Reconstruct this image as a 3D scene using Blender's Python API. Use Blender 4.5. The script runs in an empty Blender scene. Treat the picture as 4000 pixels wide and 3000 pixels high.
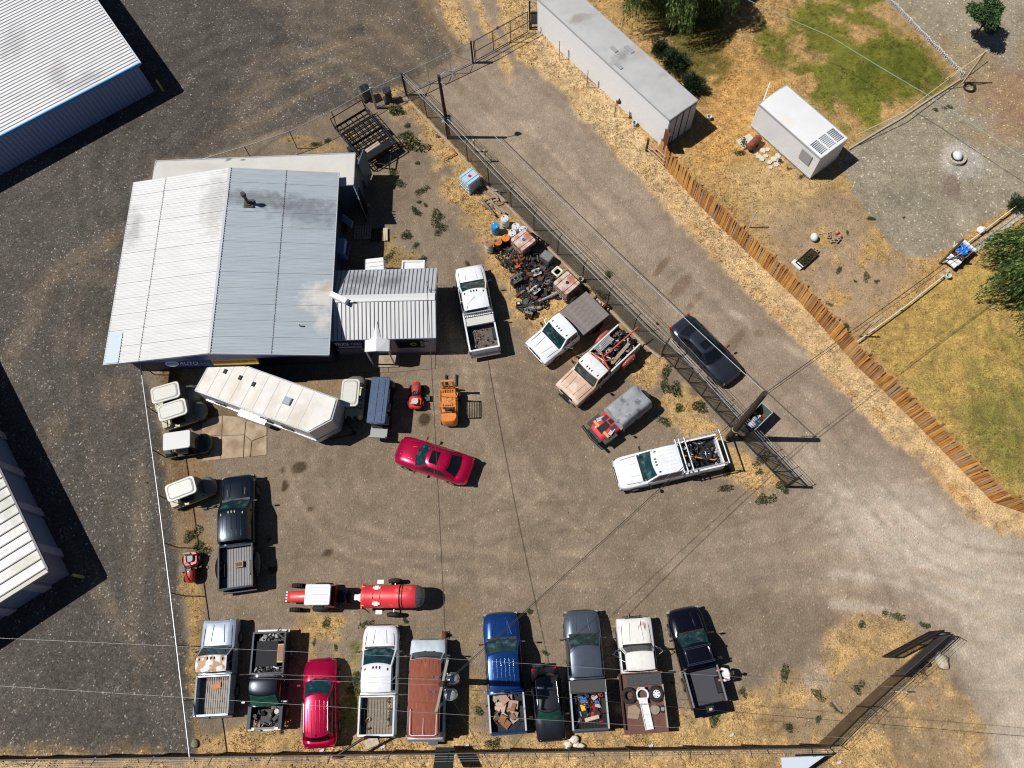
import bpy, math, random
import numpy as np
from mathutils import Vector, Matrix, Euler
random.seed(7); rng = np.random.default_rng(7)
scene = bpy.context.scene
PI = math.pi; R = math.radians
# ------------------------------------------------------------------ camera
F, CAMZ = 3000.0, 45.0
_d = Vector((106.0, -1123.0, -F)).normalized(); _up = -_d
_x = (Vector((1, 0, 0)) - _up.x * _up).normalized(); _y = _up.cross(_x)
CR = Matrix((_x, _y, _up))                       # world = CR @ camera
cam_data = bpy.data.cameras.new('camera'); cam = bpy.data.objects.new('camera', cam_data)
scene.collection.objects.link(cam)
cam.matrix_world = Matrix.Translation((0, 0, CAMZ)) @ CR.to_4x4()
cam_data.sensor_width = 36; cam_data.lens = F / 4000 * 36
cam_data.clip_end = 2000; cam_data.clip_start = 1
scene.camera = cam
# ------------------------------------------------------------------ light
SUN_EL, SUN_SIDE = R(56.2), R(1.8)
ldir = Vector((math.cos(SUN_EL) * math.cos(SUN_SIDE), -math.cos(SUN_EL) * math.sin(SUN_SIDE), -math.sin(SUN_EL)))
sd = bpy.data.lights.new('sun', 'SUN'); sd.energy = 5.0; sd.angle = R(0.5); sd.color = (1, 0.965, 0.92)
so = bpy.data.objects.new('sun', sd); scene.collection.objects.link(so)
so.rotation_euler = ldir.to_track_quat('-Z', 'Y').to_euler()
world = bpy.data.worlds.new('World'); scene.world = world; world.use_nodes = True
wn = world.node_tree; bg = wn.nodes['Background']
sky = wn.nodes.new('ShaderNodeTexSky'); sky.sky_type = 'NISHITA'; sky.sun_disc = False
sky.sun_elevation = SUN_EL; sky.air_density = 0.7; sky.dust_density = 0.3
sky.sun_rotation = math.atan2(-ldir.x, -ldir.y)
wn.links.new(sky.outputs[0], bg.inputs[0]); bg.inputs[1].default_value = 0.05
scene.view_settings.view_transform = 'Standard'; scene.view_settings.look = 'None'
scene.view_settings.exposure = -0.14; scene.view_settings.gamma = 1
scene.cycles.filter_width = 1.15; scene.cycles.max_bounces = 6; scene.cycles.diffuse_bounces = 1; scene.cycles.transparent_max_bounces = 16

def at(px, py, z=0.0):
    """world point at height z seen at photo pixel px,py"""
    r = CR @ Vector((px - 2000, -(py - 1500), -F)); t = (z - CAMZ) / r.z
    return Vector((r.x * t, r.y * t, z))
# ------------------------------------------------------------------ helpers
COL = scene.collection
def srgb(r, g, b):
    f = lambda c: ((c / 255) / 12.92 if c / 255 <= 0.04045 else ((c / 255 + 0.055) / 1.055) ** 2.4)
    return (f(r), f(g), f(b))
class MB:
    def __init__(s): s.v = []; s.f = []; s.m = []; s.s = []
    def add(s, vs, fs, m=0, smooth=False):
        o = len(s.v); s.v += [tuple(p) for p in vs]
        for f in fs: s.f.append(tuple(i + o for i in f)); s.m.append(m); s.s.append(smooth)
        return s
    def box(s, c, d, rz=0, m=0, rx=0, ry=0, taper=1.0):
        M = Euler((rx, ry, rz)).to_matrix(); c = Vector(c); hx, hy, hz = d[0] / 2, d[1] / 2, d[2] / 2
        vs = []
        for k in (-1, 1):
            t = taper if k > 0 else 1
            for a, b in ((-1, -1), (1, -1), (1, 1), (-1, 1)): vs.append(c + M @ Vector((a * hx * t, b * hy * t, k * hz)))
        return s.add(vs, [(3, 2, 1, 0), (4, 5, 6, 7), (0, 1, 5, 4), (1, 2, 6, 5), (2, 3, 7, 6), (3, 0, 4, 7)], m)
    def cyl(s, a, b, r, r2=None, n=10, m=0, caps=True, smooth=True):
        a = Vector(a); b = Vector(b); r2 = r if r2 is None else r2
        z = (b - a).normalized(); x = z.orthogonal().normalized(); y = z.cross(x); vs = []
        for p, q in ((a, r), (b, r2)):
            for i in range(n):
                t = 2 * PI * i / n; vs.append(p + x * math.cos(t) * q + y * math.sin(t) * q)
        s.add(vs, [(i, (i + 1) % n, n + (i + 1) % n, n + i) for i in range(n)], m, smooth)
        if caps:
            s.add(vs, [tuple(range(n - 1, -1, -1)), tuple(range(n, 2 * n))], m)
        return s
    def tube(s, pts, r, n=6, m=0):
        for a, b in zip(pts[:-1], pts[1:]):
            if (Vector(b) - Vector(a)).length > 1e-4: s.cyl(a, b, r, n=n, m=m)
        return s
    def loft(s, rings, m=0, smooth=True, closed=True, caps=True):
        n = len(rings[0]); vs = [p for r in rings for p in r]; fs = []
        for k in range(len(rings) - 1):
            for i in range(n if closed else n - 1):
                j = (i + 1) % n; fs.append((k * n + i, k * n + j, (k + 1) * n + j, (k + 1) * n + i))
        s.add(vs, fs, m, smooth)
        if caps and closed: s.add(rings[0], [tuple(range(n - 1, -1, -1))], m); s.add(rings[-1], [tuple(range(n))], m)
        return s
    def patch(s, P, nu, nv, m=0, smooth=True):
        vs = [P(i / nu, j / nv) for j in range(nv + 1) for i in range(nu + 1)]
        fs = [(j * (nu + 1) + i, j * (nu + 1) + i + 1, (j + 1) * (nu + 1) + i + 1, (j + 1) * (nu + 1) + i) for j in range(nv) for i in range(nu)]
        return s.add(vs, fs, m, smooth)
    def prism(s, poly, z0, z1, m=0):
        n = len(poly); vs = [(p[0], p[1], z0) for p in poly] + [(p[0], p[1], z1) for p in poly]
        return s.add(vs, [tuple(range(n - 1, -1, -1)), tuple(range(n, 2 * n))] + [(i, (i + 1) % n, n + (i + 1) % n, n + i) for i in range(n)], m)
    def torus(s, c, R_, r, n=20, k=8, axis=(0, 0, 1), m=0, sq=1.0):
        c = Vector(c); z = Vector(axis).normalized(); x = z.orthogonal().normalized(); y = z.cross(x); rings = []
        for i in range(n):
            t = 2 * PI * i / n; e = x * math.cos(t) + y * math.sin(t)
            rings.append([c + e * (R_ + r * math.cos(2 * PI * j / k)) + z * r * sq * math.sin(2 * PI * j / k) for j in range(k)])
        rings.append(rings[0]); return s.loft(rings, m, caps=False)
    def blob(s, c, rad, n=8, k=5, m=0, jit=0.0):
        c = Vector(c); rings = []
        for j in range(k + 1):
            ph = PI * j / k; rr = []
            for i in range(n):
                t = 2 * PI * i / n; q = 1 + random.uniform(-jit, jit)
                rr.append(c + Vector((rad[0] * math.sin(ph) * math.cos(t) * q, rad[1] * math.sin(ph) * math.sin(t) * q, -rad[2] * math.cos(ph) * q)))
            rings.append(rr)
        return s.loft(rings, m)
    def mesh(s, name, mats):
        me = bpy.data.meshes.new(name); me.from_pydata(s.v, [], s.f)
        if not isinstance(mats, (list, tuple)): mats = [mats]
        for q in mats: me.materials.append(q)
        me.polygons.foreach_set('material_index', s.m); me.polygons.foreach_set('use_smooth', s.s); me.update()
        return me
    def build(s, name, mats, parent=None, loc=None, rz=0.0):
        return link(name, s.mesh(name, mats), parent, loc, rz)
def link(name, me, parent=None, loc=None, rz=0.0):
    o = bpy.data.objects.new(name, me); COL.objects.link(o)
    if parent is not None: o.parent = parent
    if loc is not None: o.location = loc
    if rz: o.rotation_euler = (0, 0, rz)
    return o
def tag(o, label, cat, group=None, kind=None):
    if label: o['label'] = label
    if cat: o['category'] = cat
    if group: o['group'] = group
    if kind: o['kind'] = kind
    return o
def thing(name, label, cat, loc=(0, 0, 0), rz=0.0, group=None):
    o = bpy.data.objects.new(name, None); COL.objects.link(o); o.empty_display_size = 0.1
    o.location = loc; o.rotation_euler = (0, 0, rz); return tag(o, label, cat, group)
def kids(o): return [c for c in COL.objects if c.parent == o]
def copy_tree(o, loc, rz, label, parent=None, childmap=None):
    c = o.copy(); COL.objects.link(c); c.parent = parent
    if loc is not None: c.location = loc; c.rotation_euler = (0, 0, rz); c['label'] = label
    for ch in list(o.children):
        copy_tree(ch, None, 0, None, c)
    return c
# ------------------------------------------------------------------ materials
MATS = {}
def mat(name, col, rough=0.6, metal=0.0, noise=0.0, nscale=8.0, col2=None, c2scale=1.5, c2thr=(0.5, 0.6), coat=0.0, bump=0.0, bscale=60.0, spec=0.5, stretch=None, alpha=None):
    if name in MATS: return MATS[name]
    m = bpy.data.materials.new(name); MATS[name] = m; m.use_nodes = True; nt = m.node_tree; b = nt.nodes['Principled BSDF']
    b.inputs['Roughness'].default_value = rough; b.inputs['Metallic'].default_value = metal
    b.inputs['Coat Weight'].default_value = coat; b.inputs['Coat Roughness'].default_value = 0.08
    b.inputs['Specular IOR Level'].default_value = spec
    N = nt.nodes.new; L = nt.links.new
    tc = N('ShaderNodeTexCoord'); mp = N('ShaderNodeMapping'); L(tc.outputs['Object'], mp.inputs[0])
    if stretch: mp.inputs['Scale'].default_value = stretch
    c = N('ShaderNodeRGB'); c.outputs[0].default_value = (*col, 1); out = c.outputs[0]
    if col2:
        n2 = N('ShaderNodeTexNoise'); n2.inputs['Scale'].default_value = c2scale; n2.inputs['Detail'].default_value = 6; L(mp.outputs[0], n2.inputs['Vector'])
        r2 = N('ShaderNodeMapRange'); r2.inputs[1].default_value = c2thr[0]; r2.inputs[2].default_value = c2thr[1]; L(n2.outputs[0], r2.inputs[0])
        mx = N('ShaderNodeMix'); mx.data_type = 'RGBA'; L(r2.outputs[0], mx.inputs[0]); L(out, mx.inputs[6]); mx.inputs[7].default_value = (*col2, 1); out = mx.outputs[2]
    if noise:
        n1 = N('ShaderNodeTexNoise'); n1.inputs['Scale'].default_value = nscale; n1.inputs['Detail'].default_value = 8; L(mp.outputs[0], n1.inputs['Vector'])
        r1 = N('ShaderNodeMapRange'); r1.inputs[1].default_value = 0.3; r1.inputs[2].default_value = 0.7; r1.inputs[3].default_value = 1 - noise; r1.inputs[4].default_value = 1 + noise; L(n1.outputs[0], r1.inputs[0])
        mm = N('ShaderNodeVectorMath'); mm.operation = 'SCALE'; L(out, mm.inputs[0]); L(r1.outputs[0], mm.inputs[3]); out = mm.outputs[0]
    L(out, b.inputs['Base Color'])
    if bump:
        nb = N('ShaderNodeTexNoise'); nb.inputs['Scale'].default_value = bscale; nb.inputs['Detail'].default_value = 4; L(mp.outputs[0], nb.inputs['Vector'])
        bp = N('ShaderNodeBump'); bp.inputs['Strength'].default_value = bump; bp.inputs['Distance'].default_value = 0.05; L(nb.outputs[0], bp.inputs['Height']); L(bp.outputs[0], b.inputs['Normal'])
    return m
def paint(name, rgb, rough=0.35, metal=0.25, **k):
    return mat(name, srgb(*rgb), rough=rough, metal=metal, coat=0.5, **dict(dict(noise=0.08, nscale=2.5), **k))
M_BLACK = mat('black_plastic', (0.012, 0.012, 0.013), 0.55, noise=0.2)
M_TYRE = mat('tyre_rubber', (0.02, 0.019, 0.018), 0.85, noise=0.35, nscale=20)
M_RIM = mat('wheel_metal', (0.4, 0.4, 0.42), 0.35, 0.8, noise=0.15)
M_GLASS = mat('window_glass', (0.008, 0.034, 0.040), 0.06, 0.0, noise=0.4, nscale=3.0, spec=0.8, col2=(.045, .11, .11), c2scale=2.6, c2thr=(.54, .66))
M_DGLASS = mat('dark_window_glass', (0.006, 0.009, 0.012), 0.05, 0.0, noise=0.4, nscale=3.0, spec=0.7)
M_CHROME = mat('chrome', (0.6, 0.6, 0.62), 0.2, 1.0)
M_STEEL = mat('galvanised_steel', (0.5, 0.52, 0.54), 0.4, 0.7, noise=0.15)
M_BSTEEL = mat('black_steel', (0.012, 0.012, 0.014), 0.45, 0.3, noise=0.3)
M_RUST = mat('rusty_steel', srgb(112, 62, 38), 0.8, 0.1, noise=0.35, nscale=9, col2=srgb(70, 45, 32), c2scale=4)
M_LAMP = mat('lamp_lens', (0.75, 0.75, 0.7), 0.15, 0.0)
M_AMBER = mat('amber_lens', (0.45, 0.14, 0.03), 0.3, 0.0)
M_RED = mat('red_lens', (0.35, 0.01, 0.01), 0.2)
M_WHITE = mat('white_paint', (0.78, 0.79, 0.8), 0.45, noise=0.06)
M_WOOD = mat('weathered_wood', srgb(150, 138, 122), 0.85, noise=0.3, nscale=6, stretch=(1, 6, 6))
M_WOODD = mat('dark_wood_pole', srgb(62, 46, 36), 0.9, noise=0.35, nscale=5, stretch=(5, 5, 0.6))
M_CONC = mat('concrete', srgb(170, 152, 128), 0.9, noise=0.15, nscale=6, col2=srgb(140, 122, 100), c2scale=1.2, c2thr=(0.45, 0.7), bump=0.2)
M_STONE = mat('pale_stone', srgb(188, 176, 156), 0.9, noise=0.2, nscale=9, bump=0.4, bscale=20)
M_WIRE = mat('dark_cable', (0.03, 0.028, 0.027), 0.6)
M_PWIRE = mat('pale_cable', (0.45, 0.45, 0.45), 0.4, 0.4)
# ================================================================== GROUND
def fbm(X, Y, scale, octv=4, seed=0, rot=0.0, sx=1.0):
    g = np.random.default_rng(seed); out = np.zeros_like(X); amp = 1.0; tot = 0
    c, s = math.cos(rot), math.sin(rot); U = (X * c + Y * s) / sx; W = -X * s + Y * c
    for o in range(octv):
        tab = g.random((256, 256)); f = 1.0 / scale * 2 ** o
        x = U * f + 37.3 * o + 100; y = W * f + 11.7 * o + 100
        xi = np.floor(x).astype(int); yi = np.floor(y).astype(int); fx = x - xi; fy = y - yi
        fx = fx * fx * (3 - 2 * fx); fy = fy * fy * (3 - 2 * fy)
        a = tab[xi % 256, yi % 256]; b = tab[(xi + 1) % 256, yi % 256]; cc = tab[xi % 256, (yi + 1) % 256]; d = tab[(xi + 1) % 256, (yi + 1) % 256]
        out += amp * ((a * (1 - fx) + b * fx) * (1 - fy) + (cc * (1 - fx) + d * fx) * fy); tot += amp; amp *= 0.55
    return out / tot
def sdist(X, Y, poly):
    """signed distance, positive inside"""
    n = len(poly); d = np.full(X.shape, 1e9); ins = np.zeros(X.shape, bool)
    for i in range(n):
        x0, y0 = poly[i]; x1, y1 = poly[(i + 1) % n]; ex, ey = x1 - x0, y1 - y0; L2 = ex * ex + ey * ey + 1e-12
        t = np.clip(((X - x0) * ex + (Y - y0) * ey) / L2, 0, 1); d = np.minimum(d, np.hypot(X - x0 - t * ex, Y - y0 - t * ey))
        c = (y0 > Y) != (y1 > Y); xc = x0 + (Y - y0) / (ey if abs(ey) > 1e-12 else 1e-12) * ex; ins ^= c & (X < xc)
    return np.where(ins, d, -d)
K = 4000 / 2212
def ov(pts): return [tuple(at(x * K, y * K)[:2]) for x, y in pts]
VEDGE = [(1128, 100), (1143, 125), (1188, 175), (1226, 212), (1246, 237), (1278, 282), (1318, 325), (1381, 380), (1403, 415), (1441, 457), (1488, 507), (1536, 555), (1581, 609), (1628, 652), (1659, 685), (1699, 717), (1749, 765), (1804, 827), (1834, 857), (1879, 909), (1934, 959), (1976, 989), (2011, 1030), (2049, 1074), (2096, 1124), (2157, 1145), (2212, 1165), (2330, 1215)]
NX, NY = 640, 470; GX0, GX1, GY0, GY1 = -46.0, 42.0, -8.5, 56.5
gx = np.linspace(GX0, GX1, NX); gy = np.linspace(GY0, GY1, NY); X, Y = np.meshgrid(gx, gy)
wob = (fbm(X, Y, 2.2, 5, 3) - 0.5); wob2 = (fbm(X, Y, 0.5, 3, 4) - 0.5)
big = fbm(X, Y, 6, 4, 9); med = fbm(X, Y, 1.3, 4, 11); fine = fbm(X, Y, 0.35, 3, 12)
col = np.zeros(X.shape + (3,)); grass = np.zeros(X.shape); grav = np.zeros(X.shape); cls = np.zeros(X.shape, int)
def sm(x): x = np.clip(x, 0, 1); return x * x * (3 - 2 * x)
def lay(poly, rgb, soft=0.5, rough=1.0, k=None, g=None, gr=None, op=1.0, patch=None, raw=False):
    global col, grass, grav
    p = poly if raw else ov(poly)
    d = sdist(X, Y, p) + wob * rough * 1.6 + wob2 * rough * 0.7
    w = sm(d / soft + 0.5) * op
    if patch is not None: w = w * sm((fbm(X, Y, patch[0], 4, patch[2]) - patch[1]) * 7 + 0.5)
    col = col * (1 - w[..., None]) + np.array(srgb(*rgb)) * w[..., None]
    if g is not None: grass = grass * (1 - w) + g * w
    if gr is not None: grav = grav * (1 - w) + gr * w
    if k is not None: cls[w > 0.5] = k
    return w
def spot(x, y, rx, ry, rgb, op=0.7, ang=0.0, soft=0.6, g=None, rough=0.6):
    """soft patch of another soil colour, centre in overview pixels, radii in metres"""
    global col, grass
    c = at(x * K, y * K); ca, sa = math.cos(R(ang)), math.sin(R(ang)); dx = X - c.x; dy = Y - c.y
    r = np.hypot((dx * ca + dy * sa) / rx, (-dx * sa + dy * ca) / ry) + wob * rough + wob2 * rough * 0.5
    w = sm((1 - r) / soft + 0.5) * op
    col = col * (1 - w[..., None]) + np.array(srgb(*rgb)) * w[..., None]
    if g is not None: grass = grass * (1 - w) + g * w
col[:] = srgb(132, 117, 99); grav[:] = 0.25                                  # packed yard dirt
GRND = ['dirt_yard', 'gravel_lot', 'dirt_road', 'grass_verge', 'lawn', 'gravel_yard', 'dry_grass']
lay([(980, -200), (1130, -200), *VEDGE, (2700, 1400), (2700, 1900), (2130, 1900), (2130, 1659), (2110, 1500), (2060, 1400), (1950, 1310), (1780, 1290), (1500, 1260), (1400, 1200), (1560, 1120), (1700, 1085), (1745, 1060), (1350, 665), (1100, 385), (900, 195), (985, 125), (955, 60)], (148, 132, 114), soft=2.0, k=2, gr=0.2)
lay([(1750, 1000), (2212, 1180), (2700, 1400), (2700, 1900), (2140, 1900), (2120, 1500), (2050, 1350), (1900, 1250)], (190, 178, 160), soft=6, rough=2, gr=0.15, op=0.85)
LOT = [(-700, -400), (900, -400), (903, 0), (950, 60), (985, 118), (880, 178), (780, 215), (620, 275), (440, 340), (330, 345), (300, 780), (325, 850), (345, 930), (360, 1004), (375, 1104), (385, 1205), (390, 1244), (400, 1344), (418, 1450), (432, 1544), (435, 1632), (-700, 1650)]
lay(LOT, (86, 81, 75), soft=0.5, rough=0.35, k=1, gr=1.0)
lay([(430, 340), (600, 120), (520, -60), (620, -200), (900, -300), (905, 0), (985, 118), (880, 178)], (108, 96, 82), soft=5, rough=1.5, gr=0.6, op=0.7, patch=(3.5, 0.47, 21))
for a in [(640, 160, 5.5, .45, 25), (600, 235, 5, .4, 30), (700, 105, 4.5, .5, 15), (860, 95, 4, .5, -48), (920, 140, 4, .35, -42), (300, 1150, .5, 5, 8), (230, 1300, 4, .5, -50), (170, 560, 4, .8, 40), (60, 700, .8, 4, -10), (800, 150, 3.5, .3, -30)]:
    spot(a[0], a[1], a[2], a[3], (126, 111, 92), 0.4, a[4], 0.9)
for a in [(240, 520, .6, .9), (250, 850, 1.0, 1.0), (120, 930, .6, 1.2), (480, 1120, .1, .1), (210, 600, 1.4, .7), (560, 330, 2, .5)]:
    spot(*a[:4], (124, 108, 86), 0.35)
lay([(-700, 1600), (150, 1602), (300, 1608), (420, 1600), (440, 1632), (-700, 1650)], (140, 120, 90), soft=1, op=0.6, patch=(1.0, .45, 33), g=0.5)
# verge and ground beyond the picket fence
lay([(1120, -300), (1128, 60), *VEDGE, (2700, 1390), (2700, -400)], (204, 174, 130), soft=0.5, rough=0.6, k=3, g=0.9, gr=0.1)
for i in range(26):
    a = VEDGE[min(i, 25)]; j = random.uniform(5, 26); spot(a[0] + j + random.uniform(-8, 8), a[1] - j * .6, random.uniform(.3, .8), random.uniform(.2, .5), random.choice([(172, 138, 96), (150, 128, 104), (214, 178, 124), (196, 150, 96)]), 0.6, -45)
lay([(1410, 318), (1500, 405), (1650, 535), (1800, 690), (1960, 860), (2090, 990), (2160, 1078), (2230, 1105), (2700, 1300), (2700, -400), (1150, -400), (1150, 0), (1180, 60)], (184, 150, 98), soft=0.4, rough=0.3, k=4, g=1.0)
lay([(1540, 100), (1620, 110), (1700, 190), (1720, 290), (1640, 330), (1560, 400), (1490, 330), (1540, 220)], (200, 154, 92), soft=3, op=0.8, rough=1.5)
lay([(1320, -60), (1560, -60), (1570, 70), (1600, 120), (1510, 215), (1440, 100), (1390, 60)], (98, 92, 40), soft=2.0, op=0.9, g=0.8, patch=(2.2, .36, 40))
lay([(1640, 60), (1690, 80), (1740, 0), (1760, -100), (1905, -100), (1915, 10), (2062, 172), (2000, 215), (1880, 280), (1820, 285), (1790, 240), (1700, 170), (1650, 120)], (112, 114, 44), soft=1.5, op=0.95, g=0.8, patch=(2.2, .40, 41))
lay([(1860, 90), (1930, 60), (2062, 172), (1960, 225), (1850, 190)], (92, 98, 34), soft=2.0, op=0.8, patch=(1.5, .4, 46))
lay([(1625, 455), (1700, 430), (1790, 400), (1860, 440), (1930, 540), (1990, 590), (1860, 722), (1800, 690), (1700, 570)], (158, 136, 110), soft=2.0, rough=1.2, g=0.35, op=0.9, patch=(1.6, .36, 42))
lay([(1560, 360), (1650, 340), (1790, 390), (1740, 440), (1640, 470), (1590, 430)], (198, 168, 118), soft=2.0, g=0.7, op=0.8)
lay([(1905, -200), (2700, -300), (2700, 400), (2212, 425), (2110, 492), (2010, 560), (1940, 545), (1890, 480), (1850, 420), (1812, 350), (1835, 318), (1940, 250), (2066, 180), (2062, 150), (1915, 5)], (150, 140, 120), soft=0.35, rough=0.3, k=5, g=0.05, gr=0.7)
lay([(2090, 200), (2180, 150), (2300, 180), (2300, 300), (2180, 290)], (150, 108, 88), soft=3, op=0.7, rough=1.5)
lay([(1890, 30), (1935, 20), (2150, 110), (2240, 60), (2240, 330), (2100, 300), (2060, 200), (1990, 110)], (160, 136, 100), soft=2, op=0.55, g=0.25, patch=(1.5, .48, 43))
spot(2080, 345, 1.6, 1.5, (178, 172, 165), 0.7); spot(2055, 400, .6, .9, (130, 110, 104), 0.7); spot(1955, 430, 2, 1, (136, 130, 112), .5)
lay([(1858, 728), (1960, 655), (2060, 590), (2212, 520), (2700, 380), (2700, 1300), (2230, 1108), (2150, 1070), (1990, 880)], (182, 152, 88), soft=1.2, rough=0.6, g=1.0, op=0.95)
lay([(1960, 800), (2080, 720), (2140, 640), (2300, 560), (2400, 1100), (2212, 1060), (2120, 980), (2040, 900)], (146, 136, 70), soft=5, rough=2.0, op=0.6, patch=(1.6, .45, 44))
spot(2180, 930, 2.4, 3.0, (104, 112, 54), 0.5)
lay([(985, 340), (1040, 400), (1110, 500), (1200, 600), (1290, 680), (1240, 730), (1130, 700), (1090, 640), (1040, 560), (1030, 480), (990, 420)], (194, 158, 104), soft=1.0, rough=1.0, g=0.9, k=6)
# straw strips by the top gate
for p in ([(940, -20), (993, -20), (1010, 50), (1037, 100), (1012, 112), (965, 62)], [(1014, -20), (1032, -20), (1060, 50), (1092, 85), (1112, 168), (1098, 176), (1076, 120), (1040, 70)], [(1071, -20), (1135, -20), (1150, 140), (1118, 128), (1092, 80)]):
    lay(p, (206, 172, 120), soft=0.6, rough=0.9, k=6, g=0.9)
lay([(905, 0), (940, 0), (965, 62), (1012, 112), (985, 122)], (120, 102, 80), soft=0.8, g=0.2)
# weedy straw inside the yard fence
lay([(800, 205), (880, 190), (930, 260), (1010, 350), (1080, 450), (1150, 560), (1240, 640), (1330, 690), (1440, 800), (1560, 930), (1690, 1045), (1640, 1060), (1540, 1000), (1470, 930), (1400, 850), (1380, 800), (1200, 790), (1120, 700), (1050, 560), (1000, 470), (950, 350), (890, 270)], (192, 158, 108), soft=1.2, rough=1.6, g=0.9, k=6, patch=(1.1, .40, 51))
lay([(1050, 480), (1110, 610), (1210, 700), (1300, 660), (1180, 560), (1120, 470)], (196, 160, 106), soft=1.2, rough=1.2, g=0.9, k=6)
lay([(820, 390), (850, 380), (900, 560), (940, 590), (860, 600), (830, 560)], (150, 128, 84), soft=1.0, g=0.6, patch=(1.2, .45, 52))
for a in [(690, 318, 1.6, .5), (640, 300, 1.2, .3), (900, 240, .8, .6), (760, 290, .8, .3)]: spot(*a, (160, 132, 92), .8, g=.6)
lay([(388, 1235), (430, 1240), (445, 1335), (425, 1500), (440, 1640), (425, 1640), (405, 1400)], (180, 148, 98), soft=0.5, rough=0.6, g=0.8, k=6)
lay([(340, 770), (400, 770), (400, 830), (350, 860)], (118, 92, 60), soft=0.5, g=0.5)
lay([(350, 980), (400, 960), (440, 1000), (450, 1180), (400, 1220), (380, 1120)], (138, 114, 84), soft=1, g=0.3)
lay([(440, 1590), (540, 1560), (640, 1590), (760, 1600), (880, 1590), (1010, 1585), (1140, 1590), (1240, 1585), (1350, 1570), (1440, 1545), (1540, 1540), (1620, 1480), (1740, 1465), (1780, 1440), (1800, 1380), (1850, 1340), (1910, 1325), (1990, 1370), (2040, 1450), (2095, 1510), (2130, 1560), (2140, 1900), (-700, 1900), (-700, 1645), (430, 1645)], (198, 164, 112), soft=1.0, rough=1.0, g=1.0, k=6)
lay([(1650, 1500), (1850, 1400), (2040, 1460), (2140, 1560), (2150, 1760), (1750, 1760)], (142, 124, 102), soft=2, rough=1.5, g=0.2, op=.75, patch=(1.2, .46, 54))
lay([(440, 1560), (1600, 1540), (1800, 1400), (1950, 1330), (2040, 1400), (2140, 1560), (2150, 1900), (-700, 1900), (-700, 1650), (440, 1640)], (128, 106, 80), soft=.8, g=0.3, op=.45, patch=(.8, .6, 57))
lay([(650, 1330), (760, 1340), (780, 1400), (770, 1560), (740, 1590), (750, 1440), (640, 1400), (620, 1370)], (176, 146, 96), soft=1.2, rough=1.3, g=0.7, k=6, patch=(1.3, .4, 55))
lay([(760, 1400), (775, 1400), (775, 1520), (755, 1560)], (108, 112, 56), soft=.5, g=.8, op=.8)
lay([(1000, 1440), (1040, 1470), (1040, 1560), (1000, 1560)], (160, 134, 90), soft=.6, g=.6, op=.8)
lay([(980, 1300), (1020, 1300), (1040, 1400), (1000, 1420)], (140, 120, 92), soft=.8, op=.5)
for a in [(645, 1010, .55, .4, 20), (612, 1015, .22, .2, 0), (918, 905, .42, .42, 0), (615, 1050, .2, .4, 0), (707, 1195, .3, .2, 30), (580, 1165, .15, .15, 0), (670, 1100, .2, .12, 0), (590, 1230, .3, .2, 0)]:
    spot(a[0], a[1], a[2], a[3], (62, 46, 30), 0.85, a[4], 0.35, rough=.5)
for a in [(1470, 620, .35, 1.3, -40), (1500, 650, .25, .8, -40), (1430, 575, .2, .9, -38), (1580, 745, .3, 1.4, -40), (1640, 720, .3, .25, 0), (1500, 850, .3, .3, 0), (1480, 1000, .1, .1, 0)]:
    spot(a[0], a[1], a[2], a[3], (106, 84, 62), 0.6, a[4], 0.6)
for a in [(1590, 680, .5, .25, -30), (1720, 760, .9, .3, -40), (1760, 1460, .8, .8, 0)]:
    spot(a[0], a[1], a[2], a[3], (184, 168, 148), 0.55, a[4], 0.9)
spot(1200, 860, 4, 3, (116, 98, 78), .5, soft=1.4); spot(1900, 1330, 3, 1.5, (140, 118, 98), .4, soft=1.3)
spot(460, 900, 1.8, .9, (104, 82, 54), .7, soft=.7); spot(740, 830, 3, .5, (150, 124, 88), .6, soft=.7)
spot(900, 620, 2.2, .8, (126, 106, 86), .5, -60, 1.0)
def track(pts, width, rgb, op, gap=1.7, pair=True):
    """worn wheel paths along a curve given in overview pixels"""
    global col
    P = ov(pts); Q = []
    for i in range(len(P) - 1):   # catmull-rom
        p0, p1, p2, p3 = [np.array(P[min(max(j, 0), len(P) - 1)]) for j in (i - 1, i, i + 1, i + 2)]
        for t in np.linspace(0, 1, 8, endpoint=False): Q.append(.5 * (2 * p1 + (p2 - p0) * t + (2 * p0 - 5 * p1 + 4 * p2 - p3) * t * t + (3 * p1 - p0 - 3 * p2 + p3) * t ** 3))
    Q.append(np.array(P[-1])); Q = np.array(Q); T = np.gradient(Q, axis=0); T /= np.linalg.norm(T, axis=1, keepdims=True) + 1e-9; Nn = np.stack([-T[:, 1], T[:, 0]], 1)
    lo = Q.min(0) - 3; hi = Q.max(0) + 3; m = (X > lo[0]) & (X < hi[0]) & (Y > lo[1]) & (Y < hi[1]); xs, ys = X[m], Y[m]
    for off in ((-gap / 2, gap / 2) if pair else (0,)):
        L = Q + Nn * off; d = np.full(xs.shape, 1e9)
        for a, c in zip(L[:-1], L[1:]):
            e = c - a; t = np.clip(((xs - a[0]) * e[0] + (ys - a[1]) * e[1]) / (e @ e + 1e-9), 0, 1); d = np.minimum(d, np.hypot(xs - a[0] - t * e[0], ys - a[1] - t * e[1]))
        w = sm(1 - d / width + (med[m] - .5) * 1.2 + wob2[m] * .8) * op * np.clip((big[m] - .25) * 2.2, 0, 1)
        col[m] = col[m] * (1 - w[:, None]) + np.array(srgb(*rgb)) * w[:, None]
LT, DKT = (156, 138, 116), (104, 88, 70)
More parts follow.
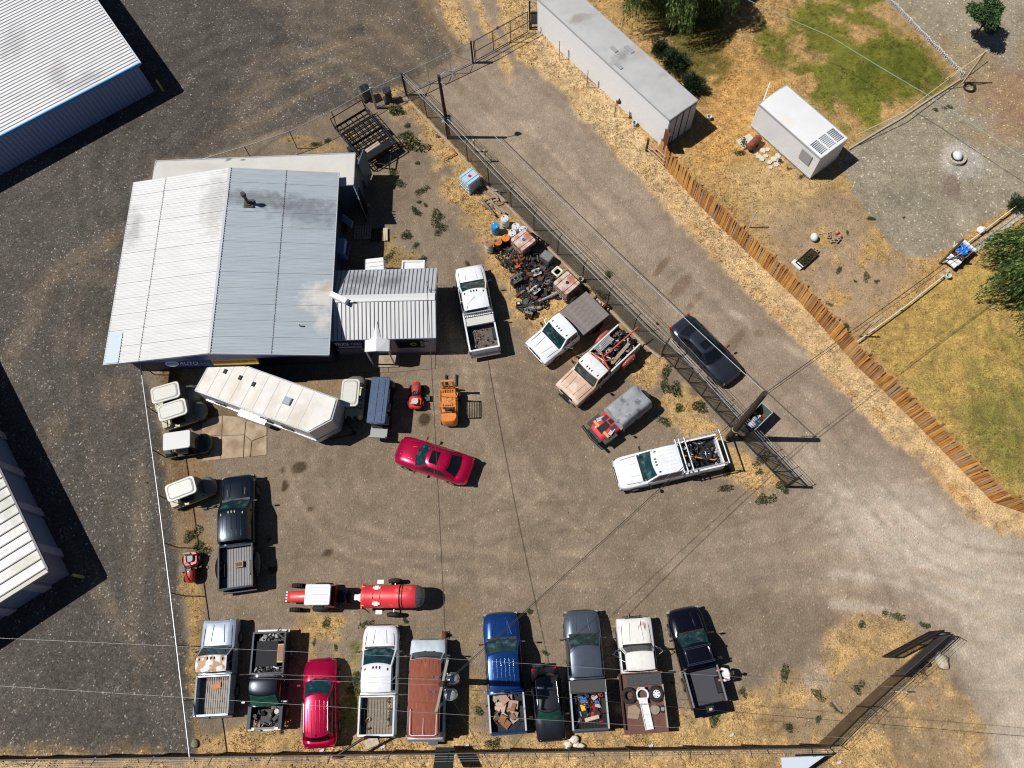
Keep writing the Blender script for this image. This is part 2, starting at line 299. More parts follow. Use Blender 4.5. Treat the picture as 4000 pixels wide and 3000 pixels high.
for pts, w_, c_, o_ in (([(2212, 1330), (1900, 1250), (1600, 1200), (1350, 1140), (1150, 1060), (1060, 900), (1030, 780)], .35, LT, .5), ([(2212, 1280), (1950, 1180), (1800, 1020), (1640, 830), (1400, 580), (1150, 320), (1040, 190), (960, 0)], .4, (172, 152, 132), .5),
    ([(2212, 1400), (1950, 1290), (1700, 1240), (1350, 1230), (1000, 1220), (760, 1160), (660, 1040), (640, 940)], .3, LT, .55), ([(1780, 1060), (1700, 1130), (1500, 1180), (1300, 1130), (1180, 980), (1130, 820)], .22, DKT, .35), ([(600, 960), (620, 1080), (720, 1170), (900, 1190), (1100, 1130), (1300, 1120), (1600, 1190)], .2, DKT, .35),
    ([(560, 1240), (760, 1230), (1000, 1240), (1300, 1290), (1600, 1270)], .25, DKT, .3), ([(1080, 1300), (1060, 1200), (1090, 1100), (1200, 1030), (1400, 1060)], .2, LT, .4), ([(1380, 1300), (1400, 1200), (1500, 1130), (1700, 1080), (1850, 1120)], .2, DKT, .3), ([(820, 300), (900, 450), (960, 560), (1000, 700), (1010, 850)], .3, LT, .45),
    ([(2000, 1400), (1950, 1270), (1880, 1150), (1750, 960), (1560, 760)], .3, DKT, .25), ([(2212, 1230), (2050, 1200), (1900, 1080), (1700, 860), (1400, 540), (1180, 290)], .22, DKT, .3), ([(2212, 1520), (2120, 1400), (1960, 1300), (1800, 1270)], .35, (190, 176, 158), .6)):
    track(pts, w_, c_, o_)
for pts, w_, c_, o_ in (([(960, 130), (880, 120), (760, 140), (640, 190), (540, 260), (400, 420), (250, 560), (150, 760)], .45, (120, 106, 88), .5), ([(940, 60), (820, 60), (700, 90), (560, 150), (470, 260), (300, 380)], .4, (124, 108, 88), .5), ([(980, 110), (860, 60), (740, 10), (640, -60)], .4, (118, 105, 88), .45), ([(200, 560), (190, 800), (240, 1000), (300, 1200), (330, 1500)], .35, (112, 100, 84), .45), ([(120, 700), (160, 900), (200, 1100), (240, 1400), (250, 1640)], .3, (70, 66, 61), .5), ([(900, 160), (760, 190), (620, 260), (520, 330)], .3, (72, 66, 60), .4)):
    track(pts, w_, c_, o_)
# tyre-track streaks and broad mottling
roadw = (cls == 2).astype(float)
st = fbm(X, Y, 0.55, 3, 61, rot=R(-47), sx=14); st2 = fbm(X, Y, 0.6, 3, 62, rot=R(8), sx=12)
tr = np.where(Y > 12, st, st2)
col *= (1 + (tr - .5) * 0.36 * (roadw * .8 + .25 * (cls == 0) + .2 * (cls == 1)))[..., None]
ringd = np.hypot(X - at(1000 * K, 1000 * K).x, (Y - at(1000 * K, 1000 * K).y) * 1.5)
col *= (1 + 0.06 * np.sin(ringd * 5 + 3 * wob) * sm(1 - abs(ringd - 8) / 5) * (cls == 0))[..., None]
lotring = np.hypot(X - at(560 * K, 330 * K).x, Y - at(560 * K, 330 * K).y)
col *= (1 + 0.12 * np.sin(lotring * 4.2 + 4 * wob) * sm(1 - abs(lotring - 10) / 6) * (cls == 1))[..., None]
col *= (1 + (big - .5) * .35 + (med - .5) * .42 + (fine - .5) * (0.4 + .4 * grass))[..., None]
col = np.clip(col * .97, 0.004, 0.9)

def ground_material():
    m = bpy.data.materials.new('ground_soil'); m.use_nodes = True; nt = m.node_tree; N = nt.nodes.new; L = nt.links.new; b = nt.nodes['Principled BSDF']
    b.inputs['Roughness'].default_value = 0.95; b.inputs['Specular IOR Level'].default_value = 0.15
    a = N('ShaderNodeAttribute'); a.attribute_name = 'soil'; ga = N('ShaderNodeAttribute'); ga.attribute_name = 'kind_mix'
    sp = N('ShaderNodeSeparateColor'); L(ga.outputs['Color'], sp.inputs[0])
    tc = N('ShaderNodeTexCoord')
    n1 = N('ShaderNodeTexNoise'); n1.inputs['Scale'].default_value = 9; n1.inputs['Detail'].default_value = 8; n1.inputs['Roughness'].default_value = .75; L(tc.outputs['Object'], n1.inputs[0])
    r1 = N('ShaderNodeMapRange'); r1.inputs[1].default_value = .3; r1.inputs[2].default_value = .7; r1.inputs[3].default_value = .72; r1.inputs[4].default_value = 1.28; L(n1.outputs[0], r1.inputs[0])
    v = N('ShaderNodeTexVoronoi'); v.inputs['Scale'].default_value = 11; L(tc.outputs['Object'], v.inputs[0])
    sc = N('ShaderNodeSeparateColor'); L(v.outputs['Color'], sc.inputs[0])
    r2 = N('ShaderNodeMapRange'); r2.inputs[1].default_value = 0; r2.inputs[2].default_value = 1; r2.inputs[3].default_value = .7; r2.inputs[4].default_value = 1.3; L(sc.outputs[0], r2.inputs[0])
    p = N('ShaderNodeMath'); p.operation = 'GREATER_THAN'; p.inputs[1].default_value = .975; L(sc.outputs[1], p.inputs[0])
    p2 = N('ShaderNodeMath'); p2.operation = 'MULTIPLY_ADD'; p2.inputs[1].default_value = 1.6; L(p.outputs[0], p2.inputs[0]); L(r2.outputs[0], p2.inputs[2])
    mx = N('ShaderNodeMix'); mx.data_type = 'FLOAT'; L(sp.outputs[1], mx.inputs[0]); mx.inputs[2].default_value = 1.0; L(p2.outputs[0], mx.inputs[3])
    mu = N('ShaderNodeMath'); mu.operation = 'MULTIPLY'; L(r1.outputs[0], mu.inputs[0]); L(mx.outputs[0], mu.inputs[1])
    # straw streaks
    n3 = N('ShaderNodeTexNoise'); n3.inputs['Scale'].default_value = 5; n3.inputs['Detail'].default_value = 6; n3.inputs['Distortion'].default_value = 2.5; L(tc.outputs['Object'], n3.inputs[0])
    r3 = N('ShaderNodeMapRange'); r3.inputs[1].default_value = .35; r3.inputs[2].default_value = .65; r3.inputs[3].default_value = .62; r3.inputs[4].default_value = 1.25; L(n3.outputs[0], r3.inputs[0])
    m3 = N('ShaderNodeMix'); m3.data_type = 'FLOAT'; L(sp.outputs[0], m3.inputs[0]); m3.inputs[2].default_value = 1.0; L(r3.outputs[0], m3.inputs[3])
    mu2 = N('ShaderNodeMath'); mu2.operation = 'MULTIPLY'; L(mu.outputs[0], mu2.inputs[0]); L(m3.outputs[0], mu2.inputs[1])
    vs = N('ShaderNodeVectorMath'); vs.operation = 'SCALE'; L(a.outputs['Color'], vs.inputs[0]); L(mu2.outputs[0], vs.inputs[3]); L(vs.outputs[0], b.inputs['Base Color'])
    ad = N('ShaderNodeMath'); ad.operation = 'ADD'; L(n1.outputs[0], ad.inputs[0]); L(v.outputs['Distance'], ad.inputs[1])
    bp = N('ShaderNodeBump'); bp.inputs['Strength'].default_value = .55; bp.inputs['Distance'].default_value = .05; L(ad.outputs[0], bp.inputs['Height']); L(bp.outputs[0], b.inputs['Normal'])
    return m
GM = ground_material()
hgt = (fbm(X, Y, 1.5, 4, 77) - .5) * 0.05 * np.clip(grass + .2, 0, 1) - 0.01
def grid_object(name, k):
    ok = (cls[:-1, :-1] == k); jj, ii = np.nonzero(ok); base = jj * NX + ii
    q = np.stack([base, base + 1, base + NX + 1, base + NX], 1)
    used, inv = np.unique(q.ravel(), return_inverse=True); q = inv.reshape(-1, 4)
    co = np.stack([X.ravel()[used], Y.ravel()[used], hgt.ravel()[used]], 1)
    me = bpy.data.meshes.new(name); me.vertices.add(len(co)); me.vertices.foreach_set('co', co.ravel().astype(np.float32))
    me.loops.add(q.size); me.loops.foreach_set('vertex_index', q.ravel().astype(np.int32))
    me.polygons.add(len(q)); me.polygons.foreach_set('loop_start', (np.arange(len(q)) * 4).astype(np.int32))
    me.update(calc_edges=True); me.validate()
    ca = np.ones((len(co), 4), np.float32); ca[:, :3] = col.reshape(-1, 3)[used]
    at1 = me.attributes.new('soil', 'FLOAT_COLOR', 'POINT'); at1.data.foreach_set('color', ca.ravel())
    cb = np.zeros((len(co), 4), np.float32); cb[:, 0] = grass.ravel()[used]; cb[:, 1] = grav.ravel()[used]; cb[:, 3] = 1
    at2 = me.attributes.new('kind_mix', 'FLOAT_COLOR', 'POINT'); at2.data.foreach_set('color', cb.ravel())
    me.materials.append(GM); me.polygons.foreach_set('use_smooth', np.ones(len(q), bool))
    o = link(name, me); o['kind'] = 'structure'; return o
for k, nme in enumerate(GRND): grid_object(nme, k)
b = MB()   # ground running on to the horizon around the mapped area
for x0, y0, x1, y1 in ((-900, -900, 900, GY0), (-900, GY1, 900, 900), (-900, GY0, GX0, GY1), (GX1, GY0, 900, GY1)):
    b.add([(x0, y0, -.012), (x1, y0, -.012), (x1, y1, -.012), (x0, y1, -.012)], [(0, 1, 2, 3)])
o = b.build('ground', mat('far_ground', srgb(160, 135, 98), .95, noise=.3, nscale=.4, col2=srgb(120, 112, 80), c2scale=.05)); o['kind'] = 'structure'
# scattered grass blades and stones
def sampler(n, weight, seed):
    g = np.random.default_rng(seed); w = weight.ravel() / weight.sum(); idx = g.choice(w.size, n, p=w)
    xs = X.ravel()[idx] + g.uniform(-.07, .07, n); ys = Y.ravel()[idx] + g.uniform(-.07, .07, n)
    return g, idx, xs, ys
def colored_tris(name, V3, C, label_kind='stuff', rough=.9):
    n = len(V3) // 3; me = bpy.data.meshes.new(name); me.vertices.add(n * 3); me.vertices.foreach_set('co', V3.ravel().astype(np.float32))
    me.loops.add(n * 3); me.loops.foreach_set('vertex_index', np.arange(n * 3, dtype=np.int32)); me.polygons.add(n); me.polygons.foreach_set('loop_start', (np.arange(n) * 3).astype(np.int32))
    me.update(calc_edges=True); ca = np.ones((n * 3, 4), np.float32); ca[:, :3] = np.repeat(C, 3, 0) if len(C) == n else C
    at1 = me.attributes.new('soil', 'FLOAT_COLOR', 'POINT'); at1.data.foreach_set('color', ca.ravel())
    me.materials.append(attr_mat('blade_' + name, rough)); return me
def attr_mat(name, rough=.9, trans=False):
    m = bpy.data.materials.new(name); m.use_nodes = True; nt = m.node_tree; b = nt.nodes['Principled BSDF']; a = nt.nodes.new('ShaderNodeAttribute'); a.attribute_name = 'soil'
    nt.links.new(a.outputs['Color'], b.inputs['Base Color']); b.inputs['Roughness'].default_value = rough; b.inputs['Specular IOR Level'].default_value = .2; return m
def blades(name, n, weight, seed, h, w, colf, label, nb=4):
    g, idx, xs, ys = sampler(n, weight, seed); xs = np.repeat(xs, nb) + g.normal(0, .05, n * nb); ys = np.repeat(ys, nb) + g.normal(0, .05, n * nb)
    base = col.reshape(-1, 3)[np.repeat(idx, nb)]; N_ = n * nb; a = g.uniform(0, 2 * PI, N_); hh = g.uniform(*h, N_); ln = g.uniform(.4, 1.5, N_) * hh; ww = g.uniform(*w, N_)
    b2 = g.uniform(0, 2 * PI, N_); z0 = np.full(N_, -.02)
    P0 = np.stack([xs - np.cos(a) * ww, ys - np.sin(a) * ww, z0], 1); P1 = np.stack([xs + np.cos(a) * ww, ys + np.sin(a) * ww, z0], 1)
    P2 = np.stack([xs + np.cos(b2) * ln, ys + np.sin(b2) * ln, hh], 1)
    V3 = np.stack([P0, P1, P2], 1).reshape(-1, 3); C = colf(base, g, N_); o = link(name, colored_tris(name, V3, C)); tag(o, label, None, kind='stuff'); return o
notl = np.ones(X.shape)
wd = np.clip(grass - .25, 0, 1) * np.clip(.2 + (med - .35) * 2.4, 0.02, 1.3)
straw = wd * np.where((cls == 3) | (cls == 6) | (cls == 0), 1.0, 0.6)
blades('straw_grass', 52000, straw, 5, (.03, .14), (.012, .03), lambda b_, g, n: np.clip(b_ * g.uniform(.5, 1.45, (n, 1)) * np.array([1.0, 1.0, 1.0]), 0, .75), 'dry straw coloured grass over the verge and yard edges')
def stones(name, n, weight, seed, size, c0, c1, label):
    g, idx, xs, ys = sampler(n, weight, seed); s = g.uniform(size[0], size[1], n) * (g.random(n) ** 2 * .8 + .5); P = []
    a = g.uniform(0, 2 * PI, n); cs = np.cos(a); sn = np.sin(a)
    def pt(u, v, z): return np.stack([xs + (u * cs - v * sn) * s, ys + (u * sn + v * cs) * s, z * s - .004], 1)
    A, B, C_, D, T = pt(-1, -.7, 0), pt(1, -.6, 0), pt(.9, .7, 0), pt(-.8, .8, 0), pt(.1, 0, .8)
    V3 = np.stack([A, B, T, B, C_, T, C_, D, T, D, A, T], 1).reshape(-1, 3)
    k = g.uniform(0, 1, (n, 1)); Cc = np.array(c0) * (1 - k) + np.array(c1) * k; o = link(name, colored_tris(name, V3, np.repeat(Cc, 4, 0))); tag(o, label, None, kind='stuff')
nograss = (1 - np.clip(grass, 0, 1))
stones('lot_gravel', 15000, (cls == 1) * (.3 + 2 * (med > .52)) * (.5 + big), 15, (.018, .055), srgb(70, 66, 62), srgb(210, 205, 195), 'loose pale and grey gravel stones on the dark lot')
stones('yard_pebbles', 6000, (cls != 1) * (.25 + (med > .55)) * (.4 + nograss), 16, (.015, .045), srgb(110, 96, 80), srgb(215, 205, 190), 'loose pebbles on the dirt yard and road')
# ================================================================== BUILDINGS
def stain_mat(name, base, stains, rough=0.45, metal=0.0, noise=0.06, streak=None, grime=None):
    """paint with wear marks fixed to places on the thing; stains = (x, y, rx, ry, angle, colour, strength)"""
    m = bpy.data.materials.new(name); m.use_nodes = True; nt = m.node_tree; N = nt.nodes.new; L = nt.links.new; b = nt.nodes['Principled BSDF']
    b.inputs['Roughness'].default_value = rough; b.inputs['Metallic'].default_value = metal
    ge = N('ShaderNodeNewGeometry'); out = None
    c = N('ShaderNodeRGB'); c.outputs[0].default_value = (*base, 1); out = c.outputs[0]
    n = N('ShaderNodeTexNoise'); n.inputs['Scale'].default_value = 1.2; n.inputs['Detail'].default_value = 7; mp0 = N('ShaderNodeMapping'); L(ge.outputs['Position'], mp0.inputs[0])
    if streak: mp0.inputs['Scale'].default_value = streak
    L(mp0.outputs[0], n.inputs[0])
    r = N('ShaderNodeMapRange'); r.inputs[1].default_value = .3; r.inputs[2].default_value = .7; r.inputs[3].default_value = 1 - noise; r.inputs[4].default_value = 1 + noise; L(n.outputs[0], r.inputs[0])
    s = N('ShaderNodeVectorMath'); s.operation = 'SCALE'; L(out, s.inputs[0]); L(r.outputs[0], s.inputs[3]); out = s.outputs[0]
    if grime:
        g = N('ShaderNodeTexNoise'); g.inputs['Scale'].default_value = grime[1]; g.inputs['Detail'].default_value = 8; L(mp0.outputs[0], g.inputs[0])
        gr = N('ShaderNodeMapRange'); gr.inputs[1].default_value = grime[2]; gr.inputs[2].default_value = grime[2] + .2; gr.inputs[4].default_value = grime[3]; L(g.outputs[0], gr.inputs[0])
        mx = N('ShaderNodeMix'); mx.data_type = 'RGBA'; L(gr.outputs[0], mx.inputs[0]); L(out, mx.inputs[6]); mx.inputs[7].default_value = (*grime[0], 1); out = mx.outputs[2]
    for (sx, sy, rx, ry, an, colr, st) in stains:
        sb = N('ShaderNodeVectorMath'); sb.operation = 'SUBTRACT'; L(ge.outputs['Position'], sb.inputs[0]); sb.inputs[1].default_value = (sx, sy, 0)
        mp = N('ShaderNodeMapping'); mp.vector_type = 'POINT'; mp.inputs['Rotation'].default_value = (0, 0, -R(an)); L(sb.outputs[0], mp.inputs[0])
        mu = N('ShaderNodeVectorMath'); mu.operation = 'MULTIPLY'; mu.inputs[1].default_value = (1 / rx, 1 / ry, 0); L(mp.outputs[0], mu.inputs[0])
        ln = N('ShaderNodeVectorMath'); ln.operation = 'LENGTH'; L(mu.outputs[0], ln.inputs[0])
        nn = N('ShaderNodeTexNoise'); nn.inputs['Scale'].default_value = 2.2; nn.inputs['Detail'].default_value = 6; L(ge.outputs['Position'], nn.inputs[0])
        ad = N('ShaderNodeMath'); ad.operation = 'MULTIPLY_ADD'; ad.inputs[1].default_value = 1.6; L(nn.outputs[0], ad.inputs[0]); L(ln.outputs['Value'], ad.inputs[2])
        rr = N('ShaderNodeMapRange'); rr.inputs[1].default_value = 1.1; rr.inputs[2].default_value = 1.9; rr.inputs[3].default_value = st; rr.inputs[4].default_value = 0; L(ad.outputs[0], rr.inputs[0])
        mx = N('ShaderNodeMix'); mx.data_type = 'RGBA'; L(rr.outputs[0], mx.inputs[0]); L(out, mx.inputs[6]); mx.inputs[7].default_value = (*colr, 1); out = mx.outputs[2]
    L(out, b.inputs['Base Color']); return m
def corrugated(w, l, pitch, amp, seg=4):
    """wavy sheet, ribs along +y"""
    b = MB(); n = max(1, round(w / pitch)) * seg; vs = []; fs = []
    for i in range(n + 1):
        x = w * i / n; z = amp * math.sin(2 * PI * i / seg); vs += [(x, 0, z), (x, l, z)]
    for i in range(n): fs.append((2 * i, 2 * i + 2, 2 * i + 3, 2 * i + 1))
    b.add(vs, fs, 0, True)
    return b
def ribbed(w, l, nrib, rw=.045, rh=.045, m2=0):
    """flat sheet with raised ribs at its left edge and between, ribs along +y"""
    b = MB(); b.box((w / 2, l / 2, -.01), (w, l, .02))
    for i in range(nrib):
        x = w * i / nrib; b.box((x + rw / 2, l / 2, rh / 2 + .001), (rw, l, rh), m=m2)
    return b
def text_mesh(name, body, size, m, extrude=.01, bold=0.0, align='CENTER'):
    cu = bpy.data.curves.new(name, 'FONT'); cu.body = body; cu.size = size; cu.extrude = extrude; cu.offset = bold; cu.align_x = align; cu.align_y = 'CENTER'
    t = bpy.data.objects.new(name, cu); COL.objects.link(t); bpy.context.view_layer.update()
    me = bpy.data.meshes.new_from_object(t, depsgraph=bpy.context.evaluated_depsgraph_get()); me.name = name
    bpy.data.objects.remove(t); me.materials.clear(); me.materials.append(m); return me
# ---- auto repair shop ------------------------------------------------
W_, L_, EZ, RZ = 13.45, 12.85, 3.5, 4.55
shop = thing('repair_shop', 'white corrugated metal repair shop with low gable roof, largest building in the yard', 'building', (-19.15, 23.71, 0), R(1.9))
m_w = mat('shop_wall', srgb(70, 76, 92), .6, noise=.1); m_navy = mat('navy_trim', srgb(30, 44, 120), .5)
b = MB(); b.box((0, .2, 1.72), (W_ - .9, L_ - 1.5, 3.44))
g = [(-W_ / 2 + .45, 3.44), (W_ / 2 - .45, 3.44), (0, RZ - .16)]
for y in (-L_ / 2 + .955, L_ / 2 - .555): b.add([(x, y + s, z) for s in (-.005, .005) for x, z in g], [(0, 1, 2), (5, 4, 3)])
b.build('wall', m_w, shop)
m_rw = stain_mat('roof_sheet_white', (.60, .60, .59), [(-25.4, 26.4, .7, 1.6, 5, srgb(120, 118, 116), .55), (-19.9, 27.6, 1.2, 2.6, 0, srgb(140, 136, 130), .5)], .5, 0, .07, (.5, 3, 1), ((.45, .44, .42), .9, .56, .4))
m_re = stain_mat('roof_sheet_shaded', (.40, .45, .49), [(-17.5, 27.9, 4.5, .8, -3, srgb(100, 104, 108), .6), (-14.2, 27.3, 3.0, 1.3, -8, srgb(110, 114, 120), .6), (-13.0, 21.3, 1.3, 1.2, 0, srgb(225, 220, 208), .75), (-12.8, 21.9, .6, .3, 40, srgb(190, 160, 124), .5), (-12.7, 19.7, .6, .9, 0, srgb(225, 220, 210), .6)], .5, .1, .06, (.4, 4, 1), ((.33, .38, .43), 1.3, .5, .5))  # slope turned from the sun: its bluish shade is put into the base colour
npan = 12; pw = L_ / npan; slope = math.atan2(RZ - EZ, W_ / 2); sl = math.hypot(RZ - EZ, W_ / 2)
def roof_panels(root, npan, pw, x_eave, z_eave, sgn, lens, mesh_of, y0, slope_, total, name='roof_panel'):
    """sheets laid from the eave to the ridge; sgn=+1 rises towards +x"""
    meshes = [mesh_of(l) for l in lens]
    for i in range(npan):
        d = 0
        for k, l in enumerate(lens):
            o = link(name, meshes[k], root)
            dd = d * math.cos(slope_); zz = z_eave + d * math.sin(slope_) + .004 * (i % 2) + .008 * k
            # local: ribs along +y of mesh -> map to +/-x of building
            M = Matrix.Translation((x_eave + sgn * dd, y0 + (i + (1 if sgn > 0 else 0)) * pw, zz)) @ Matrix.Rotation(-sgn * PI / 2, 4, 'Z') @ Matrix.Rotation(slope_, 4, 'X')
            o.matrix_local = M; d += l - .03
def shared_corr(m):
    def f(l):
        return corrugated(pw - .012, l, .176, .026).mesh('roof_panel', m)
    return f
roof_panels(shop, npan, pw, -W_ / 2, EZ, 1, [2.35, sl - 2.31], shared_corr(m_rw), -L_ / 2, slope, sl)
b = MB()
for s, dd in ((1, 2.33), (-1, 3.28)): x = -s * (W_ / 2 - dd * math.cos(slope)); b = MB(); b.box((x, 0, EZ + dd * math.sin(slope) + .03), (.022, L_, .02), ry=-s * slope); b.build('lap_seam', mat('lap_seam', (.28, .28, .28), .7, noise=.9, nscale=5), shop)
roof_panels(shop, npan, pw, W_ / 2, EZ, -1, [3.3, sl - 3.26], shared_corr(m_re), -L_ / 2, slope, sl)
b = MB(); hw, hr = W_ / 2 - .03, RZ
b.add([(-hw, -L_ / 2 + .02, EZ - .05), (hw, -L_ / 2 + .02, EZ - .05), (0, -L_ / 2 + .02, RZ - .05), (-hw, L_ / 2 - .02, EZ - .05), (hw, L_ / 2 - .02, EZ - .05), (0, L_ / 2 - .02, RZ - .05)], [(0, 1, 4, 3), (1, 2, 5, 4), (2, 0, 3, 5), (0, 2, 1), (3, 4, 5)])
b.build('roof_deck', m_navy, shop)
b = MB(); b.box((.02, 0, RZ + .03), (.16, L_, .02)); b.box((-W_ / 2, 0, EZ - .04), (.05, L_, .1)); b.box((W_ / 2 + .02, 0, EZ - .04), (.05, L_, .1))
for y in (-L_ / 2 - .01, ):
    for s in (-1, 1): b.box((s * W_ / 4, y, (EZ + RZ) / 2 - .06), (sl, .04, .16), ry=s * slope)
b.build('roof_trim', mat('pale_trim', (.5, .53, .56), .4, noise=.05), shop)
b = MB(); b.box((-6.2, -5.42, EZ + .12), (.9, 1.95, .02), ry=-slope)
b.build('patch_sheet', mat('pale_blue_sheet', (.52, .6, .66), .4, noise=.05), shop)
v = MB(); v.cyl((0, 0, -.05), (0, 0, .12), .26, .2, 12); v.cyl((0, 0, .1), (0, 0, .95), .1, n=10); v.cyl((0, 0, .92), (0, 0, 1.12), .17, .15, 10)
v.box((0, .0, .0), (.6, .6, .06)); vo = v.build('roof_vent', mat('sooty_pipe', (.05, .05, .048), .7, noise=.4), shop, (1.4, 3.75, 4.38))
v = MB(); v.cyl((0, 0, 0), (0, 0, .3), .05); v.build('vent_pipe', M_STEEL, shop, (5.0, -4.6, 3.82))
# sloped sign along the front
sg = thing('shop_sign', 'long navy and yellow sloped sign above the shop front, lettered AUTO CARE', 'sign', (-19.45, 17.35, 0), R(1.0))
def slanted(x0, x1, m, nm, za=3.42, zb=2.98, ya=.05, yb=-.2):
    b = MB(); b.add([(x0, ya, za), (x1, ya, za), (x1 + .1, yb, zb), (x0 + .1, yb, zb), (x0, ya + .1, zb), (x1, ya + .1, zb)], [(0, 3, 2, 1), (3, 0, 4), (1, 2, 5), (3, 4, 5, 2)]); return b.build(nm, m, sg)
m_yel = mat('yellow_sign', srgb(214, 168, 60), .5, noise=.06)
slanted(-2.85, .1, mat('navy_sign', srgb(28, 48, 130), .4), 'blue_panel'); slanted(.12, 2.85, m_yel, 'yellow_panel')
b = MB(); b.box((0, .16, 3.45), (5.75, .22, .07)); b.build('sign_cap', mat('periwinkle_metal', srgb(120, 140, 215), .4), sg)
sl_e = Euler((math.atan2(.44, .25), 0, 0))
for nm, tx, x, sz, mm in (('letters', 'AUTO', -1.22, .40, M_WHITE), ('letters', 'CARE', -.38, .36, mat('tan_lettering', srgb(150, 140, 110), .5)), ('letters', 'AUTOMOTIVE 509 773', 1.5, .26, mat('dull_gold_lettering', srgb(150, 120, 55), .5)), ('letters', 'NAPA', -2.25, .22, mat('grey_lettering', srgb(90, 96, 140), .5))):
    o = link(nm, text_mesh(nm, tx, sz, mm, .004), sg); o.location = (x, -.115, 3.17); o.rotation_euler = sl_e; o.scale = (1, .8, 1)
b = MB(); pts = [(.42 * math.cos(t * PI / 10), .26 * math.sin(t * PI / 10)) for t in range(20)]; b.prism(pts, 0, .01); o = b.build('sign_oval', mat('pale_oval', srgb(205, 208, 214), .5), sg); o.location = (-2.25, -.10, 3.17); o.rotation_euler = sl_e; o.scale = (1, .8, 1)
# ---- annex office ----------------------------------------------------
ax = thing('office_annex', 'small ribbed metal office with white portico joined to the east side of the shop', 'building', (-9.32, 21.33, 0), R(.6))
AW, AL, AE, AR = 6.5, 4.75, 2.5, 3.3
b = MB(); b.box((-.1, 0, 1.22), (AW - .35, AL - .14, 2.44))
b.add([(s, y, z) for s in (AW / 2 - .33, AW / 2 - .32) for y, z in ((-AL / 2 + .25, 2.44), (AL / 2 - .25, 2.44), (0, AR - .12))], [(0, 1, 2), (5, 4, 3)])
b.build('wall', mat('mauve_siding', srgb(150, 142, 152), .6, noise=.1), ax)
asl = math.atan2(AR - AE, AL / 2); al = math.hypot(AR - AE, AL / 2)
m_an = stain_mat('annex_roof_north', (.55, .56, .58), [(-10.9, 22.9, 1.3, .8, 0, srgb(120, 122, 128), .7), (-8.9, 22.7, 1.0, .7, 10, srgb(118, 120, 126), .7), (-11.5, 22.0, .8, .5, 0, srgb(140, 142, 146), .5)], .4, .2, .05, (3, .6, 1))
m_as = stain_mat('annex_roof_south', (.62, .62, .62), [], .4, .1, .08, (4, .5, 1), ((.5, .5, .5), 1.5, .55, .4)); m_rib = mat('dark_rib', (.17, .18, .19), .5)
nb_ = 13; bw = AW / nb_
for side, mm in ((1, m_an), (-1, m_as)):
    me = ribbed(bw - .004, al, 2, .035, .04, 1).mesh('roof_panel', [mm, m_rib])
    for i in range(nb_):
        o = link('roof_panel', me, ax); x = -AW / 2 + (i + (1 if side > 0 else 0)) * bw
        o.matrix_local = Matrix.Translation((x, side * AL / 2, AE)) @ Matrix.Rotation(PI if side > 0 else 0, 4, 'Z') @ Matrix.Rotation(asl, 4, 'X')
b = MB(); b.box((0, .11, AR + .03), (AW, .26, .02), rx=-asl * .9); b.box((0, -.11, AR + .03), (AW, .26, .02), rx=asl * .9); b.build('ridge_cap', mat('white_cap', (.66, .66, .66), .4), ax)
b = MB()
for s in (-1, 1): b.box((AW / 2 + .01, s * AL / 4, (AE + AR) / 2 - .03), (.04, al, .12), rx=-s * asl)
b.box((0, -AL / 2 - .01, AE - .05), (AW, .05, .1)); b.box((0, AL / 2 + .01, AE - .05), (AW, .05, .1)); b.build('roof_trim', mat('blue_grey_trim', (.3, .36, .44), .4), ax)
b = MB(); px_ = -.33
b.prism([(px_ - .72, -AL / 2 - .95), (px_, -AL / 2 - .95), (px_, -AL / 2 + .1), (px_ - .72, -AL / 2 + .1)], 0, .001)
b = MB(); o0 = -AL / 2
b.add([(px_ - .75, o0 - .75, 2.3), (px_, o0 - .85, 2.62), (px_ + .75, o0 - .75, 2.3), (px_ - .75, o0 + .1, 2.42), (px_, o0 + 1.1, 2.98), (px_ + .75, o0 + .1, 2.42), (px_ - .75, o0 - .75, 2.22), (px_ + .75, o0 - .75, 2.22), (px_, o0 - .85, 2.5), (px_, o0 + .1, 2.66), (px_ - .22, o0 + .08, 2.56), (px_ + .22, o0 + .08, 2.56)],
      [(0, 1, 9, 3), (1, 2, 5, 9), (0, 6, 8, 1), (1, 8, 7, 2), (10, 9, 4), (9, 11, 4)])
b.build('portico_roof', mat('portico_white', (.7, .7, .72), .4, noise=.05), ax)
for s in (-.68, .68): b = MB(); b.cyl((px_ + s, o0 - .7, 0), (px_ + s, o0 - .7, 2.3), .05); b.build('portico_post', M_WHITE, ax)
b = MB(); b.box((px_ + .1, o0 + .05, 1.05), (.95, .05, 2.1)); b.build('door', mat('blue_grey_door', (.18, .24, .32), .4), ax)
b = MB(); b.box((px_ + .1, o0 - .35, .07), (1.7, 1.1, .14)); b.build('step', M_CONC, ax)
b = MB(); b.box((1.55, o0 + .055, 1.55), (1.6, .06, .95)); wf = b.build('window', M_DGLASS, ax)
b = MB()
for dx in (-.83, .83): b.box((1.55 + dx, o0 + .035, 1.55), (.06, .08, 1.07))
for dz in (-.5, .5): b.box((1.55, o0 + .035, 1.55 + dz), (1.72, .08, .06))
b.build('frame', mat('dark_frame', (.03, .03, .035), .5), wf)
b = MB(); b.torus((1.75, o0 + .01, 1.55), .17, .02, 16, 6, (0, 1, 0)); bb_ = b.build('window_emblem', mat('pale_yellow_ring', srgb(220, 222, 130), .5), wf); bb_.scale = (1, 1, 1)
b = MB(); b.box((2.55, o0 + .04, 1.62), (.32, .05, .42)); b.build('notice_board', mat('mint_board', srgb(140, 170, 170), .6), ax)
ts = thing('truck_sign', 'navy TRUCK CARE sign on the office wall beside the portico', 'sign', (-11.5, 18.86, 0), R(.6))
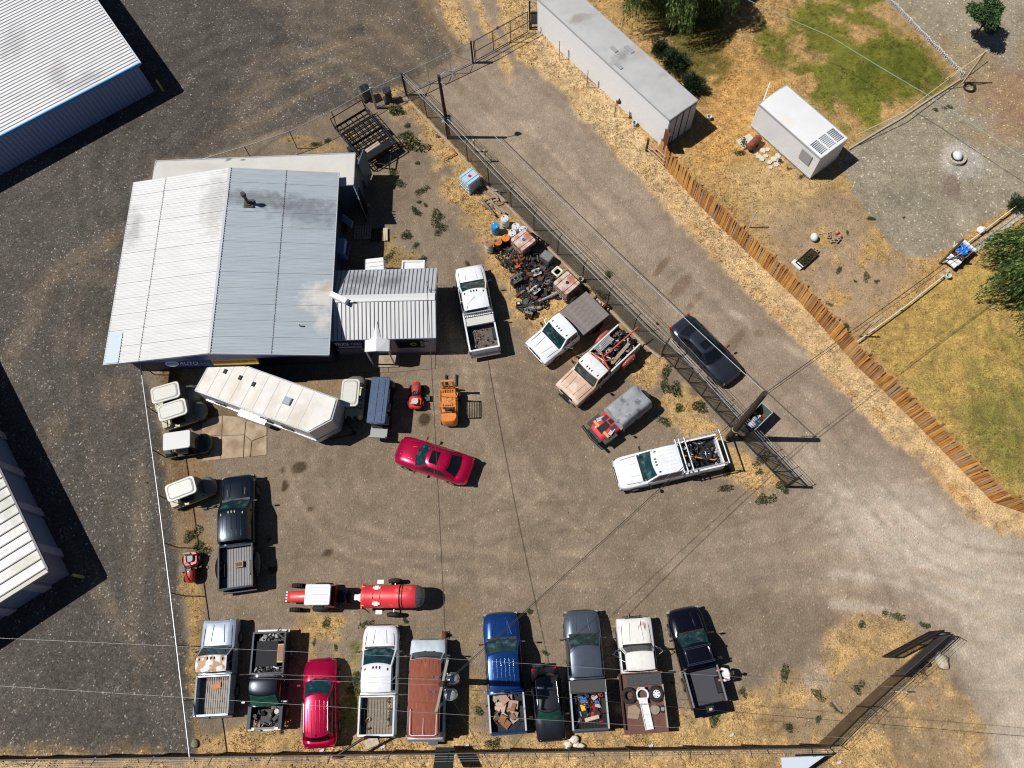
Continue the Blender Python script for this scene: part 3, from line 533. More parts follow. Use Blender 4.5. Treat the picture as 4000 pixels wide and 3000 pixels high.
b = MB(); b.box((0, .08, 1.72), (1.95, .06, 1.15)); b.build('sign_board', mat('navy_board', srgb(22, 30, 74), .45), ts)
for tx, x, mm in (('TRUCK', -.42, M_WHITE), ('CARE', .45, mat('sand_lettering', srgb(190, 186, 170), .5))):
    o = link('letters', text_mesh('letters', tx, .27, mm, .006, .008), ts); o.location = (x, .035, 1.86); o.rotation_euler = (PI / 2, 0, 0); o.scale = (1, 1.9, 1)
b = MB(); b.box((0, .04, 1.42), (1.45, .02, .14)); b.build('underline', M_WHITE, ts)
b = MB(); b.box((0, 0, .26), (1.25, .36, .16), taper=.9); b.box((0, 0, .12), (.1, .1, .26)); b.cyl((.45, .05, .0), (.9, .25, .1), .05)
o = b.build('rooftop_unit', M_WHITE); tag(o, 'white angled light box on the west end of the office roof ridge', 'lamp'); o.location = (-11.9, 21.25, 3.3); o.rotation_euler = (0, 0, R(-28))
b = MB(); b.tube([(0, 0, 0), (0, 0, 1.4)], .03); b.tube([(0, 0, .4), (.1, -.5, .1)], .02); b.cyl((0, 0, .9), (0, 0, 1.0), .07)
o = b.build('service_mast', M_STEEL); tag(o, 'thin power service mast on the east gable of the office', 'mast'); o.location = (-6.45, 21.9, 2.9)
# things lying behind the annex
def ac_box(name, label, loc, w, l, h, rz, cat):
    t = thing(name, label, cat, loc, rz); b = MB(); b.box((0, 0, h / 2), (w, l, h)); b.build('body', M_WHITE, t)
    b = MB()
    for i in range(-1, 2): b.box((0, i * l / 4, h + .015), (w * .92, .03, .03))
    b.build('lid_rib', mat('offwhite', (.6, .6, .6), .5), t)
ac_box('storage_bin', 'white ribbed storage bin behind the office, nearer the shop', (-10.4, 24.6, 0), 1.25, 1.2, 1.35, R(6), 'bin')
t = thing('freezer_chest', 'white recessed chest standing behind the office, east one', 'freezer', (-7.9, 24.6, 0), R(0)); b = MB(); b.box((0, 0, .5), (1.5, 1.15, 1.0)); b.build('body', M_WHITE, t)
b = MB()
for y in (-.5, .5): b.box((0, y, 1.05), (1.5, .1, .1))
for x in (-.7, .7): b.box((x, 0, 1.05), (.1, .9, .1))
b.build('rim', M_WHITE, t)
t = thing('gas_bottle', 'white propane tank lying between the bin and chest behind the office', 'tank', (-9.25, 24.5, 0)); b = MB(); b.cyl((-.4, 0, .35), (.4, 0, .35), .3, n=14); b.blob((-.4, 0, .35), (.15, .3, .3), 10, 6); b.blob((.4, 0, .35), (.15, .3, .3), 10, 6); b.build('tank', M_WHITE, t)
b = MB(); b.tube([(0, 0, .6), (.1, .1, .85), (.35, .1, .7)], .025); b.build('hose', M_BLACK, t)
# ---- big ribbed building, top left ----------------------------------
bb = thing('ribbed_warehouse', 'white ribbed roof warehouse with blue grey wall in the top left corner', 'building', (-27.96, 40.43, 0), R(35.6))
m_big = stain_mat('warehouse_roof', (.78, .78, .78), [(-31.5, 39.0, 1.6, .8, 35, srgb(150, 150, 155), .45), (-33.5, 39.5, .8, 1.8, 20, srgb(150, 150, 150), .4), (-37.5, 42.5, 1.2, 2.0, 0, srgb(165, 165, 165), .4)], .45, .1, .05, (1, 1, 1), ((.5, .5, .52), .7, .55, .35))
b = MB(); b.box((-10, 13, 1.38), (19.8, 25.8, 2.76)); b.build('wall', mat('slate_blue_wall', srgb(150, 164, 204), .5, noise=.08), bb)
me = ribbed(.914, 20.0, 3, .034, .035, 1).mesh('roof_panel', [m_big, mat('grey_rib', (.24, .245, .26), .5)])
for i in range(28):
    o = link('roof_panel', me, bb); o.matrix_local = Matrix.Translation((.1, i * .92 - .02, 2.8)) @ Matrix.Rotation(PI / 2, 4, 'Z') @ Matrix.Rotation(R(.6), 4, 'X')
b = MB(); b.box((-9.95, -.06, 2.86), (20.1, .1, .22), ry=R(.6)); b.build('rake_trim', mat('bright_blue_trim', srgb(70, 150, 215), .35), bb)
b = MB(); b.box((.16, 12.9, 2.76), (.1, 25.9, .12)); b.build('gutter', mat('white_gutter', (.6, .62, .64), .4), bb)
me = MB().box((0, 0, 1.36), (.05, .03, 2.7)).mesh('wall_rib', mat('slate_rib', srgb(110, 122, 160), .5))
for i in range(62): o = link('wall_rib', me, bb); o.location = (-.25 - i * .3, .09, 0)
b = MB(); b.cyl((.3, -.15, 0), (.3, -.15, 1.1), .08, n=12); b.blob((.3, -.15, 1.1), (.08, .08, .05)); b.build('bollard', mat('faded_yellow', srgb(190, 180, 120), .6)); tag(COL.objects[-1], 'yellow corner post at the warehouse in the top left', 'bollard')
for o in COL.objects:
    if o.name == 'bollard': o.location = (-27.75, 40.6, 0)
# ---- storage units, lower left --------------------------------------
c0 = at(178, 2223, 2.75)
st = thing('storage_units', 'moss flecked white roof storage building with dark bay walls at the lower left edge', 'building', (c0.x, c0.y, 0), R(35.3))
m_moss = stain_mat('mossy_roof', (.68, .68, .66), [(-27.7, 7.2, .5, 3.6, 36, srgb(96, 100, 70), .75), (-28.3, 5.6, 1.4, .6, 30, srgb(150, 145, 120), .5), (-30.3, 9.0, .8, 2.6, 36, srgb(140, 138, 115), .5)], .5, 0, .1, (2, 2, 1), ((.38, .38, .33), 3.0, .55, .7))
b = MB(); b.box((-9.2, 10.2, 1.3), (18, 20, 2.6)); b.build('wall', mat('charcoal_wall', srgb(150, 144, 160), .6, noise=.1), st)
me = ribbed(.61, 18.4, 1, .06, .06, 1).mesh('roof_panel', [m_moss, mat('dark_seam', (.10, .10, .10), .5)])
for i in range(32): o = link('roof_panel', me, st); o.matrix_local = Matrix.Translation((0, i * .63 + .62 - .6, 2.74)) @ Matrix.Rotation(PI / 2, 4, 'Z') @ Matrix.Rotation(R(1.2), 4, 'X')
b = MB(); b.box((-9.2, -.12, 2.88), (18.5, .22, .14), ry=R(1.2)); b.build('rake_trim', mat('cream_trim', srgb(176, 172, 160), .5), st)
b = MB(); b.box((.07, 10, 2.7), (.12, 20.2, .12)); b.build('gutter', mat('dark_gutter', (.05, .05, .055), .5), st)
me_p = MB().box((0, 0, 1.3), (.18, .55, 2.6)).mesh('pilaster', mat('grey_pilaster', srgb(186, 176, 186), .6)); me_d = MB().box((0, 0, 1.1), (.06, 2.2, 2.2)).mesh('roll_door', mat('slate_door', srgb(132, 146, 172), .5, noise=.1))
for i in range(7):
    o = link('pilaster', me_p, st); o.location = (-.12, 1.6 + i * 2.95, 0)
    o = link('roll_door', me_d, st); o.location = (-.17, 3.08 + i * 2.95, 0)
for i in range(6):
    o = link('pilaster', me_p, st); o.location = (-1.6 - i * 2.2, .17, 0); o.rotation_euler = (0, 0, PI / 2)
    o = link('roll_door', me_d, st); o.location = (-2.7 - i * 2.2, .19, 0); o.rotation_euler = (0, 0, PI / 2); o.scale = (1, .68, 1)
b = MB(); b.cyl((0, 0, 0), (0, 0, 1.1), .08, n=12); b.blob((0, 0, 1.1), (.08, .08, .05)); o = b.build('bollard', MATS['faded_yellow']); tag(o, 'yellow corner post at the storage units, lower left', 'bollard'); o.location = (-26.45, 5.15, 0)
# ---- trailers used as sheds ------------------------------------------
def box_trailer(name, label, cat, origin, rz, L, W, H, wall_m, roof_m, ends=True, zb=.0):
    t = thing(name, label, cat, origin, rz)
    b = MB(); b.box((L / 2, W / 2, (H + zb) / 2 - .02), (L, W, H - zb - .04)); b.build('body', wall_m, t)
    b = MB()
    def P(u, v): return Vector((u * L, v * W, H + .06 * (1 - (2 * v - 1) ** 2) + .012 * math.sin(u * L * 2.6) * (1 - (2 * v - 1) ** 2)))
    b.patch(P, 40, 8); b.build('roof', roof_m, t)
    b = MB()
    for y in (0, W): b.box((L / 2, y, H - .02), (L + .04, .06, .12))
    for x in (0, L): b.box((x, W / 2, H - .02), (.06, W, .12))
    b.build('top_rail', mat('trailer_rail', (.5, .52, .54), .4, .3), t)
    me = MB().box((0, 0, (H + zb) / 2), (.05, .025, H - zb - .2)).mesh('side_rib', wall_m)
    n = int(L / .6) if W < 0 or 'old' in label else 0
    n = n if 'old' in label else 0
    for i in range(n):
        for y in (-.012, W + .012): o = link('side_rib', me, t); o.location = (.3 + i * L / n, y, 0)
    return t
m_ltr = stain_mat('long_trailer_roof', (.47, .47, .455), [(6.3, 40.0, 1.2, .5, 40, srgb(120, 116, 108), .6), (3.3, 43.4, 1.0, .5, 20, srgb(140, 130, 108), .6), (7.6, 40.6, .9, .6, 60, srgb(176, 164, 140), .6), (8.9, 38.2, .6, .3, 30, srgb(160, 158, 154), .5)], .5, 0, .06, (1, 1, 1), ((.36, .36, .35), .8, .52, .55))
b0 = Vector((9.12, 34.45, 0)); b1 = Vector((.41, 45.44, 0)); dirv = (b1 - b0); ang = math.atan2(dirv.y, dirv.x)
lt = box_trailer('semi_trailer', 'long white semi trailer body parked across the top of the road', 'trailer', (9.12, 34.45, 0), ang, dirv.length, -2.55, 2.85, mat('trailer_white', (.88, .90, .93), .4, noise=.05), m_ltr)
b = MB()
for y in (.64, 1.92): b.box((-.03, -y, 1.4), (.05, 1.22, 2.55))
b.build('rear_door', mat('pale_blue_door', (.42, .47, .54), .5, noise=.1), lt)
b = MB()
for y in (.7, 1.9): b.cyl((-.07, -y, .15), (-.07, -y, 2.7), .02, n=6)
b.box((-.06, -1.28, 1.4), (.05, .08, 2.7)); b.build('lock_bar', M_BSTEEL, lt)
b = MB(); b.box((6.2, -1.9, 2.935), (.75, .28, .05)); b.box((6.9, -1.1, 2.94), (.6, .28, .05)); b.box((5.6, -.4, 2.92), (.7, .25, .05)); b.build('roof_patch', mat('grey_patch', (.34, .34, .34), .6), lt)
bx0 = Vector((15.33, 36.0, 0)); ang = R(-52.2)
wb = box_trailer('reefer_box', 'short white insulated box on the dry lawn with louvres on its roof', 'container', (15.36, 36.06, 0), ang, 5.72, 2.56, 2.3, mat('reefer_white', (.82, .83, .85), .35, noise=.04), stain_mat('reefer_roof', (.76, .76, .76), [(17.0, 34.6, 1.0, .6, -50, srgb(226, 214, 196), .5)], .35, 0, .02))
b = MB()
for i in range(8):
    for j in range(3): b.box((4.55 + i * .13, .52 + j * .76, 2.385), (.05, .62, .03))
b.build('roof_louvre', mat('blue_grey_louvre', (.28, .32, .36), .5), wb)
b = MB(); b.box((4.75, -.05, 1.5), (.9, .05, .9)); b.build('unit_panel', mat('grey_panel', (.33, .35, .37), .5), wb)
b = MB(); b.box((-.35, 1.0, 1.15), (.06, 2.3, 2.1), rz=R(30)); b.build('door', M_WHITE, wb)
b = MB(); b.box((2.85, -.06, .2), (5.6, .04, .1)); b.build('sill', M_STEEL, wb)
bt = box_trailer('storage_trailer', 'old white storage trailer half hidden behind the north side of the shop', 'trailer', (-25.15, 29.45, 0), R(1.3), 13.4, 2.5, 2.95, mat('blue_shade_wall', srgb(96, 108, 128), .5, noise=.1), stain_mat('old_trailer_roof', (.60, .59, .55), [(-15.5, 30.8, 3.0, .7, 0, srgb(206, 196, 170), .6), (-22, 31.4, 2, .4, 0, srgb(190, 186, 178), .5), (-19.3, 31.9, .25, .12, 0, srgb(60, 58, 56), .9), (-20.3, 31.95, .3, .12, 30, srgb(90, 88, 84), .8)], .5, 0, .06, (1, 1, 1), ((.48, .47, .43), 1.2, .52, .5)))  # white trailer; the blue of its shaded side is put into the wall colour
b = MB(); b.box((13.75, 2.3, 1.5), (.06, 1.2, 2.75), rz=R(-15)); b.build('rear_door_leaf', mat('steel_blue', srgb(90, 104, 124), .5), bt); b = MB(); b.box((13.6, -.55, 1.5), (.06, 1.2, 2.75), rz=R(22))
for i in range(5): b.box((13.7 + i * .0, -.1 - i * .22, 1.5), (.1, .05, 2.75), rz=R(22), m=1)
b.build('rear_door_leaf', [mat('steel_blue', srgb(90, 104, 124), .5), M_BSTEEL], bt)
# ---- enclosed horse trailer in front of the shop ---------------------
p0 = at(761, 1525, 2.7); p1 = at(1205, 1688, 2.7); ang = math.atan2(p1.y - p0.y, p1.x - p0.x); TL = (p1 - p0).length
tt = thing('horse_trailer', 'long cream white enclosed trailer with tapered nose parked in front of the shop', 'trailer', (p0.x, p0.y, 0), ang)
TW = 2.45; out = [(0, 0), (TL, 0), (TL + .95, 1.15), (TL + .72, TW), (0, TW)]
b = MB(); b.prism(out, .45, 2.62); b.build('body', mat('trailer_side', (.55, .56, .58), .35, .3, noise=.1), tt)
ins = [(.06, .06), (TL - .03, .06), (TL + .84, 1.15), (TL + .64, TW - .06), (.06, TW - .06)]
b = MB(); b.prism(ins, 2.62, 2.7); b.build('roof', stain_mat('dirty_trailer_roof', (.74, .72, .67), [(-13.9, 13.9, 1.4, .7, 60, srgb(196, 182, 158), .6), (-15.6, 14.6, .5, 1.2, -20, srgb(206, 192, 170), .55), (-17.9, 15.6, .4, 1.1, -20, srgb(206, 190, 165), .6), (-16.6, 15.2, .3, 1.0, -20, srgb(206, 190, 165), .5), (-19.6, 16.4, .5, .4, -20, srgb(205, 195, 175), .6)], .4, 0, .05, (1, 1, 1), ((.60, .55, .47), 1.4, .5, .55)), tt)
b = MB()
for (x0, y0), (x1, y1) in zip(out, out[1:] + out[:1]):
    L0 = math.hypot(x1 - x0, y1 - y0); b.box(((x0 + x1) / 2, (y0 + y1) / 2, 2.63), (L0, .07, .1), rz=math.atan2(y1 - y0, x1 - x0)); b.box(((x0 + x1) / 2, (y0 + y1) / 2, 1.0), (L0, .09, .12), rz=math.atan2(y1 - y0, x1 - x0))
b.build('trim_rail', mat('aluminium_rail', (.5, .52, .54), .3, .6), tt)
me = MB().box((0, TW / 2, 2.705), (.04, TW - .16, .012)).mesh('roof_seam', MATS.get('offwhite'))
for i in range(1, 10): o = link('roof_seam', me, tt); o.location = (i * TL / 10, 0, 0)
for x, y in ((1.15, 1.7), (2.2, 1.65), (3.15, 1.55)): b = MB(); b.box((x, y, 2.74), (.16, .28, .08)); b.build('roof_vent', M_BSTEEL, tt)
b = MB(); b.box((5.55, 1.3, 2.77), (.5, .5, .14), taper=.85); b.build('roof_hatch', mat('hatch_blue', (.36, .4, .44), .3), tt)
b = MB(); b.box((3.2, -.1, .75), (2.2, .3, .5), taper=.85); b.build('wheel_fender', MATS['aluminium_rail'], tt)
me = MB().box((0, -.02, 1.55), (.75, .05, .5)).mesh('side_window', M_DGLASS)
for x in (1.2, 4.4, 5.8): o = link('side_window', me, tt); o.location = (x, 0, 0)
for x in (2.6, 3.7):
    for y in (.1, TW - .1): b = MB(); b.cyl((x, y - .1, .35), (x, y + .1, .35), .35, n=18); b.build('wheel', M_TYRE, tt)
b = MB(); b.tube([(TL + .5, .4, .45), (TL + 1.9, 1.3, .45), (TL + .6, 2.0, .45)], .05); b.cyl((TL + 1.7, 1.3, 0), (TL + 1.7, 1.3, .7), .05); b.build('drawbar', M_BSTEEL, tt)
b = MB(); b.box((.9, -.6, 2.2), (1.6, 1.2, .03), rx=R(25)); b.build('awning_board', mat('cream_board', (.55, .5, .42), .6), tt) if False else None
# cracked slab in front of the golf carts
sl0 = [(800, 1630), (1040, 1640), (1042, 1778), (1000, 1785), (795, 1800), (786, 1740), (800, 1690)]
pieces = [[(792, 1640), (868, 1625), (866, 1700), (788, 1702)], [(871, 1624), (962, 1632), (955, 1698), (869, 1701)], [(965, 1632), (1042, 1640), (1042, 1700), (985, 1722), (958, 1700)], [(788, 1705), (866, 1703), (862, 1794), (795, 1801)], [(869, 1703), (954, 1701), (950, 1786), (865, 1793)], [(958, 1703), (983, 1724), (978, 1784), (953, 1786)], [(986, 1724), (1042, 1703), (1042, 1776), (981, 1784)]]
slab = thing('concrete_slab', 'cracked pale concrete slab beside the horse trailer', 'slab', at(915, 1710)); s0 = at(915, 1710)
for i, p in enumerate(pieces):
    b = MB(); b.prism([tuple((at(*q) - s0)[:2]) for q in p][::-1], -.05, .035 + .004 * (i % 3)); b.build('slab_piece', mat('slab_concrete', srgb(172, 152, 126), .9, noise=.15, nscale=4, col2=srgb(146, 124, 98), c2scale=1.0, bump=.2), slab)
ap = thing('concrete_apron', 'concrete apron at the office door', 'slab', at(1560, 1440)); a0 = at(1560, 1440)
for i, (x0, x1) in enumerate(((1380, 1476), (1478, 1516), (1518, 1700))):
    b = MB(); b.prism([tuple((at(x, y) - a0)[:2]) for x, y in ((x0, 1375), (x1, 1375), (x1, 1454 if i < 2 else 1440), (x0, 1456))][::-1], -.05, .03); b.build('slab_piece', mat('apron_concrete', srgb(128, 110, 92), .9, noise=.15, bump=.2), ap)
# ================================================================== VEHICLES
def ring(x, hw, zb, zt, crown, sq=.93):
    h = [(hw * .93, zb), (hw * .995, zb + .14), (hw, (zb + zt) / 2), (hw * .99, zt - .16), (hw * .965, zt - .05), (hw * sq, zt), (hw * .5, zt + crown * .75)]
    return [(x, -y, z) for y, z in h] + [(x, 0, zt + crown)] + [(x, y, z) for y, z in reversed(h)]
def wheel(t, x, y, r=.37, w=.25, rim=None):
    s = 1 if y > 0 else -1
    b = MB(); b.cyl((x, y - w / 2, r), (x, y + w / 2, r), r, n=20); o = b.build('wheel', M_TYRE, t)
    b = MB(); b.cyl((x, y + s * (w / 2 - .02), r), (x, y + s * (w / 2 + .015), r), r * .6, n=16); b.build('rim', rim or M_RIM, o)
def lerp(a, b, t): return a + (b - a) * t
def greenhouse(t, P, x1, x2, x3, x4, hwb, hwt, zb, zt, bow=.16, bowr=.05, rc=.05, ribs=0, roofm=None, glass=None, posts=(.5,), crown=.05, sideglass=True, roof_ext=0.0, rearglass=True):
    """cab glass house. x1 windscreen foot, x2 roof front, x3 roof rear, x4 rear glass foot (local x, front is +)"""
    glass = glass or M_GLASS; roofm = roofm or P
    def front(v, u): # v 0..1 across
        y = (v * 2 - 1); return Vector((lerp(x1, x2, u) - bow * y * y, y * lerp(hwb, hwt, u), lerp(zb, zt, u)))
    def rear(v, u):
        y = (v * 2 - 1); return Vector((lerp(x4, x3, u) + bowr * y * y, y * lerp(hwb, hwt, u), lerp(zb, zt, u)))
    def side(s):
        def f(v, u):
            a = front(1 if s > 0 else 0, u); c = rear(1 if s > 0 else 0, u); p = a.lerp(c, v); p.y += s * .03 * math.sin(PI * u); return p
        return f
    def roof(u, v):
        y = v * 2 - 1; xa = x2 - bow * y * y; xb = x3 + bowr * y * y
        e = .04 * (abs(2 * u - 1) ** 6 + abs(y) ** 6); return Vector((lerp(xb, xa, u), y * hwt, zt + crown * (1 - y * y) + .02 * math.sin(PI * u) - e * .6))
    b = MB()
    b.patch(lambda u, v: front(v, u), 3, 8); b.patch(lambda u, v: rear(v, u), 3, 6)
    for s in (-1, 1): b.patch(lambda u, v, f=side(s): f(v, u), 3, 6)
    b.build('cab_frame', P, t)
    b = MB(); b.patch(roof, 12, 12); ro = b.build('roof', roofm, t)
    if ribs:
        rb = MB()
        for i in range(ribs):
            y = ((i + .5) / ribs * 2 - 1) * hwt * .82; xa, xb = x2 - .28 - bow * (y / hwt) ** 2, x3 + .22
            z_ = zt + crown * (1 - (y / hwt) ** 2); rb.tube([(xa, y, z_ + .004), (lerp(xa, xb, .3), y, z_ + .018), (lerp(xa, xb, .7), y, z_ + .018), (xb, y, z_ + .004)], .02, 6)
        rb.build('roof_ribs', roofm, ro)
    def inset(f, a0, a1, c0, c1, off, nm, g, nu=3, nv=8):
        b = MB(); b.patch(lambda u, v: f(lerp(c0, c1, v), lerp(a0, a1, u)) + off, nu, nv); return b.build(nm, g, t)
    inset(front, .05, .93, .05, .95, Vector((.012, 0, .014)), 'windshield', glass)
    if rearglass: inset(rear, .15, .9, .1, .9, Vector((-.014, 0, .014)), 'rear_window', M_DGLASS)
    if sideglass:
        cuts = [0.0] + list(posts) + [1.0]
        for s in (-1, 1):
            for a, c in zip(cuts[:-1], cuts[1:]):
                inset(side(s), .12, .9, a + .06 * (1 if a == 0 else .4), c - .06 * (1 if c == 1 else .4), Vector((0, s * .012, .006)), 'side_window', M_DGLASS, 2, 2)
    b = MB()   # wiper pair at the glass foot
    for y in (-.4, .1): b.tube([(x1 + .02 - bow * y * y, y, zb + .05), (x1 - .12, y + .42, zb + .12)], .012, 5)
    b.build('wiper', M_BLACK, t)
def mirrors(t, x, hw, z, m=None, big=True):
    for s in (-1, 1):
        b = MB(); b.tube([(x, s * (hw - .04), z - .05), (x - .03, s * (hw + .12), z)], .02, 5, 1); b.box((x - .04, s * (hw + .17), z + .04), (.09, .2, .2 if big else .14), taper=.85); b.build('side_mirror', [m or M_BLACK, M_BLACK], t)
def clear_lights(t, x, hwt, z, bow, m=None, n5=True):
    for y in ((-.86, -.25, 0, .25, .86) if n5 else (-.5, 0, .5)):
        yy = y * hwt * .88; b = MB(); b.blob((x - .16 - bow * y * y, yy, z + .055 * (1 - y * y) + .01), (.085, .045, .04), 8, 4); b.build('clearance_light', m or M_AMBER, t)
mat('lamp_glass', (.3, .31, .32), .12, noise=.2)
def nose(t, x, hw, z, chrome=True, grille=M_BLACK, lampw=.34, bumper=True, hwf=.78):
    if bumper:
        def P(u, v):
            y = v * 2 - 1; return Vector((x + .05 - .14 * abs(y) ** 3 + .03 * math.sin(PI * u), y * hw * .97, .45 + .22 * u))
        b = MB(); b.patch(P, 4, 12); b.patch(lambda u, v: P(1, v) + Vector((-.16 * u, 0, 0)), 1, 12); b.build('front_bumper', M_CHROME if chrome else MATS['bumper_black'], t)
    for s in (-1, 1):
        b = MB(); b.box((x - .06, s * hw * hwf, z - .2), (.14, lampw, .15), rz=-s * .22, taper=.8); b.build('headlight', MATS['lamp_glass'], t)
    b = MB(); b.box((x - .03, 0, z - .14), (.1, hw * 1.0, .2)); g = b.build('grille', grille, t)
mat('bumper_black', (.02, .02, .022), .5)
def base(name, label, cat, c, ang, group=None): return thing(name, label, cat, (c[0], c[1], 0), R(ang), group)
def stations(t, L, W, st, P, x_rear, round_=True, nm='body', sq=.93):
    xr = L / 2; rings = [ring(xr - d, W / 2 * w, zb, zt, cr, sq) for d, w, zb, zt, cr in st]
    b = MB(); b.loft(rings[::-1]); return b.build(nm, P, t)
def cab_lower(t, L, W, d1, dend, P, box=False, hz=1.12, nose_w=.72, hoodseam=True, sq=.93, nz=.86):
    q = .95 if box else nose_w
    st = [(0.0, q, .5, nz - .08, .0), (.05, lerp(q, 1, .35), .42, nz, .03), (.22, lerp(q, 1, .75), .36, nz + .08, .05), (.55, .995, .34, lerp(nz, hz, .6), .06), (d1 - .05, 1, .34, hz, .06), (d1 + .2, 1, .34, hz + .03, .0), (dend, 1, .34, hz + .05, 0)]
    if box: st[0] = (0, .97, .5, hz - .16, .0); st[1] = (.04, .98, .42, hz - .1, .02); st[2] = (.2, .99, .36, hz - .05, .03); st[3] = (.55, 1, .34, hz - .03, .03)
    stations(t, L, W, st, P, 0, sq=sq)
    xr = L / 2; hw = W / 2
    for s in (-1, 1): b = MB(); b.tube([(xr - .12, s * hw * (.62 if not box else .74), st[1][3] + .025), (xr - .55, s * hw * .76, st[3][3] + .032), (xr - d1 + .1, s * hw * .80, hz + .025)], .012, 5); b.build('hood_seam', M_BLACK, t)
    for s in (-1, 1): b = MB(); b.tube([(xr - .25, s * hw * .3, st[2][3] + .045), (xr - d1 + .2, s * hw * .38, hz + .055)], .02, 6); b.build('hood_crease', P, t)
    b = MB(); b.box((xr - d1 - .02, 0, hz + .05), (.14, W * .8, .02)); b.build('cowl', M_BLACK, t)
def open_bed(t, xa, xb, W, P, z0=.86, z1=1.32, floor=None, ribs=10, liner=None, tail=True, tailm=None, th=.09, wells=True, railm=None, tail_down=False, inner=None, frontwall=True):
    """pickup box from xa (front) to xb (rear)"""
    hw = W / 2; cx = (xa + xb) / 2; l = xa - xb; inner = inner or P
    for s in (-1, 1):
        rings = []
        for x in (xb + .02, xb + .2, xa - .2, xa - .02):
            y1 = hw; rings.append([(x, s * (y1 - .06), .5), (x, s * y1, .62), (x, s * y1, .95), (x, s * (y1 - .015), 1.2), (x, s * (y1 - .03), z1), (x, s * (y1 - th - .03), z1 - .004), (x, s * (y1 - th - .03), .6)][::s])
        b = MB(); b.loft(rings, 0, False); b.build('bed_side', P, t)
        b = MB(); b.box((cx, s * (hw - th * .5 - .03), z1 + .012), (l - .04, th, .02)); b.build('bed_rail', railm or P, t)
    b = MB(); b.box((cx, 0, z0 - .1), (l - .04, W - 2 * th - .04, .2)); b.build('bed_floor', floor or M_BSTEEL, t)
    if ribs:
        me = MB().box((0, 0, 0), (l - .12, (W - .4) / ribs * .45, .035)).mesh('floor_rib', floor or M_BSTEEL)
        for i in range(ribs): o = link('floor_rib', me, t); o.location = (cx, (i + .5 - ribs / 2) * (W - .36) / ribs, z0 + .012)
    if wells:
        for s in (-1, 1): b = MB(); b.box((cx - .1, s * (hw - th - .13), z0 + .1), (.85, .22, .2), taper=.85); b.build('wheel_well', inner, t)
    if frontwall: b = MB(); b.box((xa - .04, 0, (z0 + z1) / 2 - .1), (.07, W - .12, z1 - z0 + .2)); b.build('bed_front', P, t)
    if tail:
        b = MB()
        if tail_down: b.box((xb - .28, 0, z0 - .02), (.52, W - .16, .07))
        else: b.box((xb + .03, 0, (z0 + z1) / 2 - .12), (.08, W - .1, z1 - z0 + .22)); b.box((xb + .02, 0, z1 + .0), (.1, W - .1, .025))
        b.build('tailgate', tailm or P, t)
    for s in (-1, 1): b = MB(); b.box((xb + .03, s * (hw - .07), 1.0), (.09, .12, .36)); b.build('taillight', M_RED, t)
    b = MB(); b.box((xb - .08, 0, .55), (.16, W * .94, .18)); b.build('rear_bumper', M_CHROME if railm is None else M_BLACK, t)
def pickup(name, label, c, ang, L, W, ds, P, roof=None, box=False, bed=True, ribs=0, lights=None, hz=1.12, zt=1.82, bedk=None, posts=(.5,), glass=None, bow=.14, chrome=True, grille=None, mirror=M_BLACK, group=None, nz=.86, hwt=.40, rim=None, rear_d=None):
    t = base(name, label, 'pickup truck', c, ang, group); xr = L / 2; d1, d2, d3 = ds; hw = W / 2
    cab_lower(t, L, W, d1, d3 + .12, P, box, hz, nz=nz)
    greenhouse(t, P, xr - d1, xr - d2, xr - d3, xr - d3 - .07, hw * .93, hwt * W, hz + .02, zt, bow if not box else .07, .03, ribs=ribs, roofm=roof, glass=glass, posts=posts, rearglass=True)
    nose(t, xr, hw, nz if not box else hz - .06, chrome, grille or M_BLACK)
    mirrors(t, xr - d1 - .2, hw, hz + .12, mirror)
    if lights: clear_lights(t, xr - d2, hwt * W, zt, bow if not box else .07, lights)
    for x in (xr - .95, -xr + (1.15 if bed else 1.0)):
        for s in (-1, 1): wheel(t, x, s * (hw - .10), rim=rim)
    b = MB(); b.box((-.2, 0, .5), (L - 1.0, W * .5, .25)); b.build('chassis', M_BLACK, t)
    if bed: open_bed(t, xr - d3 - .16, -xr + .02, W, P, **(bedk or {}))
    for s in (-1, 1):
        b = MB(); b.box((xr - (d2 + d3) / 2, s * (hw + .012), hz - .18), (.16, .03, .03)); b.build('door_handle', M_CHROME if chrome else M_BLACK, t)
    return t
def junk(mb, x0, x1, y0, y1, z, n, nm, size=(.06, .3), zs=.25):
    for i in range(n):
        x, y = random.uniform(x0, x1), random.uniform(y0, y1); a = random.uniform(0, PI); s = random.uniform(*size); k = random.random(); h = z + random.random() ** 1.5 * zs
        if k < .45: mb.box((x, y, h), (s, s * random.uniform(.15, .7), s * random.uniform(.1, .4)), rz=a, rx=random.uniform(-.4, .4), ry=random.uniform(-.4, .4), m=random.randrange(nm))
        elif k < .75: mb.cyl((x, y, h), (x + math.cos(a) * s * 1.6, y + math.sin(a) * s * 1.6, h + random.uniform(-.05, .12)), s * .12, n=6, m=random.randrange(nm))
        elif k < .9: mb.cyl((x, y, h), (x + random.uniform(-.05, .05), y, h + s * .3), s * .45, n=10, m=random.randrange(nm))
        else: mb.torus((x, y, h), s * .5, s * .12, 10, 5, (random.uniform(-.5, .5), random.uniform(-.5, .5), 1), m=random.randrange(nm))
def scrap(name, label, parent_c, ang, args_list, mats, cat='scrap', stuff=True):
    b = MB()
    for a in args_list: junk(b, *a, len(mats))if len(a) == 6 else junk(b, *a[:6], len(mats), *a[6:])
    o = b.build(name, mats); o.location = (parent_c[0], parent_c[1], 0); o.rotation_euler = (0, 0, R(ang)); o['label'] = label
    if stuff: o['kind'] = 'stuff'
    else: o['category'] = cat
    return o
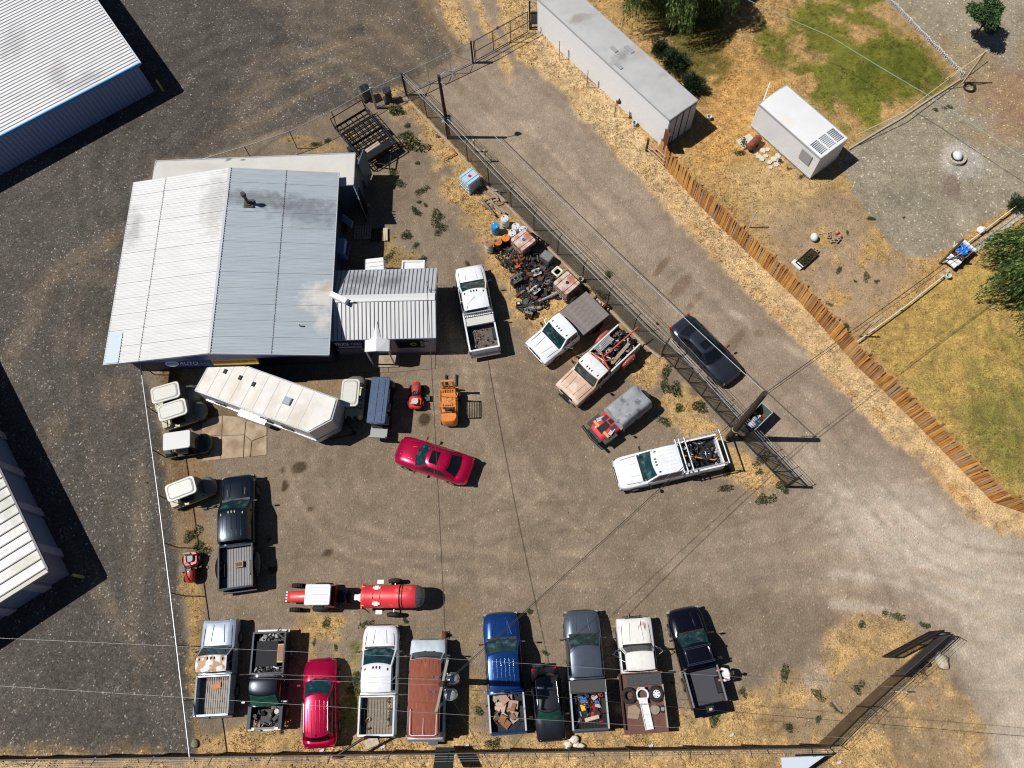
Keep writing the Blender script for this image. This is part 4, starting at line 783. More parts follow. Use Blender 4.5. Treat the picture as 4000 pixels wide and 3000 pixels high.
JM = [mat('junk_dark', (.02, .02, .022), .6), mat('junk_grey', (.18, .18, .18), .5, .4), M_RUST, mat('junk_pale', (.5, .5, .48), .5), mat('junk_brown', srgb(92, 68, 50), .8), MATS['black_steel'], mat('junk_blue', srgb(60, 110, 170), .5)]
WP = paint('white_truck_paint', (232, 234, 238), .3, 0.0)
# 1 white pickup beside the office
t = pickup('pickup_truck', 'white pickup with rear rack and toolbox nosed up beside the office annex', (-3.71, 21.73), 100.8, 6.2, 1.98, (1.32, 2.2, 3.62), WP, lights=M_BSTEEL, chrome=False, bedk=dict(floor=mat('dirty_bed_liner', srgb(96, 86, 78), .8, noise=.4), ribs=0, inner=M_BLACK, z0=.8), nz=.9)
x0 = 6.2 / 2 - 3.62
b = MB()
for y in (-.85, .85): b.tube([(x0 - .28, y, 1.3), (x0 - .24, y, 1.85)], .035)
b.tube([(x0 - .24, -.85, 1.85), (x0 - .24, .85, 1.85)], .04)
for i in range(13): b.box((x0 - .25, -.75 + i * .125, 1.6), (.03, .04, .5))
b.build('headache_rack', MATS['trailer_rail'], t)
b = MB(); b.box((x0 - .62, 0, 1.33), (.5, 1.8, .16)); b.box((x0 - .62, 0, 1.42), (.53, 1.84, .03)); b.build('toolbox', mat('box_cream', (.6, .6, .57), .4, noise=.06), t)
b = MB(); b.tube([(.3, 0, 1.9), (-.1, .5, 1.86), (-.4, .6, 1.86)], .012); b.build('roof_cable', M_BLACK, t)
scrap('truck_bed_load', 'oily tools and straps on the bed floor of the white pickup', (-3.71, 21.73), 100.8, [(-2.7, -1.5, -.6, .6, .84, 26, (.06, .22), .1)], [JM[0], JM[1], JM[4]])
# 2 white flatbed with grey deck
t = pickup('flatbed_truck', 'white cab truck with bare grey wooden flatbed', (1.87, 20.1), -140.3, 4.95, 2.0, (1.3, 1.8, 2.72), WP, box=True, bed=False, lights=M_BLACK, hz=1.1, chrome=True, hwt=.43)
t['category'] = 'truck'
me = MB().box((0, 0, 0), (2.35, .305, .07)).mesh('deck_plank', mat('grey_deck_wood', srgb(128, 120, 116), .85, noise=.2, nscale=3, bump=.3))
for i in range(7): o = link('deck_plank', me, t); o.location = (-1.45 - .12, (i - 3) * .31, 1.08)
b = MB()
for y in (-.6, .6): b.box((-1.5, y, .82), (2.5, .1, .3))
for s in (-1, 1): b.box((-1.57, s * 1.1, 1.02), (2.37, .05, .14))
b.build('deck_frame', M_BSTEEL, t)
b = MB()
for s in (-1, 1): b.tube([(.75, s * 1.0, 1.1), (.55, s * 1.35, 1.15), (.55, s * 1.35, 1.4)], .02)
b.build('mirror_arm', M_CHROME, t)
for x, y, r_ in ((-.85, 1.45, .42), (-1.15, 1.5, .42)):
    pass
# 3 tan old pickup loaded with red steel
TP = paint('faded_tan_paint', (206, 172, 150), .5, 0, col2=srgb(222, 200, 182), c2scale=1.5)
OW = paint('old_white_paint', (226, 228, 228), .5, 0, noise=.08)
t = pickup('old_pickup', 'faded tan old pickup with white roof and a bed full of scrap and red steel', (3.84, 17.66), -136.2, 5.55, 1.98, (1.5, 1.78, 2.72), TP, roof=OW, box=True, lights=M_BSTEEL, hz=1.12, chrome=True, hwt=.44, bedk=dict(floor=M_BSTEEL, ribs=0, railm=mat('white_rail', (.66, .67, .68), .4), tail=False, wells=False, inner=M_BLACK, z1=1.36))
for s in (-1, 1):
    b = MB(); b.box((-1.55, s * 1.1, .95), (1.1, .28, .5), taper=.8); b.blob((-1.55, s * 1.12, 1.05), (.6, .17, .26), 12, 6); b.build('rear_fender', paint('dull_red_paint', (176, 90, 78), .6, 0), t)
b = MB(); b.box((2.78, .0, .62), (.3, .5, .22)); b.box((2.95, .0, .66), (.1, .9, .06)); b.build('winch', M_BSTEEL, t)
b = MB(); b.box((2.6, 0, .98), (.05, 1.9, .04)); b.build('nose_stripe', paint('maroon_stripe', (96, 20, 34), .4, 0), t)
cc, aa = (3.84, 17.66), -136.2
scrap('scrap_load', 'tangle of scrap metal filling the bed of the tan pickup', cc, aa, [(-2.6, -.1, -.75, .75, .9, 130, (.08, .42), .42)], [JM[0], JM[1], JM[2], JM[3], JM[4], JM[5], JM[0]])
def bar(name, label, cat, c, ang, pts, r, m, n=6):
    b = MB(); b.tube(pts, r, n); o = b.build(name, m); tag(o, label, cat); o.location = (c[0], c[1], 0); o.rotation_euler = (0, 0, R(ang)); return o
MR = paint('red_oxide_steel', (196, 82, 60), .6, 0)
bar('steel_bar', 'long straight red steel bar lying over the scrap in the tan pickup', 'bar', cc, aa, [(-3.3, .15, 1.75), (-.5, -.05, 1.42)], .05, MR)
t = thing('red_hitch', 'bent red A shaped hitch frame behind the white roof of the tan pickup', 'frame', (cc[0], cc[1], 0), R(aa))
b = MB(); b.tube([(-.1, .8, 1.5), (-.25, .2, 1.6), (-.15, -.75, 1.45)], .07); b.tube([(-.25, .2, 1.6), (-.9, .6, 1.4)], .05); b.tube([(-.2, .5, 1.5), (-.6, -.4, 1.5)], .045); b.build('frame', MR, t)
t = thing('grate_panel', 'blue grey ribbed grate lying along the left rail of the tan pickup', 'grate', (cc[0], cc[1], 0), R(aa))
me = MB().box((0, 0, 0), (.04, .34, .05)).mesh('slat', MATS['trailer_rail'])
for i in range(15): o = link('slat', me, t); o.location = (-.55 - i * .085, -.62, 1.34)
b = MB(); b.tube([(-.45, -.82, 1.32), (-1.85, -.82, 1.32)], .03); b.tube([(-.45, -.43, 1.32), (-1.85, -.43, 1.32)], .03); b.build('side_rail', MATS['trailer_rail'], t)
t = thing('plank', 'grey weathered plank in the bed of the tan pickup', 'plank', (cc[0], cc[1], 0), R(aa)); b = MB(); b.box((-1.4, .52, 1.42), (1.7, .2, .05), rz=.1, ry=.04); b.build('plank', M_WOOD, t)
# 4 red off-roader with grey cover
t = base('off_roader', 'small red topless off-roader with dusty hood and grey canvas cover', 'jeep', (4.9, 14.35), -141.5)
JP = paint('flat_red_paint', (205, 42, 52), .6, 0, noise=.1)
stations(t, 3.7, 1.5, [(.12, .70, .5, .92, .0), (.2, .74, .45, .98, .03), (.9, .86, .42, 1.04, .04), (1.35, .95, .42, 1.06, .03), (1.5, 1.0, .4, 1.08, .0), (3.6, 1.0, .4, 1.08, 0)], JP, 0)
for s in (-1, 1):
    b = MB(); b.box((1.25, s * .72, .9), (.95, .3, .06), rz=-s * .05); b.box((1.25, s * .72, .8), (.8, .22, .16)); b.build('front_fender', mat('dark_dull_fender', (.055, .055, .05), .7, noise=.3), t)
    b = MB(); b.box((.72, s * .38, 1.105), (.42, .24, .02), rz=.05); b.build('hood_vent', mat('vent_grey', (.03, .035, .05), .6), t)
    b = MB(); b.box((.95, s * .5, 1.1), (.5, .22, .012), rz=s * .3); b.build('bare_patch', mat('primer_grey', srgb(186, 184, 196), .7, noise=.3, nscale=8), t)
    b = MB(); b.box((1.32, s * .42, 1.075), (.16, .5, .012)); b.build('tape_strip', mat('orange_tan_tape', srgb(226, 160, 96), .6), t)
    for x in (1.2, -1.15): wheel(t, x, s * .7, .36, .24)
b = MB(); b.box((1.15, 0, 1.095), (.75, .42, .02)); b.box((.55, 0, 1.1), (.3, .3, .02)); b.build('hood_blackout', M_BLACK, t)
b = MB(); b.box((1.72, 0, .75), (.4, 1.2, .3), taper=.9); b.build('front_deck', MATS['dark_dull_fender'], t)
b = MB(); b.tube([(1.95, -.95, .62), (2.05, 0, .62), (1.95, .95, .62)], .09, 8); b.tube([(2.0, -.5, .6), (2.0, -.5, .95), (2.0, .5, .95), (2.0, .5, .6)], .035); b.build('front_bumper', M_BLACK, t)
b = MB()
def PC(u, v):
    x = lerp(-1.95, .38, u); y = v * 2 - 1; k = abs(y) ** 9
    zt_ = 1.72 + .04 * math.sin(u * 9) * math.sin(v * 7) - .25 * max(0, .12 - u) * 4 - .22 * max(0, u - .85) * 3; return Vector((x - .06 * y * y, y * (.80 - .10 * (1 - abs(u * 2 - 1) ** 4) * 0), zt_ - .5 * k * .75))
b.patch(PC, 20, 18)
def PS(s):
    return lambda u, v: Vector((PC(u, (1 + s) / 2).x, s * lerp(.80, .86, v), lerp(PC(u, (1 + s) / 2).z, .85, v)))
for s in (-1, 1): b.patch(PS(s), 20, 3)
b.patch(lambda u, v: Vector((lerp(-1.95, -2.02, v), (u * 2 - 1) * .8, lerp(PC(0, u).z, .85, v))), 10, 3)
b.patch(lambda u, v: Vector((lerp(.32, .45, v), (u * 2 - 1) * .8, lerp(PC(1, u).z, 1.05, v))), 10, 3)
b.build('canvas_cover', mat('grey_canvas', srgb(150, 152, 156), .85, noise=.14, nscale=3, col2=srgb(112, 112, 114), c2scale=2.2, c2thr=(.56, .64), bump=.3, bscale=5), t)
b = MB(); b.cyl((-2.05, .1, .95), (-2.27, .1, .95), .38, n=18); b.build('spare_wheel', M_TYRE, t)
b = MB(); b.tube([(-2.15, -.85, .7), (-2.15, .85, .7)], .06); b.build('rear_bumper', M_BLACK, t)
b = MB(); b.box((.42, .95, 1.25), (.05, .16, .22)); b.build('side_mirror', M_BLACK, t)
# 5 white crew cab with rack
t = pickup('rack_pickup', 'white crew cab pickup with steel pipe rack and junk filled bed', (7.67, 11.45), -167.5, 6.24, 2.0, (1.45, 2.1, 3.7), WP, lights=M_BSTEEL, ribs=6, bedk=dict(floor=M_BSTEEL, ribs=0, tail=True, inner=M_BLACK), nz=.92, posts=(.48,))
b = MB(); xa, xb = -.55, -3.2
for s in (-1, 1): b.tube([(xa, s * .95, 1.3), (xa, s * .95, 1.98), (xb, s * .95, 1.98), (xb, s * .95, 1.3)], .04)
for x in (xa, xa - .22, xa - .55, xb): b.tube([(x, -1.02, 1.99), (x, 1.02, 1.99)], .05)
b.build('pipe_rack', MATS['trailer_rail'], t)
b = MB(); b.box((3.02, 0, .86), (.14, 1.5, .1)); b.build('chrome_grille', M_CHROME, t)
cc, aa = (7.67, 11.45), -167.5
scrap('scrap_load', 'dark hoses, boxes and parts heaped in the bed of the white rack pickup', cc, aa, [(-3.0, -.8, -.8, .8, .9, 120, (.06, .34), .4)], [JM[0], JM[0], JM[1], JM[3], JM[5], JM[0]])
t = thing('car_wheel', 'spoked silver car wheel lying on the load of the white rack pickup', 'wheel', (cc[0], cc[1], 0), R(aa)); b = MB(); b.torus((-2.2, .12, 1.4), .27, .1, 22, 8); b.build('tyre', M_TYRE, t)
b = MB(); b.torus((-2.2, .12, 1.43), .19, .015, 18, 6)
for i in range(9): a = i * PI * 2 / 9; b.tube([(-2.2, .12, 1.44), (-2.2 + .19 * math.cos(a), .12 + .19 * math.sin(a), 1.44)], .018)
b.build('rim', M_CHROME, t)
bar('timber_offcut', 'orange timber offcut across the load of the white rack pickup', 'timber', cc, aa, [(-2.6, .55, 1.42), (-.95, -.1, 1.42)], .05, mat('orange_timber', srgb(206, 130, 80), .7), 4)
# 6 dark sedan on the road
def sedan(name, label, c, ang, L, W, ds, P, group=None, sunroof=True, zt=1.42, rib=0, glass=None, suv=False, roofm=None, mir=None, trunkz=.98, rails=False, rearglass=True, nosew=.62, hz=.94):
    t = base(name, label, 'car' if not suv else 'suv', c, ang, group); xr = L / 2; d1, d2, d3, d4 = ds; hw = W / 2
    st = [(0, nosew, .38, .60, 0), (.05, lerp(nosew, 1, .4), .3, .68, .02), (.2, lerp(nosew, 1, .78), .24, .76, .05), (.5, .98, .2, lerp(.78, hz, .55), .07), (d1 - .05, 1, .2, hz, .05), (d1 + .3, 1, .2, hz + .03, .0), (d4, 1, .2, trunkz, .0), (L - .45 if not suv else L - .25, .96, .22, trunkz, .02), (L - .12, .84, .3, trunkz - .04, .02), (L, .62 if not suv else .74, .4, trunkz - .2, 0)]
    st = sorted(st); stations(t, L, W, st, P, 0)
    greenhouse(t, P, xr - d1, xr - d2, xr - d3, xr - d4, hw * .90, hw * (.66 if not suv else .74), hz + .02, zt, .2, .14, ribs=rib, roofm=roofm, glass=glass, crown=.05, rearglass=rearglass)
    for s in (-1, 1):
        b = MB(); b.box((xr - .22, s * hw * .70, .66), (.3, .28, .1), rz=-s * .5, taper=.8); b.build('headlight', MATS['lamp_glass'], t)
        b = MB(); b.box((-xr + .12, s * hw * .72, trunkz - .12), (.16, .3, .12), rz=s * .35); b.build('taillight', M_RED, t)
        b = MB(); b.box((xr - (d2 + d3) / 2 - .1, s * (hw + .005), .78), (.16, .03, .03)); b.build('door_handle', P, t)
        for x in (xr - .88, -xr + .95): wheel(t, x, s * (hw - .09), .33, .22)
    b = MB(); b.box((xr - .02, 0, .56), (.1, W * .5, .14)); b.build('grille', M_BLACK, t)
    mirrors(t, xr - d1 - .25, hw, 1.0, mir or P, False)
    for s in (-1, 1): b = MB(); b.tube([(xr - .2, s * hw * .55, .80), (xr - .6, s * hw * .72, .90), (xr - d1 + .1, s * hw * .78, hz + .035)], .009, 5); b.build('hood_seam', M_BLACK, t)
    for s in (-1, 1): b = MB(); b.tube([(xr - .3, s * hw * .3, .85), (xr - d1 + .1, s * hw * .42, hz + .045)], .015, 5); b.build('hood_crease', P, t)
    if sunroof:
        b = MB(); b.box((xr - d2 - .48, 0, zt + .078), (.5, hw * .85, .014)); b.build('sunroof', M_DGLASS, t)
    if rails:
        for s in (-1, 1): b = MB(); b.tube([(xr - d2 - .25, s * hw * .68, zt + .03), (xr - d2 - .4, s * hw * .69, zt + .09), (xr - d3 + .3, s * hw * .69, zt + .09), (xr - d3 + .15, s * hw * .68, zt + .02)], .022); b.build('roof_rail', M_CHROME, t)
    b = MB(); b.blob((xr - d3 + .12, 0, zt + .06), (.09, .03, .05), 8, 4); b.build('roof_antenna', P, t)
    return t
sedan('sedan', 'dark navy grey sedan with sunroof parked alone on the road', (10.55, 18.72), -51.8, 4.95, 1.86, (1.4, 2.1, 3.6, 4.4), paint('midnight_paint', (56, 62, 74), .25, .5), glass=M_DGLASS)
# 7 crimson sedan
CRP = paint('crimson_paint', (188, 8, 66), .22, .45)
sedan('sedan', 'crimson sedan parked at an angle in the middle of the yard', (-6.12, 11.8), 161.2, 4.7, 1.85, (1.3, 2.0, 3.35, 4.1), CRP)
# 8 black long dually
BP = paint('black_blue_paint', (26, 38, 50), .2, .5)
t = pickup('dually_pickup', 'black crew cab pickup with flared rear fenders beside the golf carts', (-17.35, 7.62), 97.5, 6.6, 2.05, (1.5, 2.2, 4.0), BP, ribs=5, lights=mat('pale_amber', (.7, .6, .45), .4), bedk=dict(floor=mat('grey_ribbed_floor', (.16, .16, .17), .5, noise=.2), ribs=11, inner=M_BLACK, railm=M_BLACK), chrome=False, nz=.95, posts=(.5,))
for s in (-1, 1):
    b = MB(); b.blob((-2.0, s * 1.06, .82), (.75, .24, .42), 16, 8); b.build('rear_fender', BP, t)
    b = MB(); b.box((2.2, s * .5, 1.14), (.5, .06, .02), rz=s * .1); b.build('hood_scoop', M_BLACK, t)
b = MB(); b.tube([(1.5, 1.0, 1.15), (1.45, 1.62, 1.25)], .035); b.box((1.45, 1.72, 1.3), (.1, .24, .3)); b.build('tow_mirror', M_BLACK, t)
t = thing('cardboard_box', 'open brown box lying in the bed of the black dually', 'box', (-17.05, 5.7, 0), R(97)); b = MB(); b.box((0, -.05, .98), (.34, .5, .18)); b.box((0, -.05, 1.08), (.22, .34, .03), m=1); b.build('box', [mat('cardboard', srgb(176, 138, 98), .8), M_BLACK], t)
# bottom row ----------------------------------------------------------------
GP = paint('pale_blue_grey_paint', (168, 180, 196), .4, .2, noise=.12)
t = pickup('old_pickup', 'pale blue grey boxy pickup with rust stained roof, leftmost in the bottom row', (-17.55, .24), 93.0, 4.9, 1.95, (1.4, 1.86, 2.72), GP, roof=mat('peeling_roof_paint', srgb(224, 222, 218), .6, col2=srgb(176, 140, 104), c2scale=2.6, c2thr=(.47, .55), noise=.15), box=True, lights=M_BSTEEL, hz=1.1, hwt=.43, bedk=dict(floor=mat('rusting_floor', srgb(150, 146, 138), .7, .2, col2=srgb(104, 72, 48), c2scale=1.8, c2thr=(.52, .6)), ribs=13, inner=GP, wells=False, railm=mat('teal_rail', (.20, .24, .26), .5)))
t = thing('cardboard_scrap', 'orange cardboard scrap in the bed of the pale blue grey pickup', 'cardboard', (-17.45, -.75, 0), 0.1); b = MB(); b.box((0, 0, .92), (.5, .3, .03), rz=.2, rx=.1); b.box((.1, .05, .95), (.3, .12, .04), rz=-.4); b.build('sheet', mat('orange_cardboard', srgb(206, 128, 92), .8), t)
# black pickup facing away
NP = paint('dark_navy_paint', (28, 34, 48), .3, .4)
t = base('stripped_pickup', 'black pickup facing the south fence with its hood off and engine bay open', 'pickup truck', (-14.65, -.43), -88.5); L, W = 4.95, 1.9; xr = L / 2
for s in (-1, 1):
    b = MB(); b.box((xr - .62, s * .84, .78), (1.15, .18, .55)); b.build('front_fender', NP, t)
    for x in (xr - .85, -xr + 1.1): wheel(t, x, s * .86)
    b = MB(); b.box((xr - .06, s * .7, .88), (.14, .32, .16)); b.build('headlight', M_LAMP, t)
b = MB(); b.box((xr - .08, 0, .9), (.1, 1.5, .1)); b.build('radiator_support', mat('mid_grey_steel', (.12, .12, .13), .5, .3), t)
b = MB(); b.patch(lambda u, v: Vector((xr + .06 - .12 * (2 * v - 1) ** 2 - .12 * u, (2 * v - 1) * .92, .66)), 1, 10); b.patch(lambda u, v: Vector((xr + .06 - .12 * (2 * v - 1) ** 2, (2 * v - 1) * .92, .45 + .21 * u)), 1, 10); b.build('front_bumper', M_CHROME, t)
b = MB(); junk(b, xr - 1.1, xr - .2, -.68, .68, .6, 70, 5, (.07, .3), .3); b.box((xr - .65, 0, .6), (.7, .6, .3), m=0); b.build('engine_bay', [JM[0], JM[1], JM[0], JM[3], JM[5]], t)['kind'] = 'stuff'
b = MB(); b.loft([ring(x, W / 2, .34, 1.1, 0) for x in (xr - 2.75, xr - 2.4, xr - 1.4, xr - 1.15)]); b.build('body', NP, t)
greenhouse(t, NP, xr - 1.15, xr - 1.72, xr - 2.55, xr - 2.65, .87, .74, 1.12, 1.76, .12, .03, glass=mat('green_glass', (.02, .085, .06), .08, noise=.4, nscale=3), posts=())
open_bed(t, xr - 2.78, -xr + .02, W, NP, floor=M_BSTEEL, ribs=0, wells=False, inner=M_BLACK)
mirrors(t, xr - 1.35, W / 2, 1.2, M_CHROME)
b = MB(); b.box((-1.35, .66, 1.05), (.95, .36, .35)); b.box((-1.35, .66, 1.23), (.8, .3, .02), m=1); o = b.build('crate', [mat('tan_crate', srgb(196, 158, 112), .7), mat('crate_shade', srgb(150, 112, 76), .7)]); tag(o, 'tan crate in the bed of the hoodless black pickup', 'crate'); o.location = (-14.65, -.43, 0); o.rotation_euler = (0, 0, R(-88.5))
cc, aa = (-14.65, -.43), -88.5
b = MB(); b.box((-1.35, -.18, 1.14), (1.3, 1.3, .05), rx=.02); o = b.build('bed_mat', mat('black_sheet', (.008, .009, .014), .8)); tag(o, 'black sheet laid over the middle of the hoodless pickup bed', 'sheet'); o.location = (cc[0], cc[1], 0); o.rotation_euler = (0, 0, R(aa))
scrap('engine_parts', 'greasy engine parts at both ends of the hoodless pickup bed', cc, aa, [(-.65, -.35, -.7, .7, 1.0, 40, (.08, .3), .22), (-2.4, -2.05, -.7, .7, 1.0, 30, (.08, .3), .2)], [JM[0], JM[1], JM[0], JM[3], JM[5]])
# crimson suv
t = sedan('suv', 'crimson suv with silver roof rails in the bottom row', (-11.75, -1.55), 95.0, 4.45, 1.82, (1.0, 1.8, 3.9, 4.15), CRP, suv=True, zt=1.66, rib=5, rails=True, sunroof=False, trunkz=1.05, hz=1.04)
# white crew cab bottom
t = pickup('pickup_truck', 'clean white extended cab pickup in the bottom row left of the rust brown van', (-8.62, -.39), 91.0, 5.55, 1.98, (1.15, 2.02, 3.42), WP, lights=mat('maroon_lens', (.12, .015, .01), .3), nz=.95, chrome=False, bedk=dict(floor=mat('muddy_ribbed_floor', srgb(132, 122, 108), .8, noise=.25), ribs=10, inner=M_BLACK, railm=MATS['trailer_rail']), posts=(.6,))
scrap('bed_litter', 'bottles and rags along the sides of the clean white pickup bed', (-8.62, -.39), 91, [(-2.5, -.8, .45, .7, .9, 10, (.05, .2), .1), (-2.5, -.8, -.72, -.5, .9, 22, (.05, .18), .15)], [JM[0], JM[3], JM[4], JM[2]])
# rust brown van
RB = paint('chalky_white_paint', (196, 206, 214), .5, 0, noise=.12)
t = base('passenger_van', 'old van with long rust brown ribbed roof beside the transformer pole', 'van', (-6.0, -.84), 90.4); L, W = 4.95, 1.98; xr = L / 2
b = MB(); b.loft([ring(x, W / 2 * w, .34, z, .03) for x, w, z in ((-xr, .96, 1.15), (-xr + .1, 1, 1.2), (xr - .75, 1, 1.22), (xr - .55, 1, 1.16), (xr - .08, .97, 1.08), (xr, .94, .9))]); b.build('body', RB, t)
RM = mat('rust_brown_roof', srgb(136, 70, 50), .75, .05, noise=.2, nscale=5, col2=srgb(196, 150, 122), c2scale=1.1, c2thr=(.6, .72), stretch=(.5, 2.2, 1), bump=.2)
greenhouse(t, RB, xr - .6, xr - .98, -xr + .12, -xr + .06, .9, .83, 1.2, 2.0, .1, .05, roofm=RM, glass=mat('smoky_glass', (.02, .025, .018), .08, noise=.3), posts=(.2, .6), crown=.07)
rib = MB().box((0, 0, 0), (3.5, .03, .03)).mesh('roof_rib', RM)
for i in range(7): o = link('roof_rib', rib, t); o.location = (-.35, (i - 3) * .22, 2.06 - .006 * (i - 3) ** 2)
b = MB(); b.tube([(-1.0, .68, 2.08), (-1.0, .68, 2.16), (-2.15, .68, 2.16), (-2.22, .6, 2.16), (-2.22, -.6, 2.16), (-2.15, -.68, 2.16), (-1.0, -.68, 2.16), (-1.0, -.68, 2.08)], .02); b.tube([(-2.22, 0, 2.16), (-1.4, 0, 2.13)], .012); b.build('roof_rack', M_WHITE, t)
nose(t, xr, W / 2, 1.0, True); mirrors(t, xr - .8, W / 2, 1.35, M_BLACK)
b = MB(); b.box((-xr - .05, 0, .55), (.2, W * .95, .16)); b.build('rear_bumper', M_CHROME, t)
b = MB(); b.box((-xr - .18, -.35, .62), (.28, .5, .05)); b.build('hitch_step', M_CHROME, t)
for x in (xr - .9, -xr + 1.1):
    for s in (-1, 1): wheel(t, x, s * .88)
# blue crew cab
BL = paint('royal_blue_paint', (22, 66, 128), .22, .5)
t = pickup('pickup_truck', 'royal blue crew cab pickup with debris heaped in its bed', (-1.87, .02), 94.6, 6.03, 2.0, (1.35, 2.1, 3.95), BL, ribs=6, chrome=False, nz=.95, bedk=dict(floor=M_BSTEEL, ribs=0, inner=M_BLACK, railm=MATS['trailer_rail']), posts=(.5,))
b = MB()
for s in (-1, 1): b.tube([(2.6, s * .35, 1.06), (1.85, s * .55, 1.17)], .03, 6)
b.build('hood_ridge', BL, t)
cc, aa = (-1.87, .02), 94.6
t = thing('cardboard_heap', 'crumpled brown cardboard and sheets heaped in the royal blue pickup', 'cardboard', (cc[0], cc[1], 0), R(aa))
for i in range(12):
    x, y = random.uniform(-2.6, -1.15), random.uniform(-.5, .5); s = random.uniform(.3, .6); b = MB(); b.box((x, y, .95 + i * .025), (s, s * .8, .02), rz=random.random() * 3, rx=random.uniform(-.25, .25), ry=random.uniform(-.25, .25)); b.build('cardboard_sheet', [mat('brown_card', srgb(168, 136, 116), .85), mat('pinkish_card', srgb(188, 158, 144), .85), mat('rusty_card', srgb(140, 96, 66), .85)][i % 3], t)
scrap('timber_scraps', 'broken timber slats under the cardboard in the royal blue pickup', cc, aa, [(-2.6, -.9, -.75, .75, .9, 40, (.1, .5), .15)], [JM[4], JM[3], M_WOOD, JM[0]])
# small black suv facing south
t = sedan('compact_suv', 'small dark grey suv facing the south fence under the pole shadow', (.46, -1.60), -84.6, 3.65, 1.6, (.98, 1.45, 3.2, 3.4), paint('charcoal_paint', (40, 42, 50), .4, .3, noise=.15), suv=True, zt=1.58, sunroof=False, trunkz=1.0, hz=1.02, nosew=.86, mir=M_BLACK, rails=True, glass=MATS['green_glass'])
b = MB(); b.cyl((-1.85, -.3, .85), (-2.05, -.3, .85), .34, n=18); b.build('spare_wheel', M_TYRE, t)
# silver grey pickup
SP = paint('silver_grey_paint', (104, 114, 128), .25, .6)
t = pickup('pickup_truck', 'silver grey pickup with black toolbox and junk strewn bed', (2.5, .14), 93.2, 6.0, 2.0, (1.25, 1.85, 3.4), SP, chrome=False, nz=.92, bedk=dict(floor=M_BSTEEL, ribs=10, inner=M_BLACK, railm=MATS['trailer_rail']), posts=(.6,))
b = MB(); b.box((-1.05 + .17, 0, 1.28), (.62, 1.86, .16)); b.build('toolbox', mat('charcoal_box', (.05, .05, .055), .5), t)
b = MB(); b.box((1.25, -.55, 1.42), (.16, .2, .012), ry=-.6); b.build('window_sticker', mat('pale_green_sticker', (.5, .62, .55), .5), t)
cc, aa = (2.5, .14), 93.2
scrap('bed_junk', 'colourful rubbish, hoses and tools in the silver grey pickup', cc, aa, [(-2.0, -1.3, -.7, .7, .9, 60, (.06, .3), .25), (-2.7, -1.9, -.6, .6, .88, 22, (.06, .4), .1)], [JM[0], JM[1], JM[3], JM[0], mat('junk_red', srgb(190, 40, 50), .5), JM[6], JM[4]])
for nm, lb, ct, x, y, w_, l_, h_, m_ in (('tool_case', 'yellow tool case in the silver grey pickup bed', 'case', -1.9, .3, .32, .26, .1, mat('yellow_case', srgb(224, 180, 40), .5)), ('paper_box', 'pale cardboard box near the tail of the silver grey pickup', 'box', -2.45, -.1, .18, .75, .12, mat('pale_card', srgb(206, 178, 150), .8)), ('cooler', 'small blue cooler in the silver grey pickup bed', 'cooler', -1.55, .25, .25, .3, .15, JM[6])):
    t = thing(nm, lb, ct, (cc[0], cc[1], 0), R(aa)); b = MB(); b.box((x, y, .98), (w_, l_, h_ * 2), rz=.2); b.box((x, y, .99 + h_), (w_ * .8, l_ * .7, .03), rz=.2); b.build('case', m_, t)
# white rusty flatbed
WR = mat('rust_streaked_white', srgb(226, 224, 218), .5, 0, noise=.06, col2=srgb(138, 78, 56), c2scale=1.5, c2thr=(.60, .66), stretch=(.5, 2, 1))
t = pickup('rusty_flatbed', 'white rust streaked flatbed truck with tyres and a ladder on its brown deck', (5.37, -.05), 93.6, 5.6, 1.95, (1.4, 1.75, 2.7), WR, box=True, bed=False, hz=1.12, zt=1.8, mirror=M_CHROME, hwt=.38, glass=MATS['smoky_glass'])
t['category'] = 'truck'
DK = mat('oxide_deck', srgb(104, 68, 60), .75, noise=.12, nscale=4)
b = MB(); b.box((-1.5, 0, 1.02), (2.95, 2.3, .08)); b.build('deck', DK, t)
b = MB(); b.box((-.02, 0, 1.25), (.07, 2.25, .4)); b.build('headboard', M_RUST, t)
for s in (-1, 1):
    b = MB(); b.box((-1.4, s * 1.1, 1.14), (2.7, .07, .16)); b.build('side_rail', M_WOODD if s > 0 else mat('pale_rail_wood', srgb(160, 150, 138), .8), t)
    b = MB(); b.tube([(1.3, s * .95, 1.15), (1.0, s * 1.35, 1.25), (.75, s * .97, 1.15)], .02); b.box((1.0, s * 1.38, 1.3), (.04, .12, .3)); b.build('mirror_frame', M_CHROME, t)
b = MB(); b.box((-.35, -.15, 1.2), (.52, 1.75, .3)); b.box((-.35, -.15, 1.36), (.55, 1.8, .03)); b.build('deck_toolbox', mat('dark_slate_box', (.05, .055, .06), .5, noise=.2), t)
b = MB(); b.tube([(2.85, .2, .8), (3.05, .2, 1.05)], .04); b.tube([(2.9, -.5, .7), (2.9, .6, .7)], .03); b.build('front_hitch', M_CHROME, t)
cc, aa = (5.37, -.05), 93.6
def loc2(c, a, x, y, z=0.0): ca, sa = math.cos(R(a)), math.sin(R(a)); return (c[0] + x * ca - y * sa, c[1] + x * sa + y * ca, z)
def tyre_thing(label, loc, R_=.30, r=.12, rim=False, axis=(0, 0, 1), group=None, z=0):
    t = thing('tyre', label, 'tyre', loc); b = MB(); b.torus((0, 0, 0), R_, r, 24, 8, axis); b.build('rubber', M_TYRE, t)
    if rim:
        b = MB(); b.cyl((0, 0, -.06), (0, 0, .05), R_ - r * .75, n=20); b.cyl((0, 0, .05), (0, 0, .09), .07, n=10)
        for i in range(6): b.cyl((.14 * math.cos(i), .14 * math.sin(i), .05), (.14 * math.cos(i), .14 * math.sin(i), .06), .035, n=6, m=1)
        b.build('rim', [M_WHITE, M_BLACK], t)
    return t
